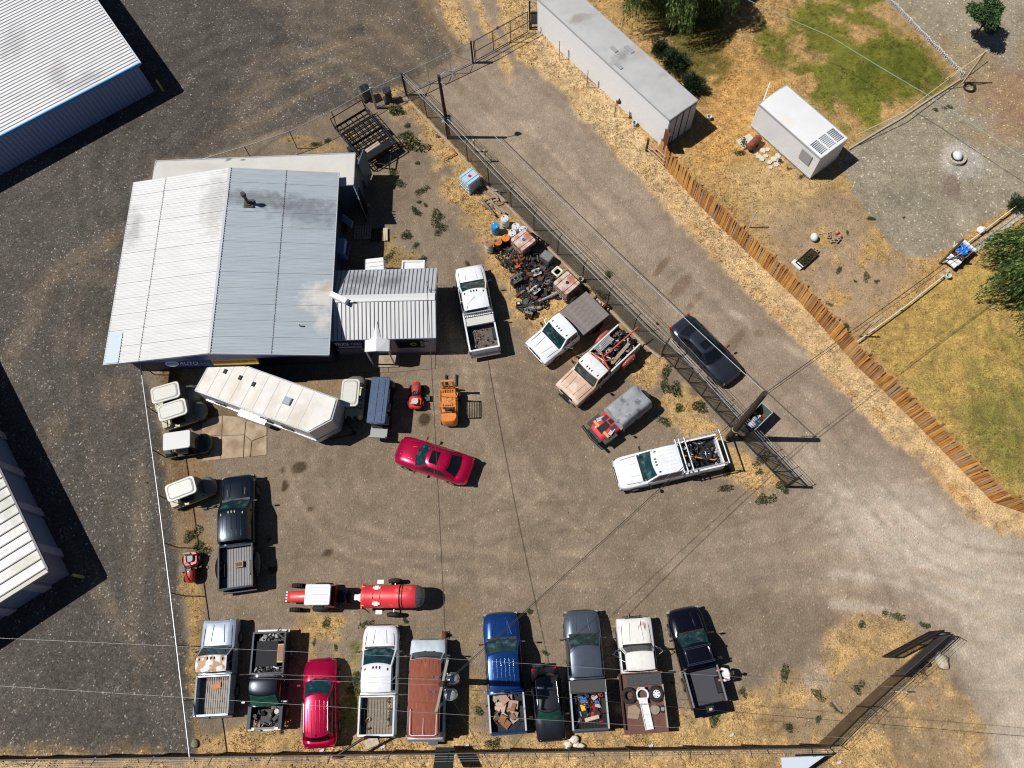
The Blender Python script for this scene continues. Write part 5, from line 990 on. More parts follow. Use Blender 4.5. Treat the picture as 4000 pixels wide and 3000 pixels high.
tyre_thing('loose bare tyre on the left of the rusty flatbed deck', loc2(cc, aa, -1.1, .72, 1.18))
tyre_thing('mounted tyre with white rim on the right of the rusty flatbed deck', loc2(cc, aa, -1.1, -.72, 1.18), rim=True)
t = thing('spare_wheel', 'small tan spare wheel on the rusty flatbed deck', 'wheel', loc2(cc, aa, -1.85, -.55, 1.07)); b = MB(); b.cyl((0, 0, 0), (0, 0, .12), .24, n=18); b.cyl((0, 0, .12), (0, 0, .15), .09, n=12, m=1); b.build('disc', [mat('tan_disc', srgb(150, 132, 108), .7), M_STEEL], t)
t = thing('spare_wheel', 'tiny dark wheel beside the tan spare on the rusty flatbed', 'wheel', loc2(cc, aa, -1.85, -.95, 1.07)); b = MB(); b.torus((0, 0, .08), .14, .05, 16, 6); b.cyl((0, 0, 0), (0, 0, .1), .1, n=10, m=1); b.build('wheel', [M_TYRE, M_STEEL], t)
t = thing('plastic_chair', 'white plastic seat shell lying on the rusty flatbed', 'chair', loc2(cc, aa, -1.1, .02, 1.12), R(aa)); b = MB(); b.torus((0, 0, .1), .30, .06, 18, 6, sq=.8); b.box((-.28, 0, .16), (.3, .45, .05), ry=.3); b.tube([(.25, -.2, .1), (.35, -.1, .3), (.35, .2, .3), (.25, .25, .1)], .03); b.build('shell', M_WHITE, t)
t = thing('ramp_ladder', 'white ribbed plastic ramp lying along the rusty flatbed deck', 'ramp', loc2(cc, aa, -2.05, -.08, 1.1), R(aa + 6)); b = MB(); b.box((0, 0, 0), (1.5, .42, .03)); b.build('panel', M_WHITE, t)
me = MB().box((0, 0, .03), (.03, .42, .05)).mesh('rung', M_WHITE)
for i in range(9): o = link('rung', me, t); o.location = (-.72 + i * .18, 0, 0)
for y in (-.2, .2): b = MB(); b.box((0, y, .03), (1.5, .03, .08)); b.build('side_rail', M_WHITE, t)
b = MB(); b.prism([(-.35, -.3), (.2, -.35), (.35, .1), (.1, .35), (-.3, .25)], 0, .03); o = b.build('cardboard_sheet', MATS['tan_disc']); tag(o, 'brown card sheet on the left of the rusty flatbed deck', 'cardboard'); o.location = loc2(cc, aa, -1.9, .55, 1.07)
# black pickup, tailgate down
KP = paint('gloss_black_paint', (16, 20, 32), .15, .4)
t = pickup('pickup_truck', 'black pickup with tailgate down and chrome roof bars, rightmost in the bottom row', (8.42, .8), 101.5, 4.95, 1.92, (1.25, 1.9, 2.95), KP, chrome=False, nz=.92, bedk=dict(floor=mat('grey_bed_liner', srgb(64, 64, 70), .7), ribs=0, inner=M_BLACK, railm=mat('rail_grey', (.2, .2, .21), .4), tail_down=True), posts=(.6,))
for x in (2.475 - 2.05, 2.475 - 2.85):
    b = MB()
    for dx in (-.035, .035): b.box((x + dx, 0, 1.95), (.035, 1.5, .04))
    for y in (-.72, .72): b.box((x, y, 1.9), (.08, .06, .1))
    b.build('roof_bar', M_CHROME, t)
for s in (-1, 1): b = MB(); b.box((2.475 - 2.45, s * .66, 1.9), (.8, .04, .04)); b.build('roof_bar', M_CHROME, t)
b = MB(); b.box((-2.55 - .15, .0, .925), (.3, .42, .03)); b.box((-2.55 - .17, -.02, .945), (.12, .16, .01), m=1); b.build('latch_panel', [M_BLACK, MATS['junk_pale']], t)
# ================================================================== FENCES, POLES, WIRES
def mesh_mat(name, colr, cover, scale=16.0):
    """woven wire: fine diamond strands, the rest open"""
    m = bpy.data.materials.new(name); m.use_nodes = True; nt = m.node_tree; N = nt.nodes.new; L = nt.links.new; b = nt.nodes['Principled BSDF']; outn = nt.nodes['Material Output']
    b.inputs['Base Color'].default_value = (*colr, 1); b.inputs['Roughness'].default_value = .5
    uv = N('ShaderNodeTexCoord'); sp = N('ShaderNodeSeparateXYZ'); L(uv.outputs['UV'], sp.inputs[0]); masks = []
    for s in (1, -1):
        a = N('ShaderNodeMath'); a.operation = 'MULTIPLY_ADD'; a.inputs[1].default_value = s; L(sp.outputs[1], a.inputs[0]); L(sp.outputs[0], a.inputs[2])
        k = N('ShaderNodeMath'); k.operation = 'MULTIPLY'; k.inputs[1].default_value = scale; L(a.outputs[0], k.inputs[0])
        f = N('ShaderNodeMath'); f.operation = 'FRACT'; L(k.outputs[0], f.inputs[0])
        g = N('ShaderNodeMath'); g.operation = 'LESS_THAN'; g.inputs[1].default_value = cover / 2; L(f.outputs[0], g.inputs[0]); masks.append(g)
    mx = N('ShaderNodeMath'); mx.operation = 'MAXIMUM'; L(masks[0].outputs[0], mx.inputs[0]); L(masks[1].outputs[0], mx.inputs[1])
    tr = N('ShaderNodeBsdfTransparent'); ms = N('ShaderNodeMixShader'); L(mx.outputs[0], ms.inputs[0]); L(tr.outputs[0], ms.inputs[1]); L(b.outputs[0], ms.inputs[2]); L(ms.outputs[0], outn.inputs['Surface']); return m
M_CHAIN = mesh_mat('chain_link', (.16, .16, .16), .16); M_CHAIND = mesh_mat('dark_chain_link', (.03, .034, .028), .5); M_CHAINB = mesh_mat('black_mesh', (.012, .012, .012), .9)
def panel(name, p, q, z0, z1, m, parent, lift=0):
    me = bpy.data.meshes.new(name); me.from_pydata([(p[0], p[1], z0), (q[0], q[1], z0), (q[0], q[1], z1), (p[0], p[1], z1)], [], [(0, 1, 2, 3)])
    L_ = math.hypot(q[0] - p[0], q[1] - p[1]); uv = me.uv_layers.new(name='UV')
    for i, c in enumerate([(0, 0), (L_, 0), (L_, z1 - z0), (0, z1 - z0)]): uv.data[i].uv = c
    me.materials.append(m); return link(name, me, parent)
def fence(name, label, pts, h, posts, mesh_m, rail_m, post_m, arms=0, arm_side=1, cat='fence', bottom=False, mid=False, rr=.028, pr=.032, zb=.03):
    t = thing(name, label, cat, (pts[0][0], pts[0][1], 0)); o0 = Vector((pts[0][0], pts[0][1], 0)); P = [Vector((p[0], p[1], 0)) - o0 for p in pts]
    b = MB(); b.tube([p + Vector((0, 0, h)) for p in P], rr, 8); b.build('top_rail', rail_m, t)
    if bottom: b = MB(); b.tube([p + Vector((0, 0, .12)) for p in P], rr); b.build('bottom_rail', rail_m, t)
    if mid: b = MB(); b.tube([p + Vector((0, 0, h * .5)) for p in P], rr * .8); b.build('mid_rail', rail_m, t)
    tot = 0
    for a, c in zip(P[:-1], P[1:]):
        if mesh_m: panel('wire_mesh', a, c, zb, h, mesh_m, t)
    acc = 0; segs = [((a, c), (c - a).length) for a, c in zip(P[:-1], P[1:])]; total = sum(s[1] for s in segs); n = max(1, round(total / posts)); where = []
    for i in range(n + 1):
        d = min(i * total / n, total - 1e-4)
        for (a, c), l in segs:
            if d <= l: where.append((a + (c - a) * (d / l), (c - a).normalized())); break
            d -= l
    for w_, dd in where:
        nrm = Vector((-dd.y, dd.x, 0)) * arm_side; b = MB(); b.cyl(w_, w_ + Vector((0, 0, h + .02)), pr, n=8); po = b.build('post', post_m, t)
        if arms: b = MB(); b.tube([w_ + Vector((0, 0, h)), w_ + nrm * .30 + Vector((0, 0, h + .30))], .022, 6); b.build('barb_arm', post_m, po)
    if arms:
        for k in range(3):
            f = .1 + k * .1
            b = MB(); pp = []
            for w_, dd in where: nrm = Vector((-dd.y, dd.x, 0)) * arm_side; pp.append(w_ + nrm * f + Vector((0, 0, h + f)))
            b.tube(pp, .010, 4); b.build('barbed_wire', M_PWIRE if k == 1 else M_WIRE, t)
    return t
g2 = lambda *pts: [tuple(at(x, y)[:2]) for x, y in pts]
wl = [tuple(at(548, 1421, 1.86)[:2]), tuple(at(617, 1935, 1.86)[:2]), tuple(at(667, 2335, 1.86)[:2]), tuple(at(741, 2962, 1.86)[:2])]
fence('chain_link_fence', 'long straight chain link fence with bright top rail between dark lot and yard', wl, 1.86, 2.9, M_CHAIN, mat('bright_rail', (.72, .74, .78), .35, .3), M_BSTEEL, rr=.033)
nl = [tuple(at(775, 626, 1.86)[:2]), tuple(at(1000, 558, 1.86)[:2]), tuple(at(1140, 509, 1.86)[:2]), tuple(at(1296, 434, 1.86)[:2]), tuple(at(1445, 341, 2.0)[:2])]
fence('chain_link_fence', 'chain link fence with pale top rail from the old storage trailer to the gate', nl, 1.86, 3.0, M_CHAIN, M_STEEL, M_BSTEEL)
# gates across the top of the yard
A, B_, C_, D_ = at(1470, 423), at(1588, 371), at(1848, 246), at(2088, 118)
def gate(name, label, a, c, h, bays, mesh_m, rail_m, brace='diag', mid=False, cat='gate', r=.035, zb=.12, inset=.0):
    t = thing(name, label, cat, (a.x, a.y, 0)); d = (c - a); L_ = d.length; u = d.normalized(); O = Vector((0, 0, 0)); up = Vector((0, 0, 1))
    for z, nm in ((h, 'top_rail'), (zb, 'bottom_rail')) + (((h * .5, 'mid_rail'),) if mid else ()): b = MB(); b.tube([O + up * z, u * L_ + up * z], r, 8); b.build(nm, rail_m, t)
    for i in range(bays + 1):
        b = MB(); p = u * (L_ * i / bays); b.tube([p + up * zb, p + up * h], r * .8, 6); b.build('upright', rail_m if brace != 'dark' else M_BSTEEL, t)
        if brace == 'diag' and i < bays:
            b = MB(); q = u * (L_ * (i + 1) / bays); b.tube([p + up * (h if i % 2 == 0 else h), q + up * zb], r * .55, 6); b.build('brace', rail_m, t)
    if mesh_m: panel('wire_mesh', O, u * L_, zb, h, mesh_m, t)
    return t
def post(name, label, p, h, r, m, cat='post', n=12):
    b = MB(); b.cyl((0, 0, 0), (0, 0, h), r, n=n); b.blob((0, 0, h), (r, r, r * .6), n, 4); o = b.build(name, m); tag(o, label, cat); o.location = p; return o
gate('braced_panel', 'short X braced pale steel gate panel beside the black bins', A, B_, 1.95, 2, M_CHAIN, M_STEEL)
post('gate_post', 'thick pale gate post left of the black bins', A, 2.1, .085, M_STEEL); post('gate_post', 'dark gate post at the corner where three fences meet', B_, 2.15, .08, M_BSTEEL)
gate('sliding_gate', 'long truss braced sliding gate across the road', B_ + Vector((.1, .1, 0)), C_, 2.0, 3, M_CHAIN, M_STEEL)
post('gate_post', 'dark double gate post halfway along the road gate', C_, 2.1, .07, M_BSTEEL); post('gate_post', 'slim second post close to the dark double gate post', C_ + Vector((.16, .08, 0)), 2.0, .04, M_BSTEEL)
gt = gate('swing_gate', 'dark framed gate with round blue badge beside the long semi trailer', C_ + Vector((.25, .13, 0)), D_ + Vector((-.5, -.25, 0)), 2.0, 3, M_CHAIN, mat('dull_dark_rail', (.10, .10, .10), .5, .4), brace='dark', mid=True)
bd = at(1943, 108, 1.4); b = MB(); b.cyl((0, 0, 0), (.02, -.04, 0), .13, n=6); b.cyl((.02, -.04, 0), (.025, -.05, 0), .07, n=6, m=1); o = b.build('badge', [mat('badge_navy', srgb(30, 36, 84), .5), M_WHITE], gt); o.location = bd - gt.location
# end post frame beside the trailer
t = thing('gate_shed', 'tall dark open steel frame at the nose of the long semi trailer', 'frame', (D_.x - .35, D_.y + .1, 0))
for x, y in ((0, 0), (.95, 0), (0, .7), (.95, .7)): b = MB(); b.cyl((x, y, 0), (x, y, 2.6), .06, n=8); b.build('post', M_BSTEEL, t)
for z in (.15, 1.5, 2.5): b = MB(); b.tube([(0, 0, z), (.95, 0, z)], .04); b.tube([(0, 0, z), (0, .7, z)], .04); b.build('crossbar', MATS['trailer_rail'] if z == 2.5 else M_BSTEEL, t)
b = MB(); b.box((.48, .3, .8), (.8, .04, 1.2)); b.build('panel', mat('grey_panel2', (.22, .22, .23), .6), t)
# middle fence, yard to road
ml = g2((1592, 378), (1700, 492), (1815, 614), (1920, 728), (2034, 847), (2151, 967), (2277, 1093), (2404, 1222), (2531, 1351), (2583, 1392))
fence('barbed_fence', 'dark chain link fence with angled barbed wire arms between yard and road', ml, 1.9, 2.42, M_CHAIND, mat('worn_rail', (.22, .23, .24), .45, .5), M_BSTEEL, arms=1, arm_side=1)
b = MB(); o0 = ml[0]
for p, q in zip(ml[:-1], ml[1:]):
    dx, dy = q[0] - p[0], q[1] - p[1]; b.box(((p[0] + q[0]) / 2 - o0[0] - .12, (p[1] + q[1]) / 2 - o0[1] - .12, .03), (math.hypot(dx, dy), .14, .09), rz=math.atan2(dy, dx))
o = b.build('kickboard', mat('pale_kickboard', srgb(168, 148, 120), .85, noise=.2)); tag(o, 'pale timber kerb on the ground along the barbed wire fence', 'kerb'); o.location = (*o0, 0)
g0, g1 = at(2583, 1385), at(3072, 1902)
t = gate('sliding_gate', 'long black mesh sliding gate standing open behind the dumpster', g0, g1, 1.9, 9, M_CHAIND, M_BSTEEL, brace='dark', r=.05)
b = MB(); nrm = Vector((.7, .7, 0)); u = (g1 - g0).normalized(); nrm = Vector((-u.y, u.x, 0)); L_ = (g1 - g0).length
for k in range(3): b.tube([nrm * (.12 + k * .1) + Vector((0, 0, 1.98 + k * .1)), u * L_ + nrm * (.12 + k * .1) + Vector((0, 0, 1.98 + k * .1))], .012, 4)
b.build('barbed_wire', M_PWIRE, t)['kind'] = 'stuff'
for i in range(9): b = MB(); p = u * (i * L_ / 8); b.tube([p + Vector((0, 0, 1.9)), p + nrm * .34 + Vector((0, 0, 2.22))], .022); b.build('barb_arm', M_BSTEEL, t)
for i in range(9): b = MB(); p = u * (i * L_ / 9); q = u * ((i + 1) * L_ / 9); b.tube([p + Vector((0, 0, .15)), q + Vector((0, 0, 1.85))], .022); b.build('brace', M_BSTEEL, t)
post('gate_post', 'black end post of the black mesh gate', g1, 2.2, .08, M_BSTEEL)
# south fence
s0, s1 = at(-60, 2957), at(3192, 2909)
so0 = Vector((s0.x, s0.y, 0)); sl_ = (s1 - s0).length; sa_ = math.atan2(s1.y - s0.y, s1.x - s0.x)
t = thing('slatted_fence', 'long dark brown slatted fence with barbed wire arms along the bottom edge', 'fence', (s0.x, s0.y, 0), sa_)
m_sl = mat('brown_slat', srgb(70, 48, 36), .8, noise=.3, nscale=3)  # slat brown is darkened with the shade of the fence's north side
me = MB().box((0, 0, .93), (.155, .02, 1.8)).mesh('slat', m_sl); n = int(sl_ / .17)
for i in range(n): o = link('slat', me, t); o.location = ((i + .5) * sl_ / n, random.uniform(-.01, .01), random.uniform(-.02, .02))
b = MB(); b.tube([(0, 0, 1.86), (sl_, 0, 1.86)], .04, 8); b.build('top_rail', MATS['dull_dark_rail'], t)
for i in range(15):
    x = 1.0 + i * 3.05
    b = MB(); b.cyl((x, .04, 0), (x, .04, 1.9), .04, n=8); po = b.build('post', M_BSTEEL, t); b = MB(); b.tube([(x, .0, 1.86), (x - .05, -.36, 2.2)], .022); b.build('barb_arm', M_BSTEEL, po)
for k in range(3): b = MB(); b.tube([(0, -.12 - k * .1, 1.98 + k * .1), (sl_, -.12 - k * .1, 1.98 + k * .1)], .010, 4); b.build('barbed_wire', M_PWIRE, t)
# H brace and screen on the fence
t = thing('steel_brace', 'rusty steel H brace beside the slatted fence below the clean white pickup', 'post', at(1452, 2872)); a = t.location; q = at(1352, 2935) - a; q.z = 0
b = MB(); b.cyl((0, 0, 0), (0, 0, 2.3), .09, n=8); b.build('post', M_RUST, t)
b = MB(); b.tube([(0, 0, 2.0), (q.x, q.y, 1.8)], .07); b.build('crossbar', M_BSTEEL, t)
b = MB(); b.box((q.x, q.y - .1, 1.1), (.42, .1, 2.2)); b.build('panel', M_RUST, t)
b = MB(); b.box((0, 0, .04), (.75, .45, .08), rz=.4); o = b.build('concrete_block', M_STONE); tag(o, 'pale concrete block at the foot of the rusty steel brace', 'block'); o.location = at(1452, 2900)
b = MB(); b.box((0, 0, 0), (1.0, .05, 1.3), rx=R(50)); o = b.build('dark_screen', mat('green_black_screen', srgb(34, 40, 36), .7)); tag(o, 'dark green screen leaning out over the slatted fence', 'screen'); o.location = at(1735, 2965, 1.6)
# south east fence and gate
se = g2((3192, 2909), (3300, 2800), (3420, 2690), (3640, 2500), (3655, 2484))
fence('barbed_fence', 'brown mesh fence with barbed arms running up to the lower right gate', se, 1.85, 3.2, mesh_mat('brown_mesh', srgb(90, 66, 40), .75), M_BSTEEL, M_BSTEEL, arms=1, arm_side=-1, rr=.04, bottom=False)
gate('gate_leaf', 'black mesh gate leaf folded back at the lower right corner of the yard', at(3445, 2566), at(3628, 2469), 1.7, 2, M_CHAINB, M_BSTEEL, brace='dark', mid=True, r=.05)
p, q = at(3480, 2640), at(3648, 2492); t = thing('shade_panel', 'solid dark grey sign panel on the lower right fence, back towards us', 'sign', (p.x, p.y, 0)); b = MB(); d = q - p; b.box((d.x / 2 - .08, d.y / 2 + .05, 1.25), (d.length, .04, 1.1), rz=math.atan2(d.y, d.x)); b.build('panel', mat('panel_back', srgb(70, 68, 72), .6), t)
for k in (0, 1): b = MB(); b.box((d.x * k * .98, d.y * k * .98, .95), (.07, .07, 1.9)); b.build('post', M_BSTEEL, t)
b = MB(); b.add([(-1.05, .0, 2.0), (1.15, .08, 1.95), (-.95, -.95, 1.75), (-1.05, .02, 1.97), (1.15, .1, 1.92), (-.95, -.93, 1.72)], [(0, 2, 1), (3, 4, 5), (0, 1, 4, 3), (1, 2, 5, 4), (2, 0, 3, 5)]); b.add([(-.95, -.95, 1.75), (1.15, .08, 1.95), (.1, -.6, 1.8), (-.4, -.9, 1.76)], [(0, 3, 2, 1)])
o = b.build('white_banner', mat('white_banner', (.62, .68, .76), .5)); tag(o, 'white triangular banner sheet hanging outside the corner of the slatted fence', 'banner'); o.location = at(3085, 2945)
post('marker_post', 'white stick marker on the brown mesh fence', at(3480, 2700), 1.9, .03, M_WHITE)
# ---- wooden picket fence
pk = [(2565, 619), (2698, 765), (2805, 877), (2904, 972), (3000, 1064), (3127, 1184), (3235, 1304), (3344, 1428), (3452, 1527), (3588, 1665), (3741, 1821), (3877, 1961), (4110, 2042)]
W3 = [at(*p) for p in pk]; t = thing('picket_fence', 'long orange brown wooden board fence curving down the right side of the road', 'fence', tuple(W3[0])); o0 = W3[0]
pm = [mat('cedar_%d' % i, srgb(*c), .85, noise=.35, nscale=5, stretch=(3, 3, .6)) for i, c in enumerate([(204, 144, 72), (186, 126, 62), (214, 160, 92), (158, 112, 68), (176, 146, 112)])]
pms = [MB().box((0, 0, .98), (.132, .025, 1.95)).mesh('fence_board', m) for m in pm] + [MB().box((0, 0, .92), (.12, .025, 1.84)).mesh('fence_board', m) for m in pm]
segs = []; cnt = 0; tot = 0
for a, c in zip(W3[:-1], W3[1:]): segs.append((a, c, (c - a).length))
tot = sum(s[2] for s in segs); n = 236
for i in range(n):
    d = (i + .5) * tot / n
    for a, c, l in segs:
        if d <= l: break
        d -= l
    p = a + (c - a) * (d / l) - o0; an = math.atan2((c - a).y, (c - a).x); o = link('fence_board', pms[random.randrange(10)], t)
    o.location = (p.x, p.y, random.uniform(-.04, .04)); o.rotation_euler = (random.uniform(-.03, .05), random.uniform(-.025, .025), an + random.uniform(-.1, .1))
for z in (.45, 1.5):
    b = MB()
    for a, c in zip(W3[:-1], W3[1:]):
        d = c - a; m_ = (a + c) / 2 - o0; nn = Vector((-d.y, d.x, 0)).normalized() * .05; b.box((m_.x + nn.x, m_.y + nn.y, z), (d.length, .05, .09), rz=math.atan2(d.y, d.x))
    b.build('fence_rail', pm[3], t)
for i in range(13):
    d = i * tot / 12.01
    for a, c, l in segs:
        if d <= l: break
        d -= l
    p = a + (c - a) * (d / l) - o0; nn = Vector((-(c - a).y, (c - a).x, 0)).normalized() * .12; b = MB(); b.box((p.x + nn.x, p.y + nn.y, 1.0), (.1, .1, 2.0)); b.build('fence_post', pm[3], t)
t = thing('rail_gate', 'short rustic pole gate joining the semi trailer to the wooden board fence', 'gate', at(2524, 590)); e = at(2570, 640) - at(2524, 590)
b = MB(); b.cyl((0, 0, 0), (0, 0, 1.3), .09, n=8); b.build('post', M_RUST, t)
for z in (.3, .7, 1.1): b = MB(); b.tube([(0, 0, z), (e.x + .35, e.y - .3, z)], .05); b.build('pole_rail', mat('pinkish_timber', srgb(190, 150, 124), .8), t)
b = MB(); b.box((0, 0, .95), (.12, .7, 1.9), rz=.3); b.box((.02, .25, 1.1), (.1, .3, 1.6), rz=.6); o = b.build('leaning_board', mat('dark_red_board', srgb(96, 56, 44), .8)); tag(o, 'dark red boards leaning at the corner of the long semi trailer', 'board'); o.location = at(2594, 585)
# ---- slim posts on the verge
for px_, py_, h, lb, m_ in ((2184, 232, 1.75, 'thin rusty stake on the verge nearest the gate', M_RUST), (2219, 232, .9, 'short thin stake right beside the trailer wall near the gate', M_BSTEEL), (2292, 341, 1.7, 'thin dark stake halfway along the semi trailer', M_RUST), (2336, 341, .6, 'low stub stake at the foot of the semi trailer', M_BSTEEL), (2400, 457, 1.75, 'leaning stake carrying the rusty cone beside the semi trailer', M_RUST)):
    post('stake', lb, at(px_, py_), h, .022, m_, n=6)
b = MB(); b.cyl((0, 0, 0), (0, 0, .38), .13, .03, 12); b.box((0, 0, .0), (.3, .3, .03)); o = b.build('rusty_cone', M_RUST); tag(o, 'rusty brown cone perched on a stake beside the semi trailer', 'cone'); o.location = at(2418, 400, 1.5)
for px_, py_, lb in ((1855, 592, 'upper of two pale yellow bollards on the road edge'), (1897, 630, 'lower of two pale yellow bollards on the road edge')):
    post('bollard', lb, at(px_, py_), 1.25, .075, mat('pale_yellow_post', srgb(206, 196, 120), .5))
# ---- utility poles
def pole(name, label, p, h, r, m=M_WOODD):
    t = thing(name, label, 'utility pole', p); b = MB(); b.cyl((0, 0, 0), (0, 0, h), r, r * .72, 12); b.build('shaft', m, t); return t
t = pole('light_pole', 'wooden yard light pole with lamp arm near the road gate', at(1754, 536), 6.05, .14)
b = MB(); b.tube([(0, 0, 5.95), (.35, .12, 6.2), (.85, .28, 6.15)], .03); b.build('lamp_arm', M_STEEL, t)
b = MB(); b.cyl((.95, .3, 5.85), (.95, .3, 6.2), .2, .1, 14); b.blob((.95, .3, 5.86), (.2, .2, .13), 14, 6, 1); b.build('lamp_head', [M_STEEL, mat('pale_globe', (.6, .72, .72), .2)], t)
b = MB(); b.box((-.2, -.1, 1.6), (.22, .2, .45)); b.box((.2, -.02, 1.9), (.26, .22, .7), m=1); b.build('meter_box', [M_STEEL, mat('meter_blue', srgb(120, 150, 176), .5)], t)
P2 = at(2845, 1712); t = pole('utility_pole', 'tall bare wooden pole leaning over the dumpster', P2, 8.0, .2); b = MB(); b.tube([(.1, .0, 7.6), (.2, .25, 7.2), (-.05, .2, 6.6)], .02); b.cyl((0, 0, 7.3), (.35, .25, 7.35), .03); b.build('insulator', M_STEEL, t); b = MB(); b.cyl((0, 0, 1.8), (0, 0, 1.86), .205, n=12); b.build('pole_band', MATS['pale_yellow_post'], t)
top = at(1722, 2672, 9.0); P3 = Vector((top.x, top.y, 0)); t = pole('transformer_pole', 'dark wooden pole with crossarm and two round transformers beside the rust brown van', P3, 9.0, .17)
ca = at(1750, 2573, 8.6); cb = at(1703, 2785, 8.6)
b = MB(); dd = (ca - cb); md = (ca + cb) / 2 - P3; b.box((md.x, md.y, 8.6), (dd.length + .1, .11, .13), rz=math.atan2(dd.y, dd.x)); b.build('crossarm', mat('pale_crossarm', srgb(150, 142, 128), .8), t)
for k, q in enumerate((ca, cb)): b = MB(); w_ = q - P3; b.cyl((w_.x, w_.y, 8.66), (w_.x, w_.y, 8.85), .06, .05, 10); b.build('insulator', M_CHROME, t)
for q in (at(1713, 2645, 8.5), at(1700, 2703, 8.5)): b = MB(); w_ = q - P3; b.tube([(w_.x - .25, w_.y, 8.7), (w_.x + .1, w_.y, 8.6)], .035); b.cyl((w_.x, w_.y, 8.6), (w_.x, w_.y, 8.85), .07); b.build('bushing', M_CHROME, t)
m_tf = mat('transformer_grey', (.55, .57, .57), .2, .55, noise=.1)
for q in (at(1766, 2650, 8.1), at(1758, 2714, 8.1)):
    w_ = q - P3; b = MB(); b.cyl((w_.x, w_.y, 7.2), (w_.x, w_.y, 8.02), .26, n=18); b.blob((w_.x, w_.y, 8.02), (.265, .265, .1), 18, 6); tf = b.build('transformer', m_tf, t)
    for a in (0.8, 2.4, 4.0): b = MB(); b.cyl((w_.x + .24 * math.cos(a), w_.y + .24 * math.sin(a), 7.9), (w_.x + .29 * math.cos(a), w_.y + .29 * math.sin(a), 8.2), .035, n=6); b.build('terminal', M_CHROME, tf)
b = MB(); b.tube([(0, 0, 8.2), (.25, .1, 8.0)], .06); b.tube([(0, 0, 7.6), (.2, -.3, 7.6)], .06); b.build('bracket', M_BSTEEL, t)
b = MB(); b.tube([(.05, 0, 8.4), (.1, .2, 8.1), (.05, .35, 7.9), (.3, .45, 8.3)], .015); b.tube([(.05, 0, 8.4), (.25, -.3, 8.4)], .015); b.build('lead_wire', M_WIRE, t)
def wire(label, pts, r=.018, m=M_WIRE, sag=.25, name='power_line'):
    b = MB()
    for a, c in zip(pts[:-1], pts[1:]):
        a, c = Vector(a), Vector(c); pp = []
        for i in range(13): u = i / 12; p = a.lerp(c, u); p.z -= sag * 4 * u * (1 - u); pp.append(p)
        b.tube(pp, r, 5)
    o = b.build(name, m); tag(o, label, 'cable'); return o
E1, E2 = ca + Vector((0, 0, .25)), cb + Vector((0, 0, .25))
def ext(px0, py0, p, px1, py1, z=8.8): return [at(px0, py0, z), p, at(px1, py1, z)]
wire('thin pale power line over the bottom row, upper of the two at the crossarm tips', ext(-100, 2488, E1, 4100, 2722), .006, M_PWIRE, .0)
wire('thin pale power line crossing low over the tails of the bottom row', ext(-100, 2673, E2, 4100, 2930), .006, M_PWIRE, .0)
for k, (y0, y1) in enumerate(((2632, 2668), (2648, 2690))):
    wire(['upper thin line running left to the middle of the crossarm', 'lower thin line running left to the middle of the crossarm'][k], [at(975, y0, 8.7), at(1708, y1 - 14, 8.7)], .005, M_PWIRE, 0)
T2 = P2 + Vector((.1, .1, 7.8))
wire('dark twisted service cable from the transformers to the leaning pole', [P3 + Vector((.4, .3, 8.2)), P2 + Vector((.0, .1, 7.5))], .016, M_WIRE, .5)
wire('thick communication cable above the yard beside the twisted service cable', [P3 + Vector((.1, .1, 6.6)), P2 + Vector((.0, .0, 6.9))], .012, M_WIRE, .4)
wire('dark cable pair running from the leaning pole over the board fence, left one', [T2, at(4050, 765, 7.8)], .02, M_WIRE, .3)
wire('dark cable pair running from the leaning pole over the board fence, right one', [P2 + Vector((0, 0, 7.2)), at(4050, 790, 7.2)], .015, M_WIRE, .3)
wire('pale dashed service cable from the light pole along the road to the leaning pole', [at(1754, 536) + Vector((0, 0, 5.6)), T2], .026, mat('dash_cable', (.30, .29, .28), .4, .3), .35)
wire('twin telephone cable following the barbed fence from the gate corner, left strand', [at(1588, 371) + Vector((0, 0, 2.1)), at(2583, 1385) + Vector((.2, .2, 2.1)), P2 + Vector((.3, .2, 2.4))], .012, M_PWIRE, .05)
wire('twin telephone cable following the barbed fence from the gate corner, right strand', [at(1588, 371) + Vector((.2, .2, 2.2)), at(2583, 1385) + Vector((.45, .4, 2.2)), P2 + Vector((.6, .5, 2.6))], .012, M_WIRE, .05)
wire('dark service drop from the office mast down the yard to the transformer pole', [Vector((-6.45, 21.9, 4.3)), P3 + Vector((.1, .2, 7.4))], .018, M_WIRE, .25)
wire('steel guy wire from the transformer pole down past the slatted fence', [P3 + Vector((0, 0, 8)), at(1935, 3020)], .012, M_WIRE, 0, 'guy_wire')
wire('pale green rope strung over the lawn at the upper right', [at(2880, -20, 3), at(3240, 140, 3), at(3640, 380, 3), at(4080, 665, 3)], .018, mat('teal_rope', srgb(150, 180, 160), .6), .05, 'rope')
wire('thick shadow casting trunk cable passing high across the lower yard', [P3 + Vector((.1, -.2, 7.0)), at(4050, 2880, 7.0)], .01, M_WIRE, 0)
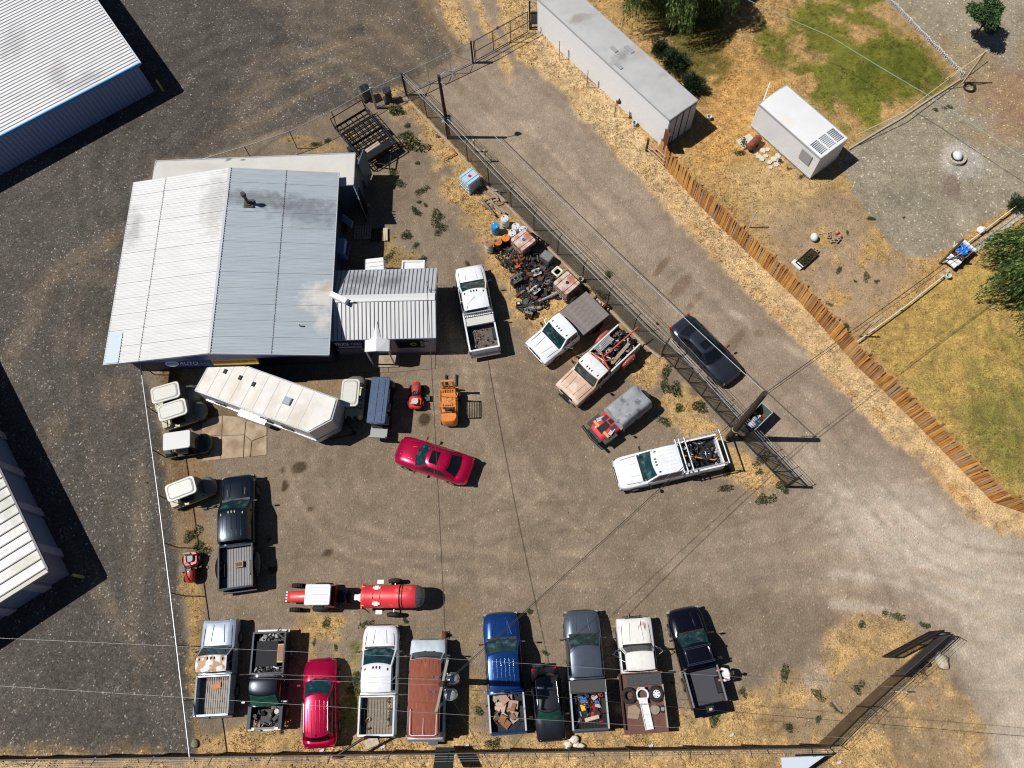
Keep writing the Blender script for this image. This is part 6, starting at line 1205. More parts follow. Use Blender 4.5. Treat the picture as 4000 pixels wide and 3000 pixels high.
# ================================================================== CARTS, MACHINES, JUNK
CR_ = mat('cart_canopy', (.62, .61, .56), .4, noise=.04); CB = mat('cart_beige', srgb(196, 190, 160), .4, noise=.08); CG = mat('cart_grey_cowl', srgb(112, 116, 112), .4, noise=.1); SEATB = mat('seat_black', (.02, .02, .02), .6); SEATG = mat('seat_grey', (.32, .33, .33), .6)
def rrect(lx, ly, r, n=5):
    out = []
    for cx, cy, a0 in ((lx / 2 - r, ly / 2 - r, 0), (-lx / 2 + r, ly / 2 - r, 90), (-lx / 2 + r, -ly / 2 + r, 180), (lx / 2 - r, -ly / 2 + r, 270)):
        for i in range(n): a = R(a0 + 90 * i / (n - 1)); out.append((cx + r * math.cos(a), cy + r * math.sin(a)))
    return out
def golf_cart(label, loc, ang, body, cowl, roofL=1.75, roofW=1.1, rows=1, roofm=None, seat=SEATB, L=2.75, rim=True, group=None, bag=False, zr=1.8):
    t = thing('golf_cart', label, 'golf cart', (loc[0], loc[1], 0), R(ang), group); roofm = roofm or CR_; off = -.18
    rr = rrect(roofL, roofW, .22 if rim else .12); b = MB()
    b.loft([[(x + off, y, zr) for x, y in rr], [(x * 1.0 + off, y, zr + .05) for x, y in rr], [(x * .97 + off, y * .95, zr + .07) for x, y in rr]], 0, True); ro = b.build('roof', roofm, t)
    if rim:
        i1 = rrect(roofL * .86, roofW * .80, .2); i2 = rrect(roofL * .83, roofW * .76, .2)
        b = MB(); b.loft([[(x + off, y, zr + .072) for x, y in i1], [(x + off, y, zr + .076) for x, y in i2]], 0, False, caps=False); b.build('roof_groove', mat('groove_grey', (.16, .15, .14), .6), ro)
        b = MB(); b.loft([[(x + off, y, zr + .072) for x, y in i2], [(x * .9 + off, y * .9, zr + .11) for x, y in i2]], 0, True); b.build('roof_crown', roofm, ro)
    b = MB(); b.loft([[(x - .1, y, .28) for x, y in rrect(L * .95, 1.1, .2)], [(x - .1, y, .5) for x, y in rrect(L * .95, 1.14, .2)]], 0, True); b.build('chassis', body, t)
    b = MB()
    rg = [[(x, y * w, z0) for x, y, w, z0 in ()]]
    b.loft([[(L / 2 - .62 + dx, y, z) for y, z in ((-w, .4), (-w, h * .8), (-w * .6, h), (w * .6, h), (w, h * .8), (w, .4))] for dx, w, h in ((0, .6, .9), (.25, .6, .88), (.45, .52, .8), (.58, .36, .66), (.64, .15, .5))], 0, True); b.build('cowl', cowl, t)
    for k in range(rows):
        x = .0 - k * .85; b = MB(); b.box((x - .25, 0, .72), (.5, 1.02, .16)); b.build('seat', seat, t); b = MB(); b.box((x - .52, 0, .95), (.1, 1.0, .42), ry=-.15); b.build('seat_back', seat, t)
    b = MB(); b.loft([[(x - L / 2 + .25, y, .5) for x, y in rrect(.62, 1.1, .15)], [(x - L / 2 + .28, y, .78) for x, y in rrect(.5, .98, .15)]], 0, True); b.build('rear_body', body, t)
    for x in (off + roofL / 2 - .12, off - roofL / 2 + .12):
        for y in (-roofW / 2 + .1, roofW / 2 - .1): b = MB(); b.cyl((x * .9 + .05, y, .5), (x, y, zr), .02, n=6); b.build('strut', M_BSTEEL, t)
    b = MB(); b.torus((.42, .28, .95), .16, .02, 14, 6, (.6, 0, 1)); b.tube([(.42, .28, .95), (.7, .28, .6)], .02); b.build('steering_wheel', M_BLACK, t)
    b = MB(); b.add([(L / 2 - .6, -.5, .85), (L / 2 - .6, .5, .85), (off + roofL / 2 - .02, .48, zr - .05), (off + roofL / 2 - .02, -.48, zr - .05)], [(0, 1, 2, 3)]); b.build('windscreen', mat('tinted_screen', (.06, .065, .065), .1), t)
    for x in (L / 2 - .5, -L / 2 + .4):
        for y in (-.52, .52): b = MB(); b.cyl((x, y - .09, .23), (x, y + .09, .23), .23, n=14); b.build('wheel', M_TYRE, t)
    if bag:
        b = MB(); b.tube([(-L / 2, -.3, .9), (-L / 2 - .25, 0, 1.0), (-L / 2, .3, .9)], .03); b.cyl((-L / 2 - .1, -.2, .4), (-L / 2 - .15, -.2, 1.0), .12); b.cyl((-L / 2 - .1, .2, .4), (-L / 2 - .15, .2, 1.0), .12); b.build('bag_rack', M_BLACK, t)
    return t
def on(px_, py_, z, dx=0, dy=0): p = at(px_, py_, z); return (p.x + dx, p.y + dy)
golf_cart('beige golf cart, upper of the overlapping pair next to the horse trailer tail', on(646, 1530, 1.85, .18), 17, CB, CG)
golf_cart('beige golf cart, lower of the overlapping pair left of the slab', on(673, 1597, 1.85, .18), 19, CB, CG)
golf_cart('dark green golf cart with plain flat white roof', on(690, 1718, 1.85, .18), 8, mat('cart_green', srgb(16, 40, 38), .3, noise=.1), MATS['cart_green'], roofL=1.62, rim=False, roofm=mat('flat_white_canopy', (.6, .6, .58), .4), seat=mat('seat_tan', srgb(200, 178, 150), .6))
golf_cart('beige golf cart standing alone nearest the black dually', on(706, 1905, 1.85, .18), 22, CB, CG)
golf_cart('beige golf cart with bag rack facing the shop between horse trailer and blue cart', on(1368, 1533, 1.85, 0, .18), 89, CB, CG, seat=SEATG, bag=True)
t = golf_cart('long dark blue six seat golf cart facing the shop', on(1479, 1557, 1.9, 0, .1), 87, mat('cart_navy', (.012, .014, .02), .3), MATS['cart_navy'], roofL=2.95, roofW=1.12, rows=3, roofm=mat('blue_metal_canopy', srgb(112, 128, 156), .25, .6, noise=.15), seat=SEATG, L=3.3, rim=False, zr=1.85)
b = MB(); b.box((-1.75, 0, .7), (.5, 1.0, .12)); b.build('rear_seat', SEATG, t)
b = MB(); b.tube([(-1.55, -.3, 1.93), (1.1, -.3, 1.93)], .02); b.tube([(-1.55, .1, 1.93), (1.1, .1, 1.93)], .02); b.build('roof_ridge', MATS['blue_metal_canopy'], t)
RDP = paint('mower_red', (206, 52, 40), .35, 0.0)
def mower(label, loc, ang, seatm):
    t = thing('lawn_tractor', label, 'lawn mower', (loc[0], loc[1], 0), R(ang))
    b = MB(); b.loft([[(x, y, z) for y, z in ((-w, .35), (-w, h * .85), (-w * .6, h), (w * .6, h), (w, h * .85), (w, .35))] for x, w, h in ((.15, .26, .85), (.5, .27, .86), (.8, .23, .78), (.92, .14, .6))], 0, True); b.build('hood', RDP, t)
    b = MB()
    for i in range(4): b.box((.4 + i * .08, 0, .865), (.04, .24 - i * .02, .02))
    b.box((.15, 0, .87), (.28, .3, .03)); b.build('hood_grille', mat('slate_trim', (.10, .10, .11), .5), t)
    b = MB(); b.loft([[(x - .4, y, .45) for x, y in rrect(.85, .82, .18)], [(x - .42, y, .62) for x, y in rrect(.72, .74, .18)]], 0, True); b.build('rear_fender', RDP, t)
    b = MB(); b.loft([[(x - .42, y, .66) for x, y in rrect(.42, .44, .12)], [(x - .42, y, .78) for x, y in rrect(.38, .4, .12)]], 0, True); b.box((-.64, 0, .95), (.08, .38, .32), ry=-.2); b.build('seat', seatm, t)
    b = MB(); b.torus((.02, 0, .98), .16, .022, 16, 6, (.4, 0, 1)); b.tube([(.02, 0, .98), (.18, 0, .8)], .025); b.build('steering_wheel', M_BLACK, t)
    b = MB(); b.loft([[(x - .02, y, .12) for x, y in rrect(.6, 1.05, .22)], [(x - .02, y, .26) for x, y in rrect(.55, 1.0, .22)]], 0, True); b.build('mower_deck', M_BSTEEL, t)
    b = MB(); b.box((.0, -.66, .2), (.4, .32, .08), rz=.1); b.build('chute', mat('slate_chute', (.06, .07, .075), .5), t)
    for x, y, r_ in ((.62, .38, .19), (.62, -.38, .19), (-.45, .42, .26), (-.45, -.42, .26)): b = MB(); b.cyl((x, y - .1, r_), (x, y + .1, r_), r_, n=14); b.build('wheel', M_TYRE, t)
mower('red lawn tractor with pale seat between the blue cart and the forklift', on(1624, 1545, .6), 88, mat('seat_cream', (.5, .47, .42), .6))
mower('red lawn tractor with dark seat by the left fence beside the black dually', on(743, 2212, .6), -82, SEATG)
# forklift
t = thing('forklift', 'orange forklift with forks pointing at the office', 'forklift', (*on(1756, 1575, .8), 0), R(91)); FO = paint('forklift_orange', (214, 128, 52), .45, 0, noise=.12)
b = MB(); b.loft([[(x - .95, y, .3) for x, y in rrect(.75, 1.02, .3)], [(x - .95, y, 1.0) for x, y in rrect(.72, 1.0, .3)], [(x - .93, y, 1.1) for x, y in rrect(.6, .88, .28)]], 0, True); b.build('counterweight', FO, t)
b = MB(); b.box((-.05, 0, .5), (1.5, .98, .5)); b.build('body', FO, t)
b = MB(); b.box((-.35, 0, .85), (.45, .48, .14)); b.box((-.55, 0, 1.1), (.08, .46, .35)); b.build('seat', SEATB, t)
b = MB()
for x, y in ((.45, .46), (.45, -.46), (-.75, .42), (-.75, -.42)): b.tube([(x, y, .75), (x * .85, y, 2.1)], .035)
b.tube([(.42, .46, 2.1), (.42, -.46, 2.1), (-.68, -.46, 2.1), (-.68, .46, 2.1), (.42, .46, 2.1)], .035); b.build('guard_frame', FO, t)
me = MB().box((0, 0, 2.1), (1.08, .03, .03)).mesh('guard_slat', FO)
for i in range(8): o = link('guard_slat', me, t); o.location = (-.13, (i - 3.5) * .105, 0)
for y in (-.32, .32): b = MB(); b.box((.95, y, 1.1), (.14, .1, 2.1)); b.build('mast', FO if y > 0 else FO, t)
b = MB(); b.box((.98, 0, 2.05), (.12, .72, .1)); b.box((.98, 0, 1.1), (.1, .62, .1)); b.cyl((.93, 0, .4), (.93, 0, 1.6), .05, m=1); b.build('mast_crossbar', [FO, M_CHROME], t)
b = MB(); b.box((1.12, 0, .35), (.08, 1.0, .4)); b.build('carriage', FO, t)
for y in (-.32, .32): b = MB(); b.box((1.65, y, .1), (1.0, .1, .04)); b.box((1.17, y, .35), (.05, .1, .5)); b.build('fork', M_BSTEEL, t)
b = MB(); b.blob((-.28, .35, 1.0), (.2, .06, .2)); b.torus((.12, 0, 1.15), .17, .02, 14, 6, (.5, 0, 1)); b.build('controls', M_CHROME, t)
for x, y, r_ in ((.6, .5, .33), (.6, -.5, .33), (-.95, .42, .26), (-.95, -.42, .26)): b = MB(); b.cyl((x, y - .12, r_), (x, y + .12, r_), r_, n=16); b.build('wheel', M_TYRE, t)
# tractor and tank wagon
c = on(1222, 2332, .8); t = thing('small_tractor', 'small red farm tractor with white ribbed cab roof, nose to the left', 'tractor', (c[0], c[1], 0), R(180)); TR = paint('tractor_red', (214, 58, 52), .4, 0)
b = MB(); b.loft([[(x, y, z) for y, z in ((-w, .6), (-w, h * .93), (-w * .7, h), (w * .7, h), (w, h * .93), (w, .6))] for x, w, h in ((-.05, .31, 1.37), (1.1, .29, 1.28), (1.3, .27, 1.2), (1.35, .2, 1.0))], 0, True); b.build('hood', TR, t)
b = MB()
for i in range(4): b.cyl((1.38, -.25 + i * .16, .95), (1.48, -.25 + i * .16, .95), .06)
b.box((1.45, 0, .7), (.25, .6, .2), m=1); b.build('front_weights', [M_LAMP, M_BSTEEL], t)
b = MB(); b.loft([[(x - .66, y, 2.2) for x, y in rrect(1.42, 1.12, .1)], [(x - .66, y, 2.28) for x, y in rrect(1.36, 1.06, .1)]], 0, True); ro = b.build('cab_roof', M_WHITE, t)
me = MB().box((0, 0, 2.295), (1.0, .03, .02)).mesh('roof_rib', MATS['offwhite'])
for i in range(5): o = link('roof_rib', me, ro); o.location = (-.66, (i - 2) * .19, 0)
for x, y in ((.0, .48), (.0, -.48), (-1.25, .5), (-1.25, -.5)): b = MB(); b.tube([(x, y, .9), (x, y, 2.2)], .035); b.build('cab_post', TR, t)
b = MB(); b.box((-.66, 0, 1.55), (1.2, .92, 1.1)); b.build('cab_glass', M_DGLASS, t)
b = MB(); b.box((-1.15, 0, 1.25), (.55, 1.2, .5)); b.build('rear_body', mat('dark_red_box', srgb(110, 24, 30), .5), t)
for y in (-.66, .66): b = MB(); b.torus((1.0, y, .36), .24, .13, 22, 6, (0, 1, 0)); b.cyl((1.0, y - .05, .36), (1.0, y + .05, .36), .2, m=1); b.build('front_wheel', [M_TYRE, M_LAMP], t)
for y in (-.6, .6): b = MB(); b.torus((-.55, y, .58), .4, .19, 24, 6, (0, 1, 0)); b.cyl((-.55, y - .06, .58), (-.55, y + .06, .58), .3, m=1); b.build('rear_wheel', [M_TYRE, M_RED], t)
b = MB()
for i in range(16):
    a = i * PI / 8
    for y in (-.66, .66): b.box((1.0 + .36 * math.cos(a), y, .36 + .36 * math.sin(a)), (.05, .22, .04), ry=-a + PI / 2)
b.build('tyre_lug', M_TYRE, t)['kind'] = 'stuff'
b = MB(); b.tube([(-1.4, .1, .8), (-1.9, .3, 1.1), (-1.7, -.3, 1.0)], .12); b.tube([(-1.5, .45, .7), (-2.0, -.3, 1.3)], .07); b.box((-1.7, 0, .7), (.8, .7, .3)); b.tube([(-1.75, .3, 1.1), (-1.85, .75, 1.8)], .03); b.build('rear_linkage', mat('oily_blue_black', srgb(26, 42, 62), .4, .3), t)
c = on(1515, 2330, 1.2); t = thing('tank_trailer', 'red cylindrical tank trailer hitched behind the small tractor', 'trailer', (c[0], c[1], 0), R(180)); TK = mat('tank_red', srgb(212, 50, 58), .45, noise=.07, col2=srgb(226, 96, 84), c2scale=1.6, c2thr=(.55, .65))
rg = []
for x, r_ in ((1.42, .2), (1.44, .45), (1.38, .6), (1.2, .62), (-.4, .62), (-.42, .635), (-1.45, .635), (-1.6, .6)): rg.append([(x, r_ * math.cos(k * PI / 12), 1.2 + r_ * math.sin(k * PI / 12)) for k in range(24)])
b = MB(); b.loft(rg[::-1], 0, True); b.build('tank', TK, t)
b = MB(); b.box((1.4, 0, 1.0), (.08, 1.32, .9)); b.build('front_plate', TK, t)
rg = [[(x, r_ * math.cos(k * PI / 12), 1.2 + r_ * math.sin(k * PI / 12)) for k in range(24)] for x, r_ in ((-1.6, .6), (-1.8, .55), (-2.0, .35), (-2.08, .1))]
b = MB(); b.loft(rg[::-1], 0, True); dm = b.build('rear_dome', mat('dark_screen_metal', (.2, .2, .2), .35, .6), t)
for k in range(5, 22, 1):
    b = MB(); a = k * PI / 13 - .9; b.tube([(x - .012, (r_ + .012) * math.cos(a), 1.2 + (r_ + .012) * math.sin(a)) for x, r_ in ((-1.6, .6), (-1.8, .55), (-2.0, .35))], .012, 4); b.build('guard_wire', M_CHROME, dm)
b = MB(); b.torus((-.72, 0, 1.2), .645, .03, 28, 6, (1, 0, 0)); b.torus((-.86, 0, 1.2), .645, .02, 28, 6, (1, 0, 0)); b.build('band', M_BSTEEL, t)
for y in (-.42, .42): b = MB(); b.box((.55, y, 1.68 if True else 0), (.42, .12, .05), rx=-y * .9); b.box((.55, y, 1.685), (.22, .24, .05), rx=-y * .9); b.build('white_step', M_WHITE, t)
for y in (-.82, .82): b = MB(); b.box((.5, y, .95), (.36, .22, .05)); b.build('side_step', M_WHITE, t)
b = MB(); b.tube([(.75, -.2, 1.83), (.75, .2, 1.83)], .02); b.tube([(.35, -.2, 1.83), (.35, .2, 1.83)], .02); b.box((.55, 0, 1.83), (.4, .05, .02)); b.build('hatch_frame', mat('scuffed_pink', srgb(224, 130, 120), .6), t)
for y in (-.5, .5): b = MB(); b.box((1.32, y, 1.5), (.16, .07, .1)); b.build('marker_lamp', mat('amber_marker', srgb(240, 160, 40), .3), t)
for y in (-.92, .92): b = MB(); b.torus((-.25, y, .42), .28, .14, 24, 8, (0, 1, 0), sq=.9); b.cyl((-.25, y - .06, .42), (-.25, y + .06, .42), .2, m=1); b.build('wheel', [M_TYRE, M_RED], t)
b = MB(); b.tube([(-.25, -.9, .42), (-.25, .9, .42)], .05); b.build('axle', M_STEEL, t); b = MB(); b.tube([(1.4, .3, .6), (2.1, 0, .55), (1.4, -.3, .6)], .06); b.box((1.75, 0, .65), (.5, .3, .25)); b.build('drawbar', M_STEEL, t)
# bins, IBC, trailer frame, dumpster
def wheelie(label, px_, py_, ang, m, s=1.0):
    t = thing('wheelie_bin', label, 'bin', at(px_, py_), R(ang)); b = MB(); b.loft([[(x, y, z) for x, y in rrect(.62 * q * s, .68 * q * s, .08)] for z, q in ((.08, .8), (1.0, 1.0))], 0, True); b.build('body', m, t)
    b = MB(); b.loft([[(x, y, z) for x, y in rrect(.68 * q * s, .74 * q * s, .1)] for z, q in ((1.01, 1.0), (1.07, .98), (1.11, .8))], 0, True); ld = b.build('lid', m, t); b = MB(); b.box((0, .0, 1.115), (.05, .5, .02)); b.box((-.3, 0, 1.08), (.06, .5, .04)); b.build('lid_rib', mat('lid_sheen', (.05, .06, .075), .3), ld)
    b = MB(); b.cyl((-.3, -.3, .12), (-.3, .3, .12), .12, n=12); b.build('wheel', M_BLACK, t)
wheelie('larger black wheelie bin outside the gate panel, left one', 1436, 385, 30, mat('bin_black', (.014, .016, .02), .4)); wheelie('smaller blue black wheelie bin behind the X braced panel, right one', 1522, 392, 20, mat('bin_blue_black', (.03, .04, .05), .4), .8)
def crate_tank(name, label, px_, py_, ang, m, capm, H=1.15, S=1.1, cage=M_STEEL):
    p = at(px_, py_, H); t = thing(name, label, 'tank', (p.x, p.y, 0), R(ang)); b = MB(); b.loft([[(x, y, z) for x, y in rrect(S * .95, S * .95, .12)] for z in (.18, H - .06)] + [[(x * .94, y * .94, H) for x, y in rrect(S * .95, S * .95, .12)]], 0, True); b.build('bladder', m, t)
    b = MB(); b.cyl((0, 0, H), (0, 0, H + .06), .1, n=14); b.build('cap', capm, t)
    for z in (.3, .6, .9, H - .06): b = MB(); q = rrect(S + .02, S + .02, .08); b.tube([(x, y, z) for x, y in q + q[:1]], .014, 5); b.build('cage_hoop', cage, t)
    me = MB().cyl((0, 0, .15), (0, 0, H), .012, n=5).mesh('cage_bar', cage)
    for i in range(7):
        for s in (-1, 1):
            o = link('cage_bar', me, t); o.location = ((i - 3) * S / 6.4, s * (S / 2 + .01), 0); o = link('cage_bar', me, t); o.location = (s * (S / 2 + .01), (i - 3) * S / 6.4, 0)
    b = MB(); b.box((0, 0, .08), (S, S, .14)); b.build('pallet_base', M_STEEL, t)
    for k in (-.25, .25): b = MB(); b.tube([(-S / 2, k * S, H + .02), (S / 2, k * S, H + .02)], .013, 5); b.build('top_bar', cage, t)
    return t
crate_tank('liquid_tote', 'pale blue caged liquid tote with red cap beside the barbed fence', 1834, 688, 42, mat('tote_plastic', srgb(176, 200, 216), .35, noise=.08), mat('cap_red', srgb(206, 30, 40), .4))
RW = mat('rust_stained_plastic', srgb(206, 190, 180), .5, noise=.1, col2=srgb(176, 112, 84), c2scale=2.2, c2thr=(.42, .6))
crate_tank('rusty_tote', 'rust stained caged tote beside the white barrels', 2045, 936, 40, RW, MATS['junk_blue'], H=1.15, S=1.3, cage=M_RUST); crate_tank('rusty_tote', 'rust stained caged tote under the old sink at the east end of the scrap', 2215, 1104, 42, RW, M_BLACK, H=1.15, S=1.35, cage=M_BSTEEL)
p = at(2178, 1060, 1.2); t = thing('old_sink', 'cream sink basin lying on the corner of the rusty tote', 'sink', (p.x, p.y, 1.16), R(45)); b = MB(); b.loft([[(x, y, 0) for x, y in rrect(.62, .6, .08)], [(x, y, .06) for x, y in rrect(.62, .6, .08)], [(x, y, .06) for x, y in rrect(.44, .4, .08)], [(x, y, .0) for x, y in rrect(.36, .32, .08)]], 0, True); b.build('basin', mat('cream_enamel', srgb(214, 210, 186), .3), t); b = MB(); b.cyl((0, 0, .005), (0, 0, .012), .03, n=8); b.build('drain', M_BLACK, t)
# steel frame trailer
cs = [at(x, y, .75) for x, y in ((1307, 498), (1425, 416), (1548, 564), (1434, 646))]; ctr = sum(cs, Vector()) / 4; ux = (cs[2] - cs[1] + cs[3] - cs[0]); Lx = ux.length / 2; uy = (cs[1] - cs[0] + cs[2] - cs[3]); Ly = uy.length / 2
t = thing('frame_trailer', 'black steel lattice utility trailer loaded with planks near the gate', 'trailer', (ctr.x, ctr.y, 0), math.atan2(ux.y, ux.x)); hx, hy = Lx / 2, Ly / 2
for y in (-hy, hy): b = MB(); b.tube([(-hx, y, .6), (hx, y, .6)], .06); b.tube([(-hx, y, 1.05), (hx, y, 1.05)], .035); b.build('side_rail', M_BSTEEL, t)
me = MB().box((0, 0, .55), (.07, Ly, .08)).mesh('cross_member', M_BSTEEL); me2 = MB().box((0, 0, .49), (Lx, .06, .05)).mesh('stringer', M_BSTEEL); me3 = MB().cyl((0, 0, .6), (0, 0, 1.05), .03, n=6).mesh('stanchion', M_BSTEEL)
for i in range(11): o = link('cross_member', me, t); o.location = (-hx + i * Lx / 10, 0, 0)
for i in range(7): o = link('stringer', me2, t); o.location = (0, (i - 3) * Ly / 6.2, 0)
for i in range(9):
    for s in (-1, 1): o = link('stanchion', me3, t); o.location = (-hx + i * Lx / 8, s * hy, 0)
b = MB(); b.tube([(-hx, -hy, .6), (-hx - .25, -hy, 1.3), (-hx - .25, hy, 1.3), (-hx, hy, .6)], .035); b.tube([(-hx, -hy, .62), (-hx, hy, .62)], .07); b.build('tailgate_frame', M_BSTEEL, t)
b = MB(); b.tube([(.0, -hy, .7), (.0, hy, .7)], .07); b.tube([(.0, -hy, 1.05), (.0, hy, 1.05)], .05); b.build('middle_bar', M_BSTEEL, t)
b = MB(); b.tube([(hx, -hy * .6, .55), (hx + .9, .0, .5), (hx, hy * .6, .55)], .05); b.tube([(hx, -hy, 1.05), (hx, hy, 1.05)], .05); b.cyl((hx + .8, 0, 0), (hx + .8, 0, .7), .04); b.build('drawbar', M_BSTEEL, t)
b = MB(); b.box((hx - .35, 0, .85), (.5, Ly * .8, .3)); b.build('toolbox', M_BSTEEL, t)
for s in (-1, 1): b = MB(); b.cyl((.1, s * (hy + .12) - .1, .34), (.1, s * (hy + .12) + .1, .34), .34, n=16); b.build('wheel', M_TYRE, t)
for i in range(4):
    b = MB(); b.box((0, 0, .02), (.14, 1.15, .04)); o = b.build('plank', mat('pinkish_plank', srgb(176, 156, 142), .8, noise=.2)); o['category'] = 'plank'; o['label'] = ['plank nearest the drawbar on the black lattice trailer', 'second plank from the drawbar on the black lattice trailer', 'third plank from the drawbar on the black lattice trailer', 'plank nearest the middle bar on the black lattice trailer'][i]; o['group'] = 'planks on the lattice trailer'
    a = math.atan2(ux.y, ux.x); w_ = Vector((hx - .62 - i * .17, -.12, 0)); o.location = (ctr.x + w_.x * math.cos(a) - w_.y * math.sin(a), ctr.y + w_.x * math.sin(a) + w_.y * math.cos(a), .62); o.rotation_euler = (0, 0, a + .05)
# dumpster
c1, c2, c3 = at(2974, 1576, 1.15), at(3021, 1608, 1.15), at(2943, 1685, 1.15); lx = (c3 - c2).length; ly = (c2 - c1).length; an = math.atan2((c3 - c2).y, (c3 - c2).x); ctr = (c1 + c3) / 2
t = thing('dumpster', 'open grey green dumpster with rubbish bags on the road side of the black gate', 'dumpster', (ctr.x, ctr.y, 0), an); m_du = mat('dumpster_green', srgb(104, 120, 116), .5, noise=.12)
for x, y, w_, l_ in ((0, ly / 2, lx, .05), (0, -ly / 2, lx, .05), (lx / 2, 0, .05, ly), (-lx / 2, 0, .05, ly)): b = MB(); b.box((x, y, .62), (w_, l_, 1.06)); b.build('side_wall', m_du, t)
b = MB(); b.box((0, 0, .15), (lx, ly, .1)); b.build('floor', M_RUST, t)
b = MB(); q = [(-lx / 2, -ly / 2), (lx / 2, -ly / 2), (lx / 2, ly / 2), (-lx / 2, ly / 2), (-lx / 2, -ly / 2)]; b.tube([(x, y, 1.16) for x, y in q], .035); b.build('rim', mat('rim_pale', (.35, .38, .38), .5), t)
for i, (x, y, r_, m_, lb) in enumerate(((.35, .05, .27, mat('bag_white', (.5, .54, .6), .35), 'white bag at the fence end of the dumpster'), (.0, -.05, .2, mat('bag_grey', (.3, .33, .36), .3), 'grey white torn bag in the middle of the dumpster'), (.15, .22, .22, mat('bag_blue', srgb(50, 70, 92), .35), 'dark blue bag against the dumpster wall'), (-.1, .25, .2, MATS['bag_blue'], 'second dark blue bag nearest the middle of the dumpster wall'))):
    b = MB(); b.blob((0, 0, 0), (r_, r_ * .9, r_ * .8), 12, 8, 0, .12); o = b.build('rubbish_bag', m_); tag(o, lb, 'rubbish bag', 'bags in the dumpster'); w_ = Vector((x, y, .6)); o.location = (ctr.x + w_.x * math.cos(an) - w_.y * math.sin(an), ctr.y + w_.x * math.sin(an) + w_.y * math.cos(an), .62)
scrap('dumpster_rubbish', 'loose rubbish on the floor of the open dumpster', (ctr.x, ctr.y), math.degrees(an), [(-.5, .5, -.3, .3, .3, 30, (.06, .25), .2)], [JM[2], JM[3], JM[4], JM[1]])
# barrels
BAR = [(1934, 880, 'blue', 'blue plastic barrel at the head of the barrel cluster'), (1972, 853, 'white', 'white barrel beside the blue one, furthest from the scrap'), (2015, 883, 'white', 'white barrel between the two others nearest the rusty tote'), (2001, 909, 'white', 'white barrel just behind the orange topped one'), (2043, 895, 'white', 'white barrel touching the rusty tote'), (1909, 952, 'brown', 'rust brown lidded barrel with white sides at the outer edge'), (1945, 946, 'rust', 'dark barrel with orange patch, middle of the rusty three'), (1975, 930, 'orange', 'orange topped dark barrel next to the white ones')]
bm = {'blue': (mat('barrel_blue', srgb(40, 140, 205), .4), None), 'white': (mat('barrel_white', (.62, .63, .64), .4, noise=.08), None), 'brown': (mat('barrel_white', (.6, .6, .6)), mat('rust_brown_lid', srgb(150, 112, 86), .7, noise=.2)), 'rust': (M_BSTEEL, mat('half_orange_lid', srgb(190, 104, 44), .6, col2=srgb(60, 56, 52), c2scale=3)), 'orange': (M_BSTEEL, mat('orange_lid', srgb(222, 122, 40), .6, noise=.15))}
for x, y, k, lb in BAR:
    p = at(x, y, .88); t = thing('barrel', lb, 'barrel', (p.x, p.y, 0), random.random() * 3, 'barrels by the scrap heap'); r_ = .28; b = MB()
    b.loft([[(q * math.cos(i * PI / 10), q * math.sin(i * PI / 10), z) for i in range(20)] for z, q in ((0, r_ * .95), (.28, r_), (.3, r_ * 1.04), (.32, r_), (.58, r_), (.6, r_ * 1.04), (.62, r_), (.84, r_), (.88, r_ * .92))], 0, True); b.build('drum', bm[k][0], t)
    if bm[k][1]: b = MB(); b.cyl((0, 0, .885), (0, 0, .9), r_ * .95, n=20); b.build('lid', bm[k][1], t)
    b = MB(); b.cyl((.15, 0, .88), (.15, 0, .92), .04); b.cyl((-.15, .03, .88), (-.15, .03, .915), .028); b.build('bung', M_BLACK if k != 'blue' else M_WHITE, t)
def pallet(label, loc, ang, s=(1.2, 1.0), m=M_WOOD, tilt=0.0, nb=7, z=0.0, name='pallet'):
    t = thing(name, label, 'pallet', (loc[0], loc[1], z), R(ang)); t.rotation_euler = (tilt, 0, R(ang))
    me = MB().box((0, 0, .12), (s[0] / nb * .62, s[1], .02)).mesh('slat', m)
    for i in range(nb): o = link('slat', me, t); o.location = ((i + .5) * s[0] / nb - s[0] / 2, 0, 0)
    for y in (-s[1] / 2 + .05, 0, s[1] / 2 - .05): b = MB(); b.box((0, y, .06), (s[0], .09, .1)); b.build('stringer', m, t)
    return t
pallet('grey wooden pallet lying flat in the shade east of the shop', on(1418, 908, .1), 0); pallet('half empty dark pallet next to the flat grey one', on(1470, 916, .1), 0, (.85, .95), M_WOODD, nb=3)
pallet('small pallet stack against the shop wall', on(1337, 885, .1), 0, (.8, .9), M_WOODD, nb=8, z=.12); pallet('black slatted pallet leaning on the rusty tote by the barrels', on(2093, 945, .9), 70, (1.1, 1.0), M_BSTEEL, tilt=R(35), nb=7, z=.6)
for i in range(3): b = MB(); b.box((0, 0, .08 + i * .03), (.12, 1.0, .05), rz=.03 * i); o = b.build('board', mat('sunlit_board', srgb(196, 180, 150), .8)); tag(o, ['left', 'middle', 'right'][i] + ' one of three boards at the sunny edge beyond the pallets', 'board', 'boards by the pallets'); q = on(1495 + i * 8, 916, .1); o.location = (q[0], q[1], 0)
b = MB(); b.box((0, 0, 1.0), (.06, .95, .5), rz=R(50), ry=.5); o = b.build('door_leaf', mat('pale_blue_leaf', srgb(190, 206, 222), .5)); tag(o, 'pale blue door leaf leaning in the shade east of the shop', 'door'); q = on(1356, 863, 1.0); o.location = (q[0], q[1], 0)
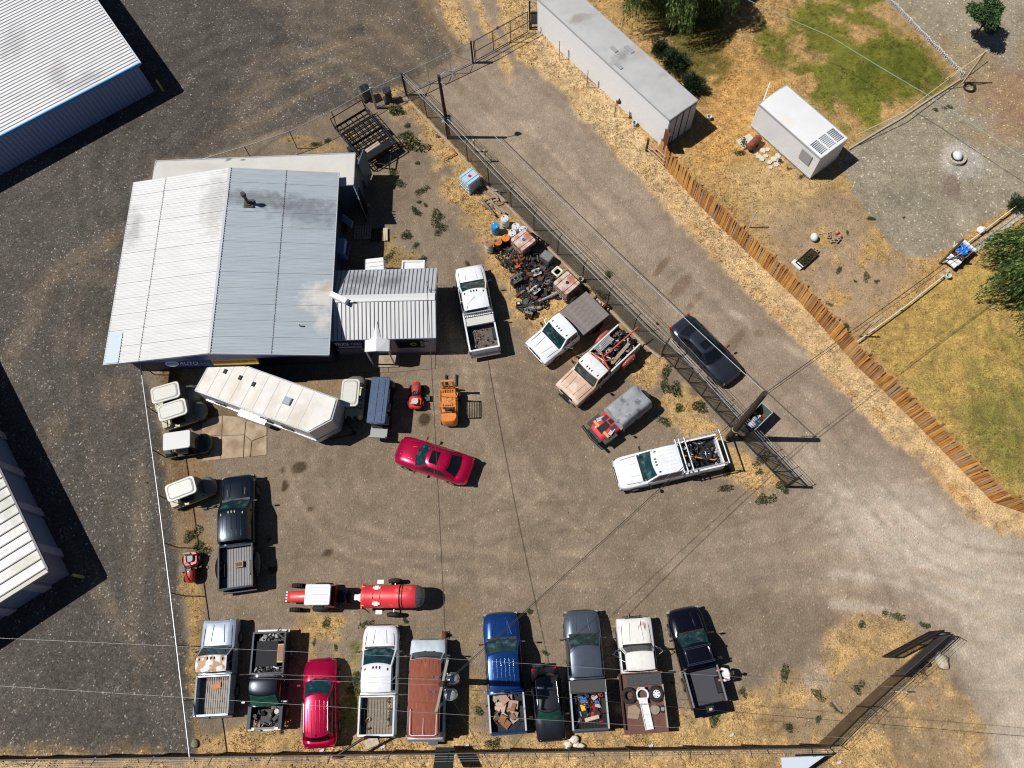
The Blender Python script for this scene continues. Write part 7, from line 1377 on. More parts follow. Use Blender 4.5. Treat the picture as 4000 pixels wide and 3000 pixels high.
t = thing('truck_canopy', 'light blue truck canopy partly under the east eave of the shop', 'truck canopy', (*on(1318, 962, 1.2), 0), R(-2)); b = MB(); b.loft([[(x, y, z) for x, y in rrect(1.2 * q, 1.35 * q, .2)] for z, q in ((.5, 1.0), (1.2, .92), (1.3, .8))], 0, True); b.build('shell', mat('canopy_blue', srgb(130, 165, 196), .35), t); b = MB(); b.box((.62, 0, .85), (.06, .9, .4), ry=.2); b.build('window', M_DGLASS, t)
b = MB(); b.box((0, 0, .1), (.4, .2, .2)); b.box((.0, 0, .2), (.12, .1, .02), m=1); o = b.build('cinder_block', [M_CONC, M_BLACK]); tag(o, 'cinder block in the shade behind the storage trailer doors', 'block'); o.location = at(1434, 806)
# engines and scrap
def engine(label, px_, py_, z, s=1.0, seed=0, extra=None):
    p = at(px_, py_, z * .5); t = thing('engine', label, 'engine', (p.x, p.y, 0), random.random() * 3); random.seed(seed); g_, d_ = MATS['junk_grey'], JM[0]
    b = MB(); b.box((0, 0, .3 * s), (.62 * s, .42 * s, .5 * s), taper=.9); b.build('block', d_, t)
    for s_ in (-1, 1): b = MB(); b.box((0, s_ * .15 * s, .6 * s), (.55 * s, .15 * s, .1 * s), rx=s_ * -.4); b.build('valve_cover', extra or g_, t)
    b = MB()
    for k in range(4): b.tube([(-.22 * s + k * .15 * s, .2 * s, .5 * s), (-.22 * s + k * .15 * s, .36 * s, .4 * s), (-.1 * s, .42 * s, .25 * s)], .03 * s)
    b.build('manifold', M_RUST, t); b = MB(); b.cyl((.34 * s, 0, .3 * s), (.4 * s, 0, .3 * s), .13 * s); b.cyl((.34 * s, .16 * s, .52 * s), (.4 * s, .16 * s, .52 * s), .08 * s); b.torus((0, 0, .68 * s), .13 * s, .04 * s, 14, 6); b.build('pulley', g_, t)
    return t
engine('greasy engine block nearest the white pickup in the scrap heap', 2017, 1100, .6, 1.1, 1); engine('engine with silver covers in the middle of the scrap heap', 2096, 1070, .7, 1.0, 2, MATS['junk_pale']); engine('engine at the south end of the scrap heap, beside the gas cylinder', 2068, 1222, .5, .9, 3); engine('engine with tangled pipes just above the exhaust pipe', 2091, 1142, .5, 1.0, 4, MATS['junk_pale'])
random.seed(21); p = at(2075, 1040)
def heap(cx, cy, rx, ry, n, z, label, size=(.06, .38), zs=.55, mats=None):
    q = at(cx, cy, .3); b = MB(); mats = mats or [JM[0], JM[1], JM[2], JM[0], JM[4], JM[5], JM[0], JM[0]]; nm = len(mats)
    for i in range(n):
        a, r_ = random.uniform(0, 2 * PI), math.sqrt(random.random()); x, y = rx * r_ * math.cos(a), ry * r_ * math.sin(a); junk(b, x, x + .01, y, y + .01, z + (1 - r_) * zs * .6, 1, nm, size, zs * .5)
    o = b.build('scrap_heap', mats); tag(o, label, None, kind='stuff'); o.location = (q.x, q.y, 0); o.rotation_euler = (0, 0, R(-42)); return o
heap(2010, 1005, 1.6, .9, 260, .05, 'dense scrap metal heap below the barrels'); heap(2085, 1045, 1.5, 1.1, 300, .1, 'rusty engines parts and pipes in the middle of the scrap'); heap(2140, 1100, 1.3, 1.0, 200, .05, 'scrap between the engines and the rusty tote'); heap(2080, 1150, 1.2, .8, 170, .02, 'loose parts at the south end of the scrap', zs=.3); heap(2060, 1205, .8, .5, 60, .02, 'small parts scattered at the tail of the scrap', zs=.2)
heap(2035, 1030, .6, .5, 50, .45, 'rusty rings and discs on top of the scrap', mats=[M_RUST, mat('orange_rust', srgb(176, 92, 56), .8), M_RUST, JM[0]])
b = MB(); b.cyl((0, 0, .2), (1.0, .45, .3), .09, n=12); b.cyl((1.0, .45, .3), (1.3, .6, .32), .13, n=12); o = b.build('exhaust_pipe', M_STEEL); tag(o, 'silver exhaust pipe lying across the south scrap', 'exhaust'); o.location = at(2100, 1185)
b = MB(); b.cyl((-.4, 0, .15), (.4, .06, .15), .12, n=14); b.blob((.4, .06, .15), (.12, .12, .12)); o = b.build('gas_cylinder', mat('grey_cylinder', (.28, .3, .29), .4)); tag(o, 'grey gas cylinder lying at the bottom of the scrap', 'gas cylinder'); o.location = at(2086, 1209)
b = MB(); b.box((0, 0, .14), (.32, .26, .26)); b.box((0, 0, .28), (.14, .12, .02), m=1); o = b.build('battery', [M_BLACK, M_WHITE]); tag(o, 'black battery box with white mark left of the gas cylinder', 'battery'); o.location = at(2026, 1192)
t = thing('radiator_box', 'grey topped metal cabinet lying in the scrap beside the black pallet', 'cabinet', (*on(2136, 1000, .8), 0), R(-38)); b = MB(); b.box((0, 0, .42), (.75, .62, .8)); b.build('cabinet', MATS['junk_grey'], t); b = MB(); b.box((0, 0, .83), (.66, .52, .02)); b.build('panel', mat('mottled_grey', srgb(120, 124, 126), .5, noise=.25), t)
for px_, py_, lb in ((2269, 1090, 'cream bucket standing by the barbed fence near the tote'), (2207, 1168, 'cream ring bucket south of the rusty tote')):
    p = at(px_, py_, .3); t = thing('bucket', lb, 'bucket', (p.x, p.y, 0)); b = MB(); b.cyl((0, 0, 0), (0, 0, .34), .14, .17, 16, caps=False); b.cyl((0, 0, 0), (0, 0, .02), .14, n=16, m=1); b.torus((0, 0, .34), .17, .015, 16, 5); b.build('pail', [mat('cream_pail', srgb(200, 194, 170), .5), M_BLACK], t)
b = MB(); b.cyl((0, 0, 0), (0, 0, .3), .12, n=12); b.torus((0, 0, .3), .08, .03, 12, 5); o = b.build('jug', mat('grey_jug', (.3, .32, .33), .4)); tag(o, 'grey jug in the tote shadow', 'jug'); o.location = at(2248, 1142)
random.seed(33)
for i in range(16):
    a = random.uniform(-1.2, -.5) + random.choice((0, 0, .9)); l = random.uniform(.6, 1.7); b = MB(); b.box((0, 0, 0), (l, random.uniform(.06, .16), .03)); o = b.build('scrap_board', M_WOOD if i % 3 else mat('brown_board', srgb(126, 104, 84), .8)); o['label'] = 'grey weathered board in the loose pile below the blue tote'; o['category'] = 'board'; o['group'] = 'boards in the loose pile'
    p = at(random.uniform(1885, 1955), random.uniform(752, 822)); o.location = (p.x, p.y, .04 + i * .02); o.rotation_euler = (random.uniform(-.05, .05), random.uniform(-.08, .08), a)
for k, (px_, py_, ax_, lb) in enumerate(((2246, 1185, (1, -.6, .9), 'worn tyre leaning on the scrap side of the grey flatbed'), (2262, 1192, (1, -.6, 1.4), 'worn tyre against the left edge of the grey flatbed'), (2335, 1262, (1, -.7, 1.2), 'upper of two stacked tyres south of the grey flatbed'), (2322, 1280, (1, -.7, 1.3), 'lower of two stacked tyres south of the grey flatbed'))):
    p = at(px_, py_, .3); tyre_thing(lb, (p.x, p.y, .36), .31, .12, axis=ax_)
t = thing('scrap_tray', 'rusty box frame with a ring inside behind the grey flatbed', 'frame', (*on(2336, 1186, .6), 0), R(-42)); b = MB()
for x, y, l, w_ in ((0, .35, .9, .08), (0, -.35, .9, .08), (.42, 0, .08, .7), (-.42, 0, .08, .7)): b.box((x, y, .6), (l, w_, .12))
for x, y in ((.4, .33), (-.4, .33), (.4, -.33), (-.4, -.33)): b.box((x, y, .3), (.07, .07, .6))
b.build('frame', M_RUST, t); b = MB(); b.torus((-.05, 0, .62), .2, .03, 16, 6); b.build('ring', M_STEEL, t); b = MB(); b.box((-.05, 0, .52), (.7, .6, .02)); b.build('tray', mat('pale_tray', srgb(170, 150, 128), .7), t)
t = thing('rusty_chair_frame', 'small rusty angle frame in front of the blue tote', 'frame', at(1760, 615), R(30)); b = MB(); b.box((0, 0, .15), (1.0, .06, .06)); b.box((.45, .25, .15), (.06, .55, .06)); b.build('bar', mat('orange_rust', srgb(176, 92, 56)), t)
b = MB(); b.box((0, 0, .2), (.2, .16, .36), taper=.4); o = b.build('white_rock', M_STONE); tag(o, 'white pointed block beside the kerb of the barbed fence', 'block'); o.location = at(1707, 535)
p = at(1741, 2480); t = thing('rusty_marker', 'rusty cone marker on a rod north of the rust brown van', 'cone', p); b = MB(); b.cyl((0, 0, 0), (0, 0, .5), .19, .04, 12); b.box((0, 0, .02), (.42, .42, .04)); b.build('cone', M_RUST, t); b = MB(); b.cyl((.05, -.1, 0), (.05, -.1, .9), .015); b.build('rod', M_STEEL, t)
# ================================================================== VEGETATION
def leafmesh(name, n, pos, size, cols, seed, droop=0.0, longk=2.2, dirf=None):
    g = np.random.default_rng(seed); P = pos(g, n); s = g.uniform(size[0], size[1], (n, 1)); d = g.normal(0, 1, (n, 3)); d[:, 2] = d[:, 2] * .5 - droop
    if dirf is not None: d = dirf(P, g) + d * .35
    d /= np.linalg.norm(d, axis=1, keepdims=True); w = np.cross(d, g.normal(0, 1, (n, 3))); w /= np.linalg.norm(w, axis=1, keepdims=True) + 1e-9
    A = P - w * s * .5; B = P + w * s * .5; T = P + d * s * longk
    V3 = np.stack([A, B, T], 1).reshape(-1, 3); k = g.integers(0, len(cols), n); C = np.array([cols[i] for i in k]) * g.uniform(.65, 1.35, (n, 1))
    return colored_tris(name, V3, np.clip(C, 0, .6))
GRN = [(.030, .055, .018), (.045, .075, .022), (.022, .040, .016), (.065, .085, .030)]
GRW = [(.055, .08, .026), (.038, .06, .02), (.09, .11, .045), (.03, .045, .018)]
def domepos(rx, ry, rz, z0=0.0, shell=.35):
    def f(g, n):
        v = g.normal(0, 1, (n, 3)); v /= np.linalg.norm(v, axis=1, keepdims=True); v[:, 2] = np.abs(v[:, 2]); r = g.uniform(shell, 1, (n, 1)) ** .6
        lob = 1 + .28 * np.sin(3 * np.arctan2(v[:, 1:2], v[:, 0:1]) + g.uniform(0, 6)) * g.uniform(.5, 1)
        return v * r * lob * np.array([rx, ry, rz]) + np.array([0, 0, z0])
    return f
def clumpy(centers, r, zs=.7):
    def f(g, n):
        k = g.integers(0, len(centers), n); c = np.array(centers)[k]; v = g.normal(0, 1, (n, 3)); v /= np.linalg.norm(v, axis=1, keepdims=True)
        return c + v * (g.uniform(.3, 1, (n, 1)) ** .5) * r * np.array([1, 1, zs])
    return f
WM = [leafmesh('weed', 380, clumpy([(math.cos(j * 2.4 + i) * (.08 + .05 * j), math.sin(j * 2.1 + i * 2) * (.06 + .05 * j), .06 + .03 * (j % 3)) for j in range(3 + i % 4)], .20 + .03 * (i % 3), .6), (.025, .06), GRW if i % 3 else GRW + [(.28, .22, .10), (.2, .17, .07)], 100 + i, dirf=lambda P, g: P * .6 + g.normal(0, .15, P.shape) + np.array([0, 0, .12])) for i in range(8)]
WEEDS = [(1542, 434, 30), (1570, 440, 18), (1280, 551, 14), (1233, 565, 22), (1592, 493, 16), (1583, 530, 30), (1606, 570, 38), (1600, 545, 24), (1631, 637, 13), (1533, 673, 24), (1560, 719, 22), (1649, 745, 22), (1622, 827, 20), (1662, 802, 12), (1705, 847, 30), (1723, 892, 24), (1637, 790, 10), (1588, 922, 22), (1624, 958, 14), (1520, 1003, 20), (1646, 1021, 20), (1825, 1030, 10), (746, 2092, 30), (796, 2151, 20), (770, 2140, 16), (2375, 1075, 14), (2294, 1134, 18), (2340, 1150, 20), (2567, 1265, 8), (2601, 1451, 18), (2590, 1500, 18), (2633, 1523, 28), (2728, 1590, 38), (2651, 1595, 16), (2592, 1645, 18), (2972, 1798, 20), (2841, 1844, 18), (2832, 1907, 18), (2981, 1952, 26), (2967, 1844, 14), (3050, 1898, 25), (3068, 1918, 18), (1276, 2435, 20), (1429, 2440, 18), (1583, 2426, 12), (1312, 2530, 10), (1226, 2512, 7), (1931, 2905, 20), (1872, 2779, 14), (1101, 2860, 10), (1389, 2660, 18), (1386, 2700, 18), (2068, 2390, 11), (2130, 2550, 9), (2787, 2806, 26), (2900, 2702, 14), (2626, 2666, 7), (3364, 2440, 14), (3457, 2395, 11), (3502, 2408, 20), (3610, 2444, 16), (3063, 2630, 16), (3190, 2711, 18), (3348, 2689, 16), (3194, 2810, 14), (3081, 2842, 16), (3602, 2610, 14), (3265, 2765, 14), (3402, 854, 14), (3276, 1057, 12), (3384, 1080, 14), (3422, 1100, 9), (3145, 1012, 14), (3298, 1283, 24), (3180, 980, 9), (3310, 910, 10), (2902, 560, 22), (2890, 600, 18), (3130, 690, 14), (3080, 660, 10), (3530, 850, 7), (3655, 430, 12), (3700, 420, 14), (3240, 1190, 9), (3340, 1100, 8)]
random.seed(5)
for i, (x, y, r) in enumerate(WEEDS):
    o = link('weed', WM[i % 8]); p = at(x, y); o.location = (p.x, p.y, 0); s = r / 62 / .36 * random.uniform(.85, 1.1); o.scale = (s * random.uniform(.8, 1.5), s * random.uniform(.8, 1.2), s * random.uniform(.6, 1)); o.rotation_euler = (0, 0, random.uniform(0, 6.3))
    LM = [('the frame trailer', 1430, 520), ('the blue tote', 1834, 690), ('the office roof', 1500, 1180), ('the pallets', 1440, 910), ('the blue barrel', 1934, 880), ('the mower on the left fence', 743, 2215), ('the grey flatbed', 2200, 1280), ('the red off-roader', 2470, 1630), ('the rack pickup', 2600, 1800), ('the open black gate end', 3072, 1902), ('the red tank trailer', 1520, 2330), ('the clean white pickup', 1475, 2650), ('the rust brown van', 1665, 2700), ('the royal blue pickup', 1965, 2620), ('the hoodless black pickup', 1035, 2660), ('the black tailgate down pickup', 2720, 2600), ('the gate leaf, lower right', 3550, 2520), ('the brown mesh fence', 3300, 2790), ('the short white box', 3130, 520), ('the raised bed', 3148, 1015), ('the blue garden cart', 3752, 990), ('the hose coil', 3785, 345), ('the tall leaning pole', 2845, 1712), ('the road sedan', 2760, 1365), ('the gravel yard fire ring', 3733, 620)]
    ln = min(LM, key=lambda q: math.hypot(q[1] - x, q[2] - y)); dist = [w for w in WEEDS if min(LM, key=lambda q: math.hypot(q[1] - w[0], q[2] - w[1])) == ln]
    dist.sort(key=lambda w: math.hypot(ln[1] - w[0], ln[2] - w[1])); k = dist.index((x, y, r)); sz = 'large' if r > 23 else ('small' if r < 13 else 'medium')
    tag(o, '%s green weed clump, %s to %s' % (sz, ['closest', 'second closest', 'third closest', 'fourth closest', 'fifth closest', 'sixth closest', 'seventh closest', 'eighth closest', 'ninth closest', 'tenth closest', 'eleventh closest', 'twelfth closest', 'farthest kept'][min(k, 12)], ln[0]), 'weed', 'weed clumps')
def tree(name, label, p, h, crown, trunk_r=.12, limbs=5, cat='tree'):
    t = thing(name, label, cat, p); b = MB(); b.cyl((0, 0, 0), (.1, 0, h * .55), trunk_r, trunk_r * .6, 9)
    for i in range(limbs):
        a = i * 2 * PI / limbs + .4; b.tube([(.1, 0, h * .4), (math.cos(a) * h * .18, math.sin(a) * h * .18, h * .62), (math.cos(a) * h * .32, math.sin(a) * h * .32, h * .8)], trunk_r * .3, 6)
    b.build('trunk', M_WOODD, t); link('crown', crown, t); return t
g = np.random.default_rng(3)
c1 = [(math.cos(a) * q * 1.25, math.sin(a) * q * 1.1, 2.0 + g.uniform(-.6, .7)) for a, q in zip(g.uniform(0, 6.3, 16), g.uniform(.1, 1, 16))]
GT = [(.030, .070, .022), (.050, .105, .030), (.020, .045, .018), (.085, .14, .05)]
p = at(3838, 95, 1.3); tree('leafy_tree', 'small leafy green tree standing alone on the grey gravel, upper right', (p.x, p.y, 0), 2.9, leafmesh('crown', 5200, clumpy(c1, .52), (.05, .13), GT, 8), .08)
def willow(name, label, p, R_, ztop, zlow, nstr, seed, lean=(0, 0), per=60, sz=(.035, .08)):
    g = np.random.default_rng(seed); PP = []; DD = []
    a = g.uniform(0, 2 * PI, nstr); rr = R_ * np.sqrt(g.uniform(.05, 1, nstr)); lo = g.uniform(zlow, zlow + 2.0, nstr); cl = np.sin(a * 7 + seed) * .25
    rr = rr * (1 + cl)
    for i in range(nstr):
        t_ = np.linspace(0, 1, per); z = ztop - (ztop - lo[i]) * (t_ ** 1.4) - .25 * rr[i] * (1 - t_); r = rr[i] * (.55 + .5 * t_ ** .5)
        x = np.cos(a[i]) * r + g.normal(0, .05, per); y = np.sin(a[i]) * r + g.normal(0, .05, per); PP.append(np.stack([x, y, z + g.normal(0, .05, per)], 1))
        DD.append(np.stack([np.full(per, math.cos(a[i]) * .4), np.full(per, math.sin(a[i]) * .4), np.full(per, -1.0)], 1))
    PP = np.concatenate(PP); DD = np.concatenate(DD); n = len(PP)
    m = leafmesh('crown', n, lambda g_, n_: PP, sz, [(.06, .11, .026), (.11, .18, .04), (.22, .29, .08), (.022, .045, .018)], seed + 1, longk=3.2, dirf=lambda P_, g_: DD)
    return tree(name, label, p, ztop, m, .3, 7)
p = at(2650, -150, 3.5); willow('willow_tree', 'weeping willow hanging over the top edge of the dry lawn', (p.x, p.y, 0), 4.1, 7.0, .9, 1300, 31, sz=(.04, .09))
p = at(4120, 1050, 2.4); willow('willow_tree', 'dense weeping tree spilling in from the right edge above the lawn', (p.x, p.y, 0), 3.35, 4.8, .4, 1050, 47, sz=(.04, .09))
sh = leafmesh('shrub', 2600, clumpy([(math.cos(j * 1.9) * .2 * (j % 5), math.sin(j * 2.3) * .17 * (j % 5), .3 + .12 * (j % 6)) for j in range(14)], .42, 1.0), (.03, .08), [(.025, .05, .025), (.04, .07, .03), (.015, .03, .018), (.06, .09, .04)], 55, dirf=lambda P, g: P * np.array([1, 1, .6]) + np.array([0, 0, .3]), longk=4.5)
for x, y, s, rz_, lb in ((2575, 205, .75, .3, 'pale tipped bushy shrub nearest the willow behind the semi trailer'), (2628, 262, 1.0, 1.2, 'dark bushy shrub in the middle of the three behind the semi trailer'), (2700, 350, 1.0, 2.4, 'dark spiky shrub at the corner behind the semi trailer')):
    o = link('shrub', sh); p = at(x, y); o.location = (p.x, p.y, 0); o.scale = (s, s, s); o.rotation_euler = (0, 0, rz_); tag(o, lb, 'shrub')
o = link('shrub', sh); p = at(3965, 810); o.location = (p.x, p.y, 0); o.scale = (.7, .7, .6); tag(o, 'small green shrub at the end of the stone edged gravel strip', 'shrub')
# ================================================================== GARDEN THINGS
def line_thing(name, label, cat, pts, r, m, post_every=None, h=0.0, n=6):
    W = [at(x, y, h) for x, y in pts]; t = thing(name, label, cat, (W[0].x, W[0].y, 0)); o = Vector((W[0].x, W[0].y, 0)); b = MB(); b.tube([w_ - o for w_ in W], r, n); b.build('rail', m, t)
    if post_every:
        tot = (W[-1] - W[0]).length; k = int(tot / post_every)
        for i in range(k + 1): q = (W[0] - o).lerp(W[-1] - o, i / k); b = MB(); b.cyl((q.x, q.y, 0), (q.x, q.y, h), .035, n=8); b.build('post', m, t)
    return t
M_PIPE = mat('cream_pipe', srgb(226, 216, 196), .5)
line_thing('pipe_rail', 'long low cream pipe rail from the board fence towards the blue cart', 'rail', [(3348, 1335), (3538, 1196), (3690, 1075)], .04, M_PIPE, 3.2, .35)
line_thing('pipe_rail', 'low cream pipe rail beyond the blue cart up to the right edge', 'rail', [(3764, 960), (3990, 790), (4060, 735)], .04, M_PIPE, 2.6, .35)
line_thing('timber_edge', 'weathered timber edging along the foot of the green lawn', 'edging', [(3316, 583), (3440, 508), (3520, 462), (3620, 395), (3752, 310)], .075, mat('edge_timber', srgb(186, 168, 140), .85), None, .06, 4)
line_thing('rope_rail', 'pale rope strung above the timber edging to the tall post', 'rope', [(3341, 529), (3530, 440), (3852, 199)], .028, mat('cream_rope', srgb(214, 196, 156), .7), None, 1.0)
t = thing('timber_post', 'tall cream timber post with brace at the lawn corner', 'post', at(3762, 323)); b = MB(); b.box((0, 0, 1.5), (.11, .11, 3.0)); b.build('shaft', mat('cream_timber', srgb(200, 180, 140), .8), t); b = MB(); q = at(3700, 300, 1.2) - t.location; b.tube([(0, 0, 2.8), (q.x, q.y, 1.0)], .03); b.build('brace', MATS['cream_timber'], t)
t = thing('hose_coil', 'black coiled hose at the foot of the cream timber post', 'hose', at(3785, 345))
for k in range(5): b = MB(); b.torus((random.uniform(-.05, .05), random.uniform(-.05, .05), .03 + k * .03), .36 + .05 * math.sin(k * 2), .022, 28, 6); b.build('hose_loop', M_BLACK, t)
b = MB(); b.torus((.25, .75, .03), .26, .02, 24, 6); b.torus((.4, .55, .03), .22, .02, 24, 6); b.build('loose_loop', mat('tan_hose', srgb(150, 120, 86), .7), t)
post('fence_stub', 'slim white leaning post near the top of the board fence', at(2926, 888), 1.9, .035, M_WHITE)
post('fence_stub', 'dark timber post standing by the stone edged bed of the blue cart', at(3670, 1030), 3.0, .07, mat('mossy_post', srgb(90, 88, 72), .8))
post('fence_stub', 'short timber post where the low pipe rail meets the board fence', at(3356, 1315), 1.9, .05, M_WOOD)
# scalloped white border wickets
p0, p1 = at(3475, 8), at(3762, 300); d = p1 - p0; nn_ = 46; t = thing('border_fence', 'row of little white wire wickets along the green lawn edge', 'fence', p0, math.atan2(d.y, d.x)); b = MB(); b.tube([(-.11, 0, 0), (-.11, 0, .24), (-.05, 0, .31), (.05, 0, .31), (.11, 0, .24), (.11, 0, 0)], .02, 5); b.tube([(-.04, 0, 0), (-.04, 0, .3)], .014, 4); me = b.mesh('wicket', M_WHITE)
for i in range(nn_): o = link('wicket', me, t); o.location = (i * d.length / nn_, random.uniform(-.02, .02), 0); o.rotation_euler = (random.uniform(-.25, .25), 0, random.uniform(-.2, .2))
# fire ring
p = at(3733, 620); t = thing('fire_ring', 'round stone fire ring with white bag on the grey gravel', 'fire pit', p)
for i in range(16): a = i * PI / 8; b = MB(); b.box((.52 * math.cos(a), .52 * math.sin(a), .14), (.24, .19, .28), rz=a + PI / 2, taper=.9); b.build('ring_block', M_STONE, t)
b = MB(); b.cyl((0, 0, .01), (0, 0, .06), .42, n=20); b.build('ash', M_BLACK, t)
b = MB(); b.blob((0, 0, 0), (.32, .38, .25), 14, 8, 0, .08); o = b.build('white_sack', mat('white_sack', (.7, .68, .76), .5)); tag(o, 'white sack lying in the stone fire ring', 'sack'); o.location = (p.x, p.y + .05, .3)
def pail(label, px_, py_, m, r=.16, h=.32, name='bucket'):
    q = at(px_, py_); t = thing(name, label, 'bucket', q); b = MB(); b.cyl((0, 0, 0), (0, 0, h), r * .85, r, 16, caps=False); b.cyl((0, 0, .02), (0, 0, .04), r * .8, n=16); b.torus((0, 0, h), r, .018, 18, 6); b.build('pail', m, t); b = MB(); b.cyl((0, 0, .05), (0, 0, .08), r * .8, n=16); b.build('inside', mat('pail_inside', (.16, .15, .14), .8), t)
for l_, x, y in (('white bucket beside the long semi trailer side', 2477, 490), ('white bucket at the doors of the long semi trailer', 2768, 466), ('white bucket at the end of the stone edged bed', 3697, 1085)): pail(l_, x, y, M_WHITE)
b = MB(); b.blob((0, 0, .22), (.28, .25, .22), 14, 8, 0, .05); b.cyl((.05, 0, .35), (.07, 0, .5), .08); o = b.build('white_jug', M_WHITE); tag(o, 'white plastic jug standing on the pipe rail line near the shrub', 'jug'); o.location = at(3825, 905)
b = MB(); b.blob((0, 0, .25), (.25, .3, .25), 14, 8, 0, .05); o = b.build('white_bag', mat('bag_pale', (.66, .72, .74), .4)); tag(o, 'pale white bag beside the clay pots in the garden', 'bag'); o.location = at(3176, 934)
for l_, x, y in (('upper clay pot by the cinder block ring', 3267, 912), ('lower clay pot by the cinder block ring', 3278, 927)): b = MB(); b.blob((0, 0, .14), (.14, .14, .14), 12, 8); o = b.build('clay_pot', mat('clay', srgb(196, 120, 96), .8)); tag(o, l_, 'pot'); o.location = at(x, y)
def block(label, x, y, rz_, h=.2, m=None):
    t = thing('cinder_block', label, 'block', at(x, y), rz_); b = MB(); b.box((0, 0, h / 2), (.42, .2, h)); b.build('block', m or M_CONC, t)
    for s in (-.1, .1): b = MB(); b.box((s, 0, h + .002), (.12, .1, .006)); b.build('hole', M_BLACK, t)
block('cinder block upright left of the clay pots', 3234, 924, 1.5); block('cinder block below the clay pots', 3253, 945, .2); block('small cinder block right of the lower clay pot', 3270, 942, .8); block('cinder block at the head of the raised bed', 3183, 982, -.6)
line_thing('bamboo_pole', 'pale bamboo pole lying from the white bag to the cinder blocks', 'pole', [(3186, 918), (3256, 903)], .025, MATS['cream_timber'], None, .05)
t = thing('raised_bed', 'narrow raised bed with green plants behind the board fence', 'planter', at(3148, 1015), R(42)); b = MB()
for y in (-.3, .3): b.box((0, y, .12), (1.5, .05, .24))
for x in (-.75, .75): b.box((x, 0, .12), (.05, .6, .24))
b.build('bed_frame', M_WOODD, t); b = MB(); b.box((0, 0, .08), (1.45, .55, .14)); b.build('soil', mat('dark_soil', srgb(70, 52, 40), .9), t); o = link('plants', WM[1], t); o.scale = (2.0, .7, .9); o.location = (0, 0, .15)
b = MB(); b.box((0, 0, .1), (.75, .34, .12)); o = b.build('white_board', M_WHITE); tag(o, 'white board lying at the lower end of the raised bed', 'board'); o.location = at(3112, 1037); o.rotation_euler = (0, 0, R(-50))
# blue cart and stone edging
p = at(3752, 990, .5); t = thing('garden_trailer', 'small white utility cart with blue tarpaulin on the stone edged bed', 'trailer', (p.x, p.y, 0), R(40))
b = MB(); b.box((0, 0, .4), (1.45, .85, .1)); b.build('bed', M_WOODD, t)
for x in (-.72, .72): b = MB(); b.box((x, 0, .6), (.16, .95, .3)); b.build('end_board', M_WHITE, t)
b = MB(); b.box((-1.0, 0, .52), (.32, .85, .1)); b.build('step_board', M_WHITE, t)
for y in (-.42, .42): b = MB(); b.box((0, y, .55), (1.4, .04, .25)); b.build('side_board', M_STEEL, t)
for y in (-.5, .5): b = MB(); b.cyl((0, y - .06, .25), (0, y + .06, .25), .25, n=14); b.build('wheel', M_TYRE, t)
b = MB(); b.patch(lambda u, v: Vector((lerp(-.1, .62, u) + .05 * math.sin(v * 9), lerp(-.3, .32, v) + .06 * math.sin(u * 11), .62 + .07 * math.sin(u * 13 + 3) * math.cos(v * 12) + .05 * math.sin(v * 23 + u * 7))), 14, 12); o = b.build('blue_tarpaulin', mat('tarp_blue', srgb(36, 118, 214), .4)); tag(o, 'crumpled bright blue tarpaulin on the white garden cart', 'tarpaulin'); o.location = (p.x, p.y, 0); o.rotation_euler = (0, 0, R(40))
scrap('cart_load', 'sticks and rags beside the blue tarpaulin in the garden cart', (p.x, p.y), 40, [(-.6, .1, -.3, .3, .45, 16, (.1, .35), .15)], [M_WOOD, JM[4], JM[3]])
cb_pts = [(3676, 1078), (3698, 1062), (3718, 1048), (3806, 985), (3822, 972), (3838, 960), (3854, 948), (3870, 936), (3886, 924), (3902, 912), (3918, 900), (3935, 886), (3952, 873), (3968, 862), (3986, 850)]
t = thing('stone_edging', 'row of pale edging stones bordering the gravel strip near the right edge', 'edging', at(*cb_pts[0])); o0 = t.location.copy()
for i, (x, y) in enumerate(cb_pts): q = at(x, y) - o0; b = MB(); b.box((q.x, q.y, .06), (.26, .2, .14), rz=R(40) + random.uniform(-.1, .1), taper=.9); b.build('edging_stone', M_STONE, t)
gp = [tuple(at(x, y)[:2]) for x, y in ((3800, 960), (3975, 830), (4060, 780), (4060, 830), (3985, 845), (3815, 975))]
b = MB(); b.add([(x, y, .02) for x, y in gp], [tuple(range(len(gp)))]); o = b.build('gravel_strip', mat('white_gravel', srgb(170, 164, 156), .95, noise=.55, nscale=14, bump=.8, bscale=30)); o['kind'] = 'structure'
b = MB(); b.tube([(0, 0, .02), (.12, .38, .02)], .03); b.tube([(0, 0, .02), (.3, .25, .02)], .03); o = b.build('white_trestle', M_WHITE); tag(o, 'white V shaped bracket on the gravel above the garden cart', 'bracket'); o.location = at(3725, 965)
t = thing('plastic_toy', 'grey and pink broken toy lying along the low pipe rail', 'toy', at(3425, 1255), R(38)); b = MB(); b.box((0, 0, .04), (1.3, .05, .05)); b.build('bar', mat('toy_grey', (.35, .36, .38)), t); b = MB(); b.box((-.75, -.25, .05), (.35, .14, .08), rz=-.2); b.build('scoop', mat('toy_pink', srgb(220, 150, 160)), t)
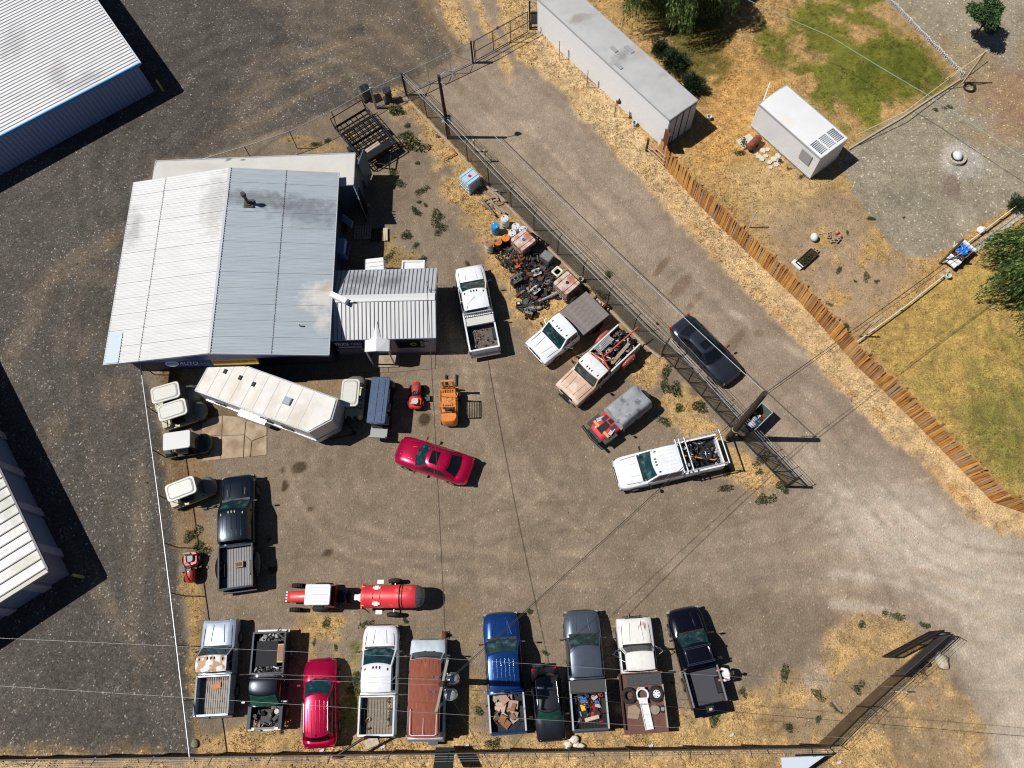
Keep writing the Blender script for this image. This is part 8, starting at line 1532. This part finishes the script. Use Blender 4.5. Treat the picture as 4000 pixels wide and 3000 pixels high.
# pad, rusty tank and rubble by the reefer box
t = thing('concrete_pad', 'pale concrete pad sticking out beside the short white box', 'slab', at(2915, 555), R(30)); b = MB(); b.box((0, 0, .03), (1.15, .85, .12)); b.build('pad', mat('pale_pad', srgb(204, 194, 172), .85, noise=.1), t)
t = thing('rusty_tank', 'rusty red horizontal tank on the pad beside the short white box', 'tank', (*on(2945, 558, .45), 0), R(47)); b = MB(); b.cyl((-.55, 0, .5), (.5, 0, .5), .27, n=20); b.blob((.5, 0, .5), (.1, .27, .27), 16, 8); b.blob((-.55, 0, .5), (.08, .27, .27), 16, 8); b.build('shell', mat('red_rust_tank', srgb(142, 74, 58), .75, noise=.25, col2=srgb(96, 56, 48), c2scale=3), t)
b = MB(); b.box((-.3, 0, .12), (.1, .5, .24)); b.box((.3, 0, .12), (.1, .5, .24)); b.build('saddle', M_WOODD, t)
random.seed(9); t = thing('flagstones', 'broken pale flagstones scattered below the rusty tank', 'paving', at(3000, 620)); o0 = t.location.copy()
for x, y in ((2952, 600), (2980, 590), (2992, 610), (2975, 622), (3005, 635), (3022, 622), (3030, 645), (3008, 655), (3048, 628), (2998, 585), (3038, 610), (2962, 612)):
    q = at(x, y) - o0; k = 6; rr_ = random.uniform(.16, .28); b = MB(); b.prism([(q.x + rr_ * random.uniform(.7, 1.1) * math.cos(i * 2 * PI / k), q.y + rr_ * random.uniform(.7, 1.1) * math.sin(i * 2 * PI / k)) for i in range(k)], 0, random.uniform(.04, .08)); b.build('flagstone', MATS['pale_pad'], t)
b = MB(); b.cyl((0, 0, 0), (0, 0, .22), .1, .13, 14); b.cyl((0, 0, .2), (0, 0, .225), .1, n=14, m=1); o = b.build('flower_pot', [mat('plum_pot', srgb(96, 40, 46), .6), M_BLACK]); tag(o, 'small plum coloured pot on the flagstones', 'pot'); o.location = at(3044, 632)
def rock(label, x, y, s, m=None, cat='rock'):
    b = MB(); b.blob((0, 0, .1 * s), (.3 * s, .24 * s, .16 * s), 9, 6, 0, .18); o = b.build('rock', m or M_STONE); tag(o, label, cat); o.location = at(x, y); o.rotation_euler = (0, 0, random.random() * 3)
rock('large pale boulder outside the lower right gate', 3675, 2585, 1.5); rock('smaller pale rock between the large boulder and the gate', 3662, 2552, .7); rock('grey green rock at the foot of the long chain link fence', 762, 2905, .8, mat('mossy_rock', srgb(140, 140, 116), .9, noise=.2)); rock('dark round stone left of the large boulder', 3626, 2596, .55, M_BLACK)
b = MB()
for k in range(9): b.blob((random.uniform(-.5, .5), random.uniform(-.25, .25), random.uniform(.05, .2)), (random.uniform(.12, .26), random.uniform(.1, .2), .1), 9, 6, 0, .25)
o = b.build('crumpled_sheet', mat('pale_rag', srgb(222, 208, 196), .7)); tag(o, 'crumpled pale plastic sheeting on the grass below the silver grey pickup', 'sheeting'); o.location = at(2252, 2905)
b = MB(); b.box((0, 0, .05), (.12, .6, .04), rz=.05); o = b.build('grey_plank', M_WOOD); tag(o, 'grey plank lying in the straw by the brown mesh fence', 'plank'); o.location = at(3270, 2760); o.rotation_euler = (0, 0, R(35))
for x, y, lb in ((1495, 2918, 'blue grey litter scrap on the straw below the van'), (1257, 2932, 'white litter scrap below the crimson suv'), (1822, 2915, 'pale crumpled can below the blue pickup'), (2541, 2913, 'pale torn carton below the rusty flatbed'), (3275, 3058 - 80, 'white bottle scrap outside the brown mesh fence'), (2855, 2872, 'pale flat stone on the straw below the black pickup')):
    b = MB(); b.box((0, 0, .05), (.2, .12, .07), rz=.4, rx=.2); b.box((.08, .04, .06), (.1, .14, .05), rz=-.5); o = b.build('litter', mat('litter_pale', srgb(206, 206, 206), .6)); tag(o, lb, 'litter'); o.location = at(x, y)
# ================================================================== PERSON
def skin_body(name, verts, edges, radii, m, parent, sub=2):
    me = bpy.data.meshes.new(name); me.from_pydata(verts, edges, []); o = bpy.data.objects.new(name, me); COL.objects.link(o)
    sk = o.modifiers.new('skin', 'SKIN'); sk.use_smooth_shade = True
    for i, r in enumerate(radii): me.skin_vertices[0].data[i].radius = r if isinstance(r, tuple) else (r, r)
    me.skin_vertices[0].data[0].use_root = True
    sb = o.modifiers.new('sub', 'SUBSURF'); sb.levels = sub; sb.render_levels = sub
    dg = bpy.context.evaluated_depsgraph_get(); me2 = bpy.data.meshes.new_from_object(o.evaluated_get(dg)); me2.name = name; bpy.data.objects.remove(o); me2.materials.clear(); me2.materials.append(m)
    return link(name, me2, parent)
SK = mat('skin', srgb(206, 146, 120), .6)
pp = at(2810, 2634); per = thing('person', 'person in white shirt leaning back against the side of the black pickup', 'person', (pp.x, pp.y, 0), R(8))
# faces +x (towards the truck); leaning slightly forward with hands on the bed rail
V = [(0, 0, .93), (.05, 0, 1.14), (.16, 0, 1.34), (.24, 0, 1.42), (.30, 0, 1.47), (.14, .20, 1.38), (-.06, .29, 1.20), (-.20, .25, 1.28), (-.27, .24, 1.33), (.14, -.20, 1.38), (-.06, -.29, 1.20), (-.20, -.25, 1.28), (-.27, -.24, 1.33),
     (0, .10, .88), (.05, .12, .48), (0, .13, .10), (.14, .14, .05), (0, -.10, .88), (.02, -.12, .48), (-.04, -.13, .10), (.10, -.14, .05)]
E_ = [(0, 1), (1, 2), (2, 3), (3, 4), (2, 5), (5, 6), (6, 7), (7, 8), (2, 9), (9, 10), (10, 11), (11, 12), (0, 13), (13, 14), (14, 15), (15, 16), (0, 17), (17, 18), (18, 19), (19, 20)]
Rd = [(.13, .16), (.12, .15), (.11, .17), .06, .055, .075, .05, .038, .035, .075, .05, .038, .035, .09, .062, .045, .045, .09, .062, .045, .045]
skin_body('body', V, E_, Rd, SK, per)
skin_body('shirt', V[:4] + [V[5], V[6], (-.13, .27, 1.24)] + [V[9], V[10], (-.13, -.27, 1.24)], [(0, 1), (1, 2), (2, 3), (2, 4), (4, 5), (5, 6), (2, 7), (7, 8), (8, 9)], [(.155, .19), (.16, .19), (.16, .22), .075, .10, .075, .066, .10, .075, .066], mat('white_shirt', (.72, .73, .76), .7, bump=.3, bscale=9), per)
skin_body('trousers', [(0, 0, .95), (0, .10, .86), (.03, .12, .48), (-.02, .13, .10), (0, -.10, .86), (-.02, -.12, .48), (-.06, -.13, .10)], [(0, 1), (1, 2), (2, 3), (0, 4), (4, 5), (5, 6)], [(.14, .17), .11, .08, .07, .11, .08, .07], mat('dark_trousers', srgb(36, 38, 46), .8), per)
for s, x in ((1, .04), (-1, .0)): b = MB(); b.loft([[(x + u + .06, s * .135 + v, z) for u, v in rrect(.28 * q, .1 * q, .045)] for z, q in ((.0, 1), (.05, 1.0), (.10, .7))], 0, True); b.build('shoe', M_BLACK, per)
HX = .24; HZ = -.09
b = MB(); b.blob((.10 + HX, 0, 1.66 + HZ), (.098, .078, .118), 18, 12); b.blob((.195 + HX, 0, 1.65 + HZ), (.022, .016, .022), 8, 5)
for s in (-1, 1): b.blob((.10 + HX, s * .08, 1.655 + HZ), (.02, .012, .032), 8, 5)
b.build('head', SK, per)
for s in (-1, 1): b = MB(); b.blob((.185 + HX, s * .033, 1.675 + HZ), (.012, .012, .008), 8, 5); b.build('eye', M_BLACK, per)
b = MB(); b.blob((.190 + HX, 0, 1.605 + HZ), (.008, .025, .006), 8, 4); b.build('mouth', mat('lips', srgb(170, 90, 84), .5), per)
b = MB(); b.patch(lambda u, v: Vector((.085 + HX + .108 * math.cos(2 * PI * u) * math.sin(v * 1.75) - .012, .088 * math.sin(2 * PI * u) * math.sin(v * 1.75), 1.665 + HZ + .125 * math.cos(v * 1.75))), 20, 8); b.build('hair', mat('dark_hair', (.02, .015, .012), .7), per)
for s, bx, by in ((-1, .27, -.24), (1, .27, .24)):
    vv = [(bx, by, 1.07), (bx + .06, by, 1.065)]; ee = [(0, 1)]; rr_ = [(.022, .03), (.018, .04)]
    for k, (dy, l_) in enumerate(((-.03, .07), (-.01, .08), (.01, .078), (.03, .06))): n0 = len(vv); vv += [(bx + .07, by + dy, 1.065), (bx + .07 + l_ * .55, by + dy * 1.2, 1.06), (bx + .07 + l_ * .9, by + dy * 1.25, 1.035)]; ee += [(1, n0), (n0, n0 + 1), (n0 + 1, n0 + 2)]; rr_ += [.010, .009, .008]
    n0 = len(vv); vv += [(bx + .03, by - s * .045, 1.055), (bx + .06, by - s * .07, 1.04)]; ee += [(0, n0), (n0, n0 + 1)]; rr_ += [.011, .009]
    vv = [(-q[0], q[1], q[2] + .265) for q in vv]; skin_body('hand', vv, ee, rr_, SK, per, 1)
t = thing('tool_stand', 'small chrome tool stand in the shade beside the black pickup', 'stand', at(2795, 2570)); b = MB()
for a in (0.3, 2.4, 4.5): b.tube([(0, 0, .7), (.22 * math.cos(a), .22 * math.sin(a), 0)], .02)
b.build('tripod', M_BSTEEL, t); b = MB(); b.tube([(0, 0, .7), (0, 0, 1.1)], .02); b.tube([(-.15, .05, 1.05), (.15, -.05, 1.05)], .02); b.tube([(-.1, -.1, .95), (.1, .1, .95)], .016); b.box((.02, 0, 1.12), (.2, .1, .04)); b.build('tool_head', M_CHROME, t)
